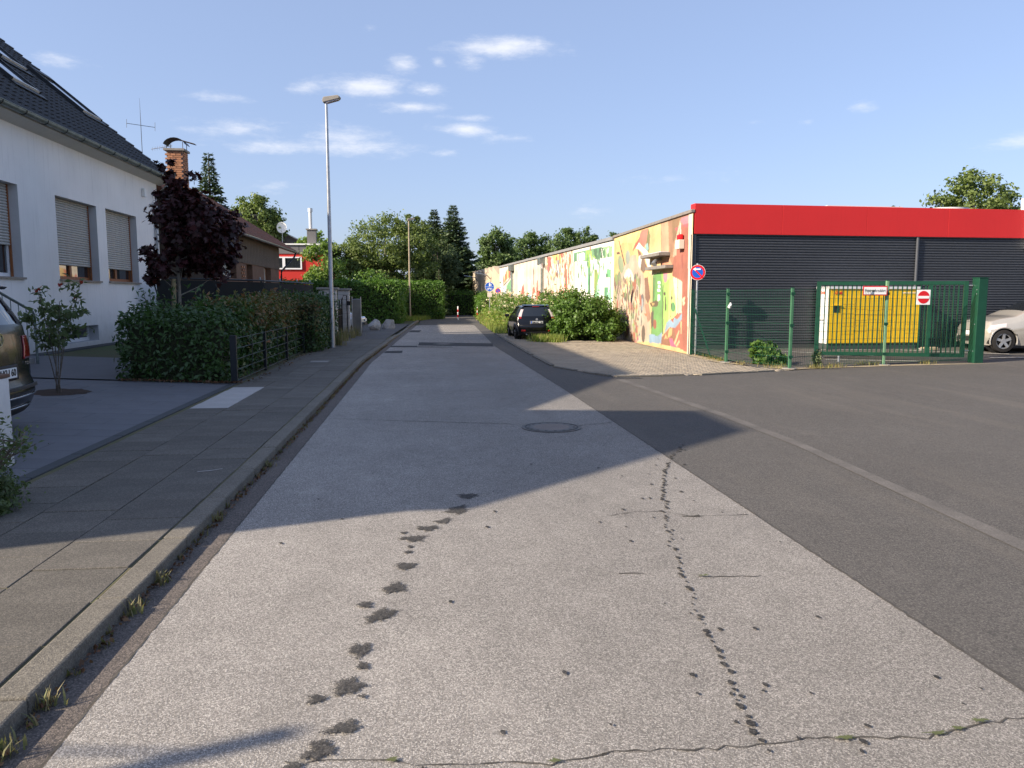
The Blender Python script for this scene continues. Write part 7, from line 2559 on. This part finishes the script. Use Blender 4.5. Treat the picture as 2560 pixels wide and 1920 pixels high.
twiggy('photinia_shrub', 'open shrub with red young tips growing from a bark hole in the driveway', (-5.55, 12.35, .17), 1.75, .45, 6, 22, .115, M['l_weed'], m2=M['l_redtip'])
twiggy('corner_weed', 'straggly weed clump at the foot of the white pier', (-3.24, 5.85, .07), .56, .36, 18, 14, .045, M['l_weed'], 'weed', ratio=.5)
scrub('corner_weed', 'low leafy weed mat at the pavement edge beside the white pier', [(-3.25, 5.8, .18, .34, .45, .2), (-3.15, 5.6, .1, .28, .3, .13)], 4200, .042, M['l_weed'], cat='weed')
scrub('vine_clump', 'broad leaved green plant growing through the mesh fence', [(7.9, 17.35, .28, .38, .3, .28), (8.15, 17.2, .16, .34, .3, .16)], 900, .12, M['l_bush'], cat='plant', ratio=.8)
scrub('fence_weed', 'thin weed in the sand between fence post and gate', [(8.85, 16.55, .22, .10, .10, .22)], 90, .06, M['l_weed'], cat='weed')

# --- purple maple
t = thing('purple_maple', 'purple leaved maple tied to a stake in front of the white house', 'tree', (-6.05, 20.0, .18))
x, y = -6.05, 20.0
tb = MB().tube([(x, y, .1), (x + .02, y, 1.8), (x - .02, y, 3.4), (x + .05, y, 4.6)], [.045, .04, .03, .012], 8)
ells = [(x + .35, y + .3, 3.35, .95, .9, 1.05), (x + .08, y, 4.40, .48, .48, .62), (x + .1, y, 4.0, .5, .5, .5), (x + .2, y + .1, 3.4, .8, .8, .9), (x - .25, y - .1, 2.4, .6, .6, .65), (x + .75, y + .5, 2.6, .75, .8, .75), (x + .9, y + .6, 3.3, .6, .7, .7)]
P, Nn, C = crown_points(ells, 6200, .26, 220, .3)
for k in range(26):
    c = Vector(C[rs.randint(len(C))])
    zz = max(1.5, min(4.2, c.z - .6))
    a = Vector((x, y, zz))
    tb.tube([a, a.lerp(c, .5) + Vector((0, 0, -.05)), c], [.018, .011, .004], 5)
tb.build('trunk', M['palebark'], t, recalc=False)
Nn[:, 2] += .3
leaves('crown', P, .155, M['l_maple'], t, Nn, .7, 1, 'maple')
t = thing('tree_stake', 'weathered round timber stake supporting the purple maple', 'stake', (-6.1, 19.85, .18))
MB().tube([(-6.13, 19.85, 0), (-6.11, 19.85, 2.05)], .05, 10).build('post', M['stake'], t, smooth=True)
MB().tube([(-6.13, 19.80, 1.85), (-6.05, 19.9, 1.85), (-6.05, 20.06, 1.85)], .012, 6).build('tie', M['plastic'], t)

# --- trees behind
conifer('spruce_tree', 'blue green spruce behind the purple maple', (-11.7, 45, .2), 9.3, 2.3, M['l_dark'], None, 60, .34, .40)
tree('garden_tree', 'dense green tree rising behind the brown house roof', (-14.4, 70, .2), 4, .25, [(-14.6, 70, 8.2, 2.1, 2, 2.0), (-13.2, 70, 7.4, 1.3, 1.5, 1.3)], 5200, .26, M['l_tree'], clump=.26, nclump=80)
tree('garden_tree', 'small fresh green tree behind the grey chimney', (-8.6, 66, .2), 3, .15, [(-9.0, 66, 5.6, 1.6, 1.5, 1.35)], 2400, .22, M['l_fresh'], clump=.26, nclump=50)
tree('garden_tree', 'bright young leafy tree beside the red house', (-6.2, 50.5, .1), 1.5, .10, [(-6.4, 50.5, 3.5, 1.2, 1.2, 1.6), (-6.7, 50.3, 2.4, 1.2, 1.1, 1.0), (-5.6, 50.8, 2.8, .9, .9, 1.3)], 4200, .17, M['l_fresh'], clump=.28, nclump=70)
tree('willow_tree', 'broad pale green tree behind the tall clipped hedge', (-3.2, 66, 0), 2.4, .28, [(-3.2, 66, 6.0, 3.4, 3, 2.4), (-5.6, 65, 4.6, 2.2, 2.2, 1.9), (-.6, 66, 5.2, 2.2, 2.2, 2.2), (-1.0, 67, 7.4, 1.5, 1.4, 1.1), (-3.6, 64, 3.6, 2.8, 1.5, 1.4), (-6.8, 66, 5.0, 1.2, 1.2, 1.0)], 15000, .24, M['l_tree'], clump=.22, nclump=210, bark='palebark', ratio=.42)
conifer('spruce_tree', 'tallest dark spruce at the road end', (2.9, 77, 0), 10.6, 3.9, M['l_dark'], 'dark spruces', 74, .34, .50, 12)
conifer('spruce_tree', 'shorter dark spruce beside the tallest one', (1.05, 78, 0), 10.3, 3.5, M['l_dark'], 'dark spruces', 68, .34, .50, 12)
t = tree('pine_tree', 'grey green pine in front of the dark spruces', (1.2, 70, 0), 3, .2, [(1.2, 70, 5.2, 1.7, 1.6, 1.5), (2.3, 70, 4.4, 1.3, 1.4, 1.2), (.4, 70, 4.0, 1.3, 1.3, 1.1), (1.5, 70, 3.0, 1.7, 1.4, 1.0)], 6500, .26, M['l_pine'], clump=.26, nclump=90, ratio=.25, spread=1.0)
conifer('cypress_shrub', 'pale drooping cypress at the edge of the clipped hedge', (1.2, 63.5, 0), 3.9, .9, M['l_pine'], None, 20, .5, .25)
tree('round_tree', 'dense round crowned tree beyond the folded hall', (9.2, 100, 0), 4, .35, [(9.2, 100, 7.6, 2.2, 2, 2.9), (8.4, 100, 5.5, 1.8, 1.6, 2.2), (10.3, 100, 5.4, 1.6, 1.6, 2.2)], 6800, .34, M['l_far'], clump=.24, nclump=110)
FT = [(14.6, 112, 8.0, 2.6, 3.0), (16.6, 114, 9.0, 2.5, 2.2), (12.2, 110, 6.2, 2.2, 2.2), (19.8, 112, 8.3, 2.2, 2.4), (21.8, 116, 9.6, 1.7, 2.4), (24.0, 114, 9.4, 1.6, 2.4), (26.0, 116, 8.8, 1.5, 2.0), (29.5, 118, 9.6, 1.5, 2.0), (32, 118, 9.2, 1.6, 1.8), (17.8, 118, 7.6, 2.6, 2.2), (10.6, 116, 5.6, 2.4, 2.2), (23.0, 120, 7.4, 2.6, 2.0), (27.8, 120, 7.6, 2.4, 1.8)]
PL = ['feathery poplar crown nearest the spreading tree behind the warehouse', 'tallest feathery poplar crown above the warehouse roof edge', 'narrow feathery poplar crown beside the tallest poplar', 'lowest feathery poplar crown behind the warehouse', 'lone feathery poplar top just clear of the white painted wall']
FL = ['dark leafy tree behind the warehouse, next to the dense round crown', 'full round tree standing highest behind the warehouse roof edge', 'low bushy tree filling the gap right of the dense round crown', 'spreading green tree behind the warehouse below the poplars', 'broad tree between the full round tree and the spreading one', 'lowest dark tree half hidden by the folded hall', 'broad tree filling in below the tallest poplar', 'broad tree filling in between the lowest and the lone poplar']
for i, (x, y, z, rx_, rz_) in enumerate(FT):
    tall = 4 <= i < 9
    tree('poplar_tree' if tall else 'park_tree', PL[i - 4] if tall else FL[i if i < 4 else i - 5], (x, y, 0), 4, .25,
         [(x, y, z, rx_, 2, rz_), (x + .5, y, z - 2.5, rx_ * 1.15, 2, rz_)], 2600, .34, M['l_far'], 'poplars beyond the warehouse' if tall else None, clump=.26, nclump=60, limbs=5)
tree('yard_tree', 'leafy tree rising behind the red fascia', (34.5, 46, 0), 4.5, .3, [(34.6, 46, 7.6, 2.2, 2, 1.9), (32.6, 46, 6.6, 1.9, 2, 1.3), (30.3, 46, 6.2, 1.5, 1.5, .9), (36.3, 46, 6.8, 1.6, 1.6, 1.5)], 6500, .22, M['l_tree'], clump=.24, nclump=110)

# far wood that closes the horizon behind everything (reads as one mass)
P = []
Nn = []
for k in range(150):
    a = R(-62 + 130 * k / 149 + rs.normal() * .4)
    d = rs.uniform(150, 175)
    h = rs.uniform(4.5, 7.5)
    if -6 < math.degrees(a) < 4:
        d = 130
    c = np.array([d * math.sin(a), d * math.cos(a), h * .45])
    q = rs.normal(size=(110, 3))
    q /= np.linalg.norm(q, axis=1)[:, None]
    P.append(c + q * np.array([3.2, 2.0, h * .5]) * rs.uniform(.7, 1.05, size=(110, 1)))
    Nn.append(q)
o = leaves('far_wood', np.concatenate(P), 1.0, M['l_far'], None, np.concatenate(Nn), .6, .8)
tag(o, 'low belt of far trees closing the horizon', 'wood', kind='stuff')
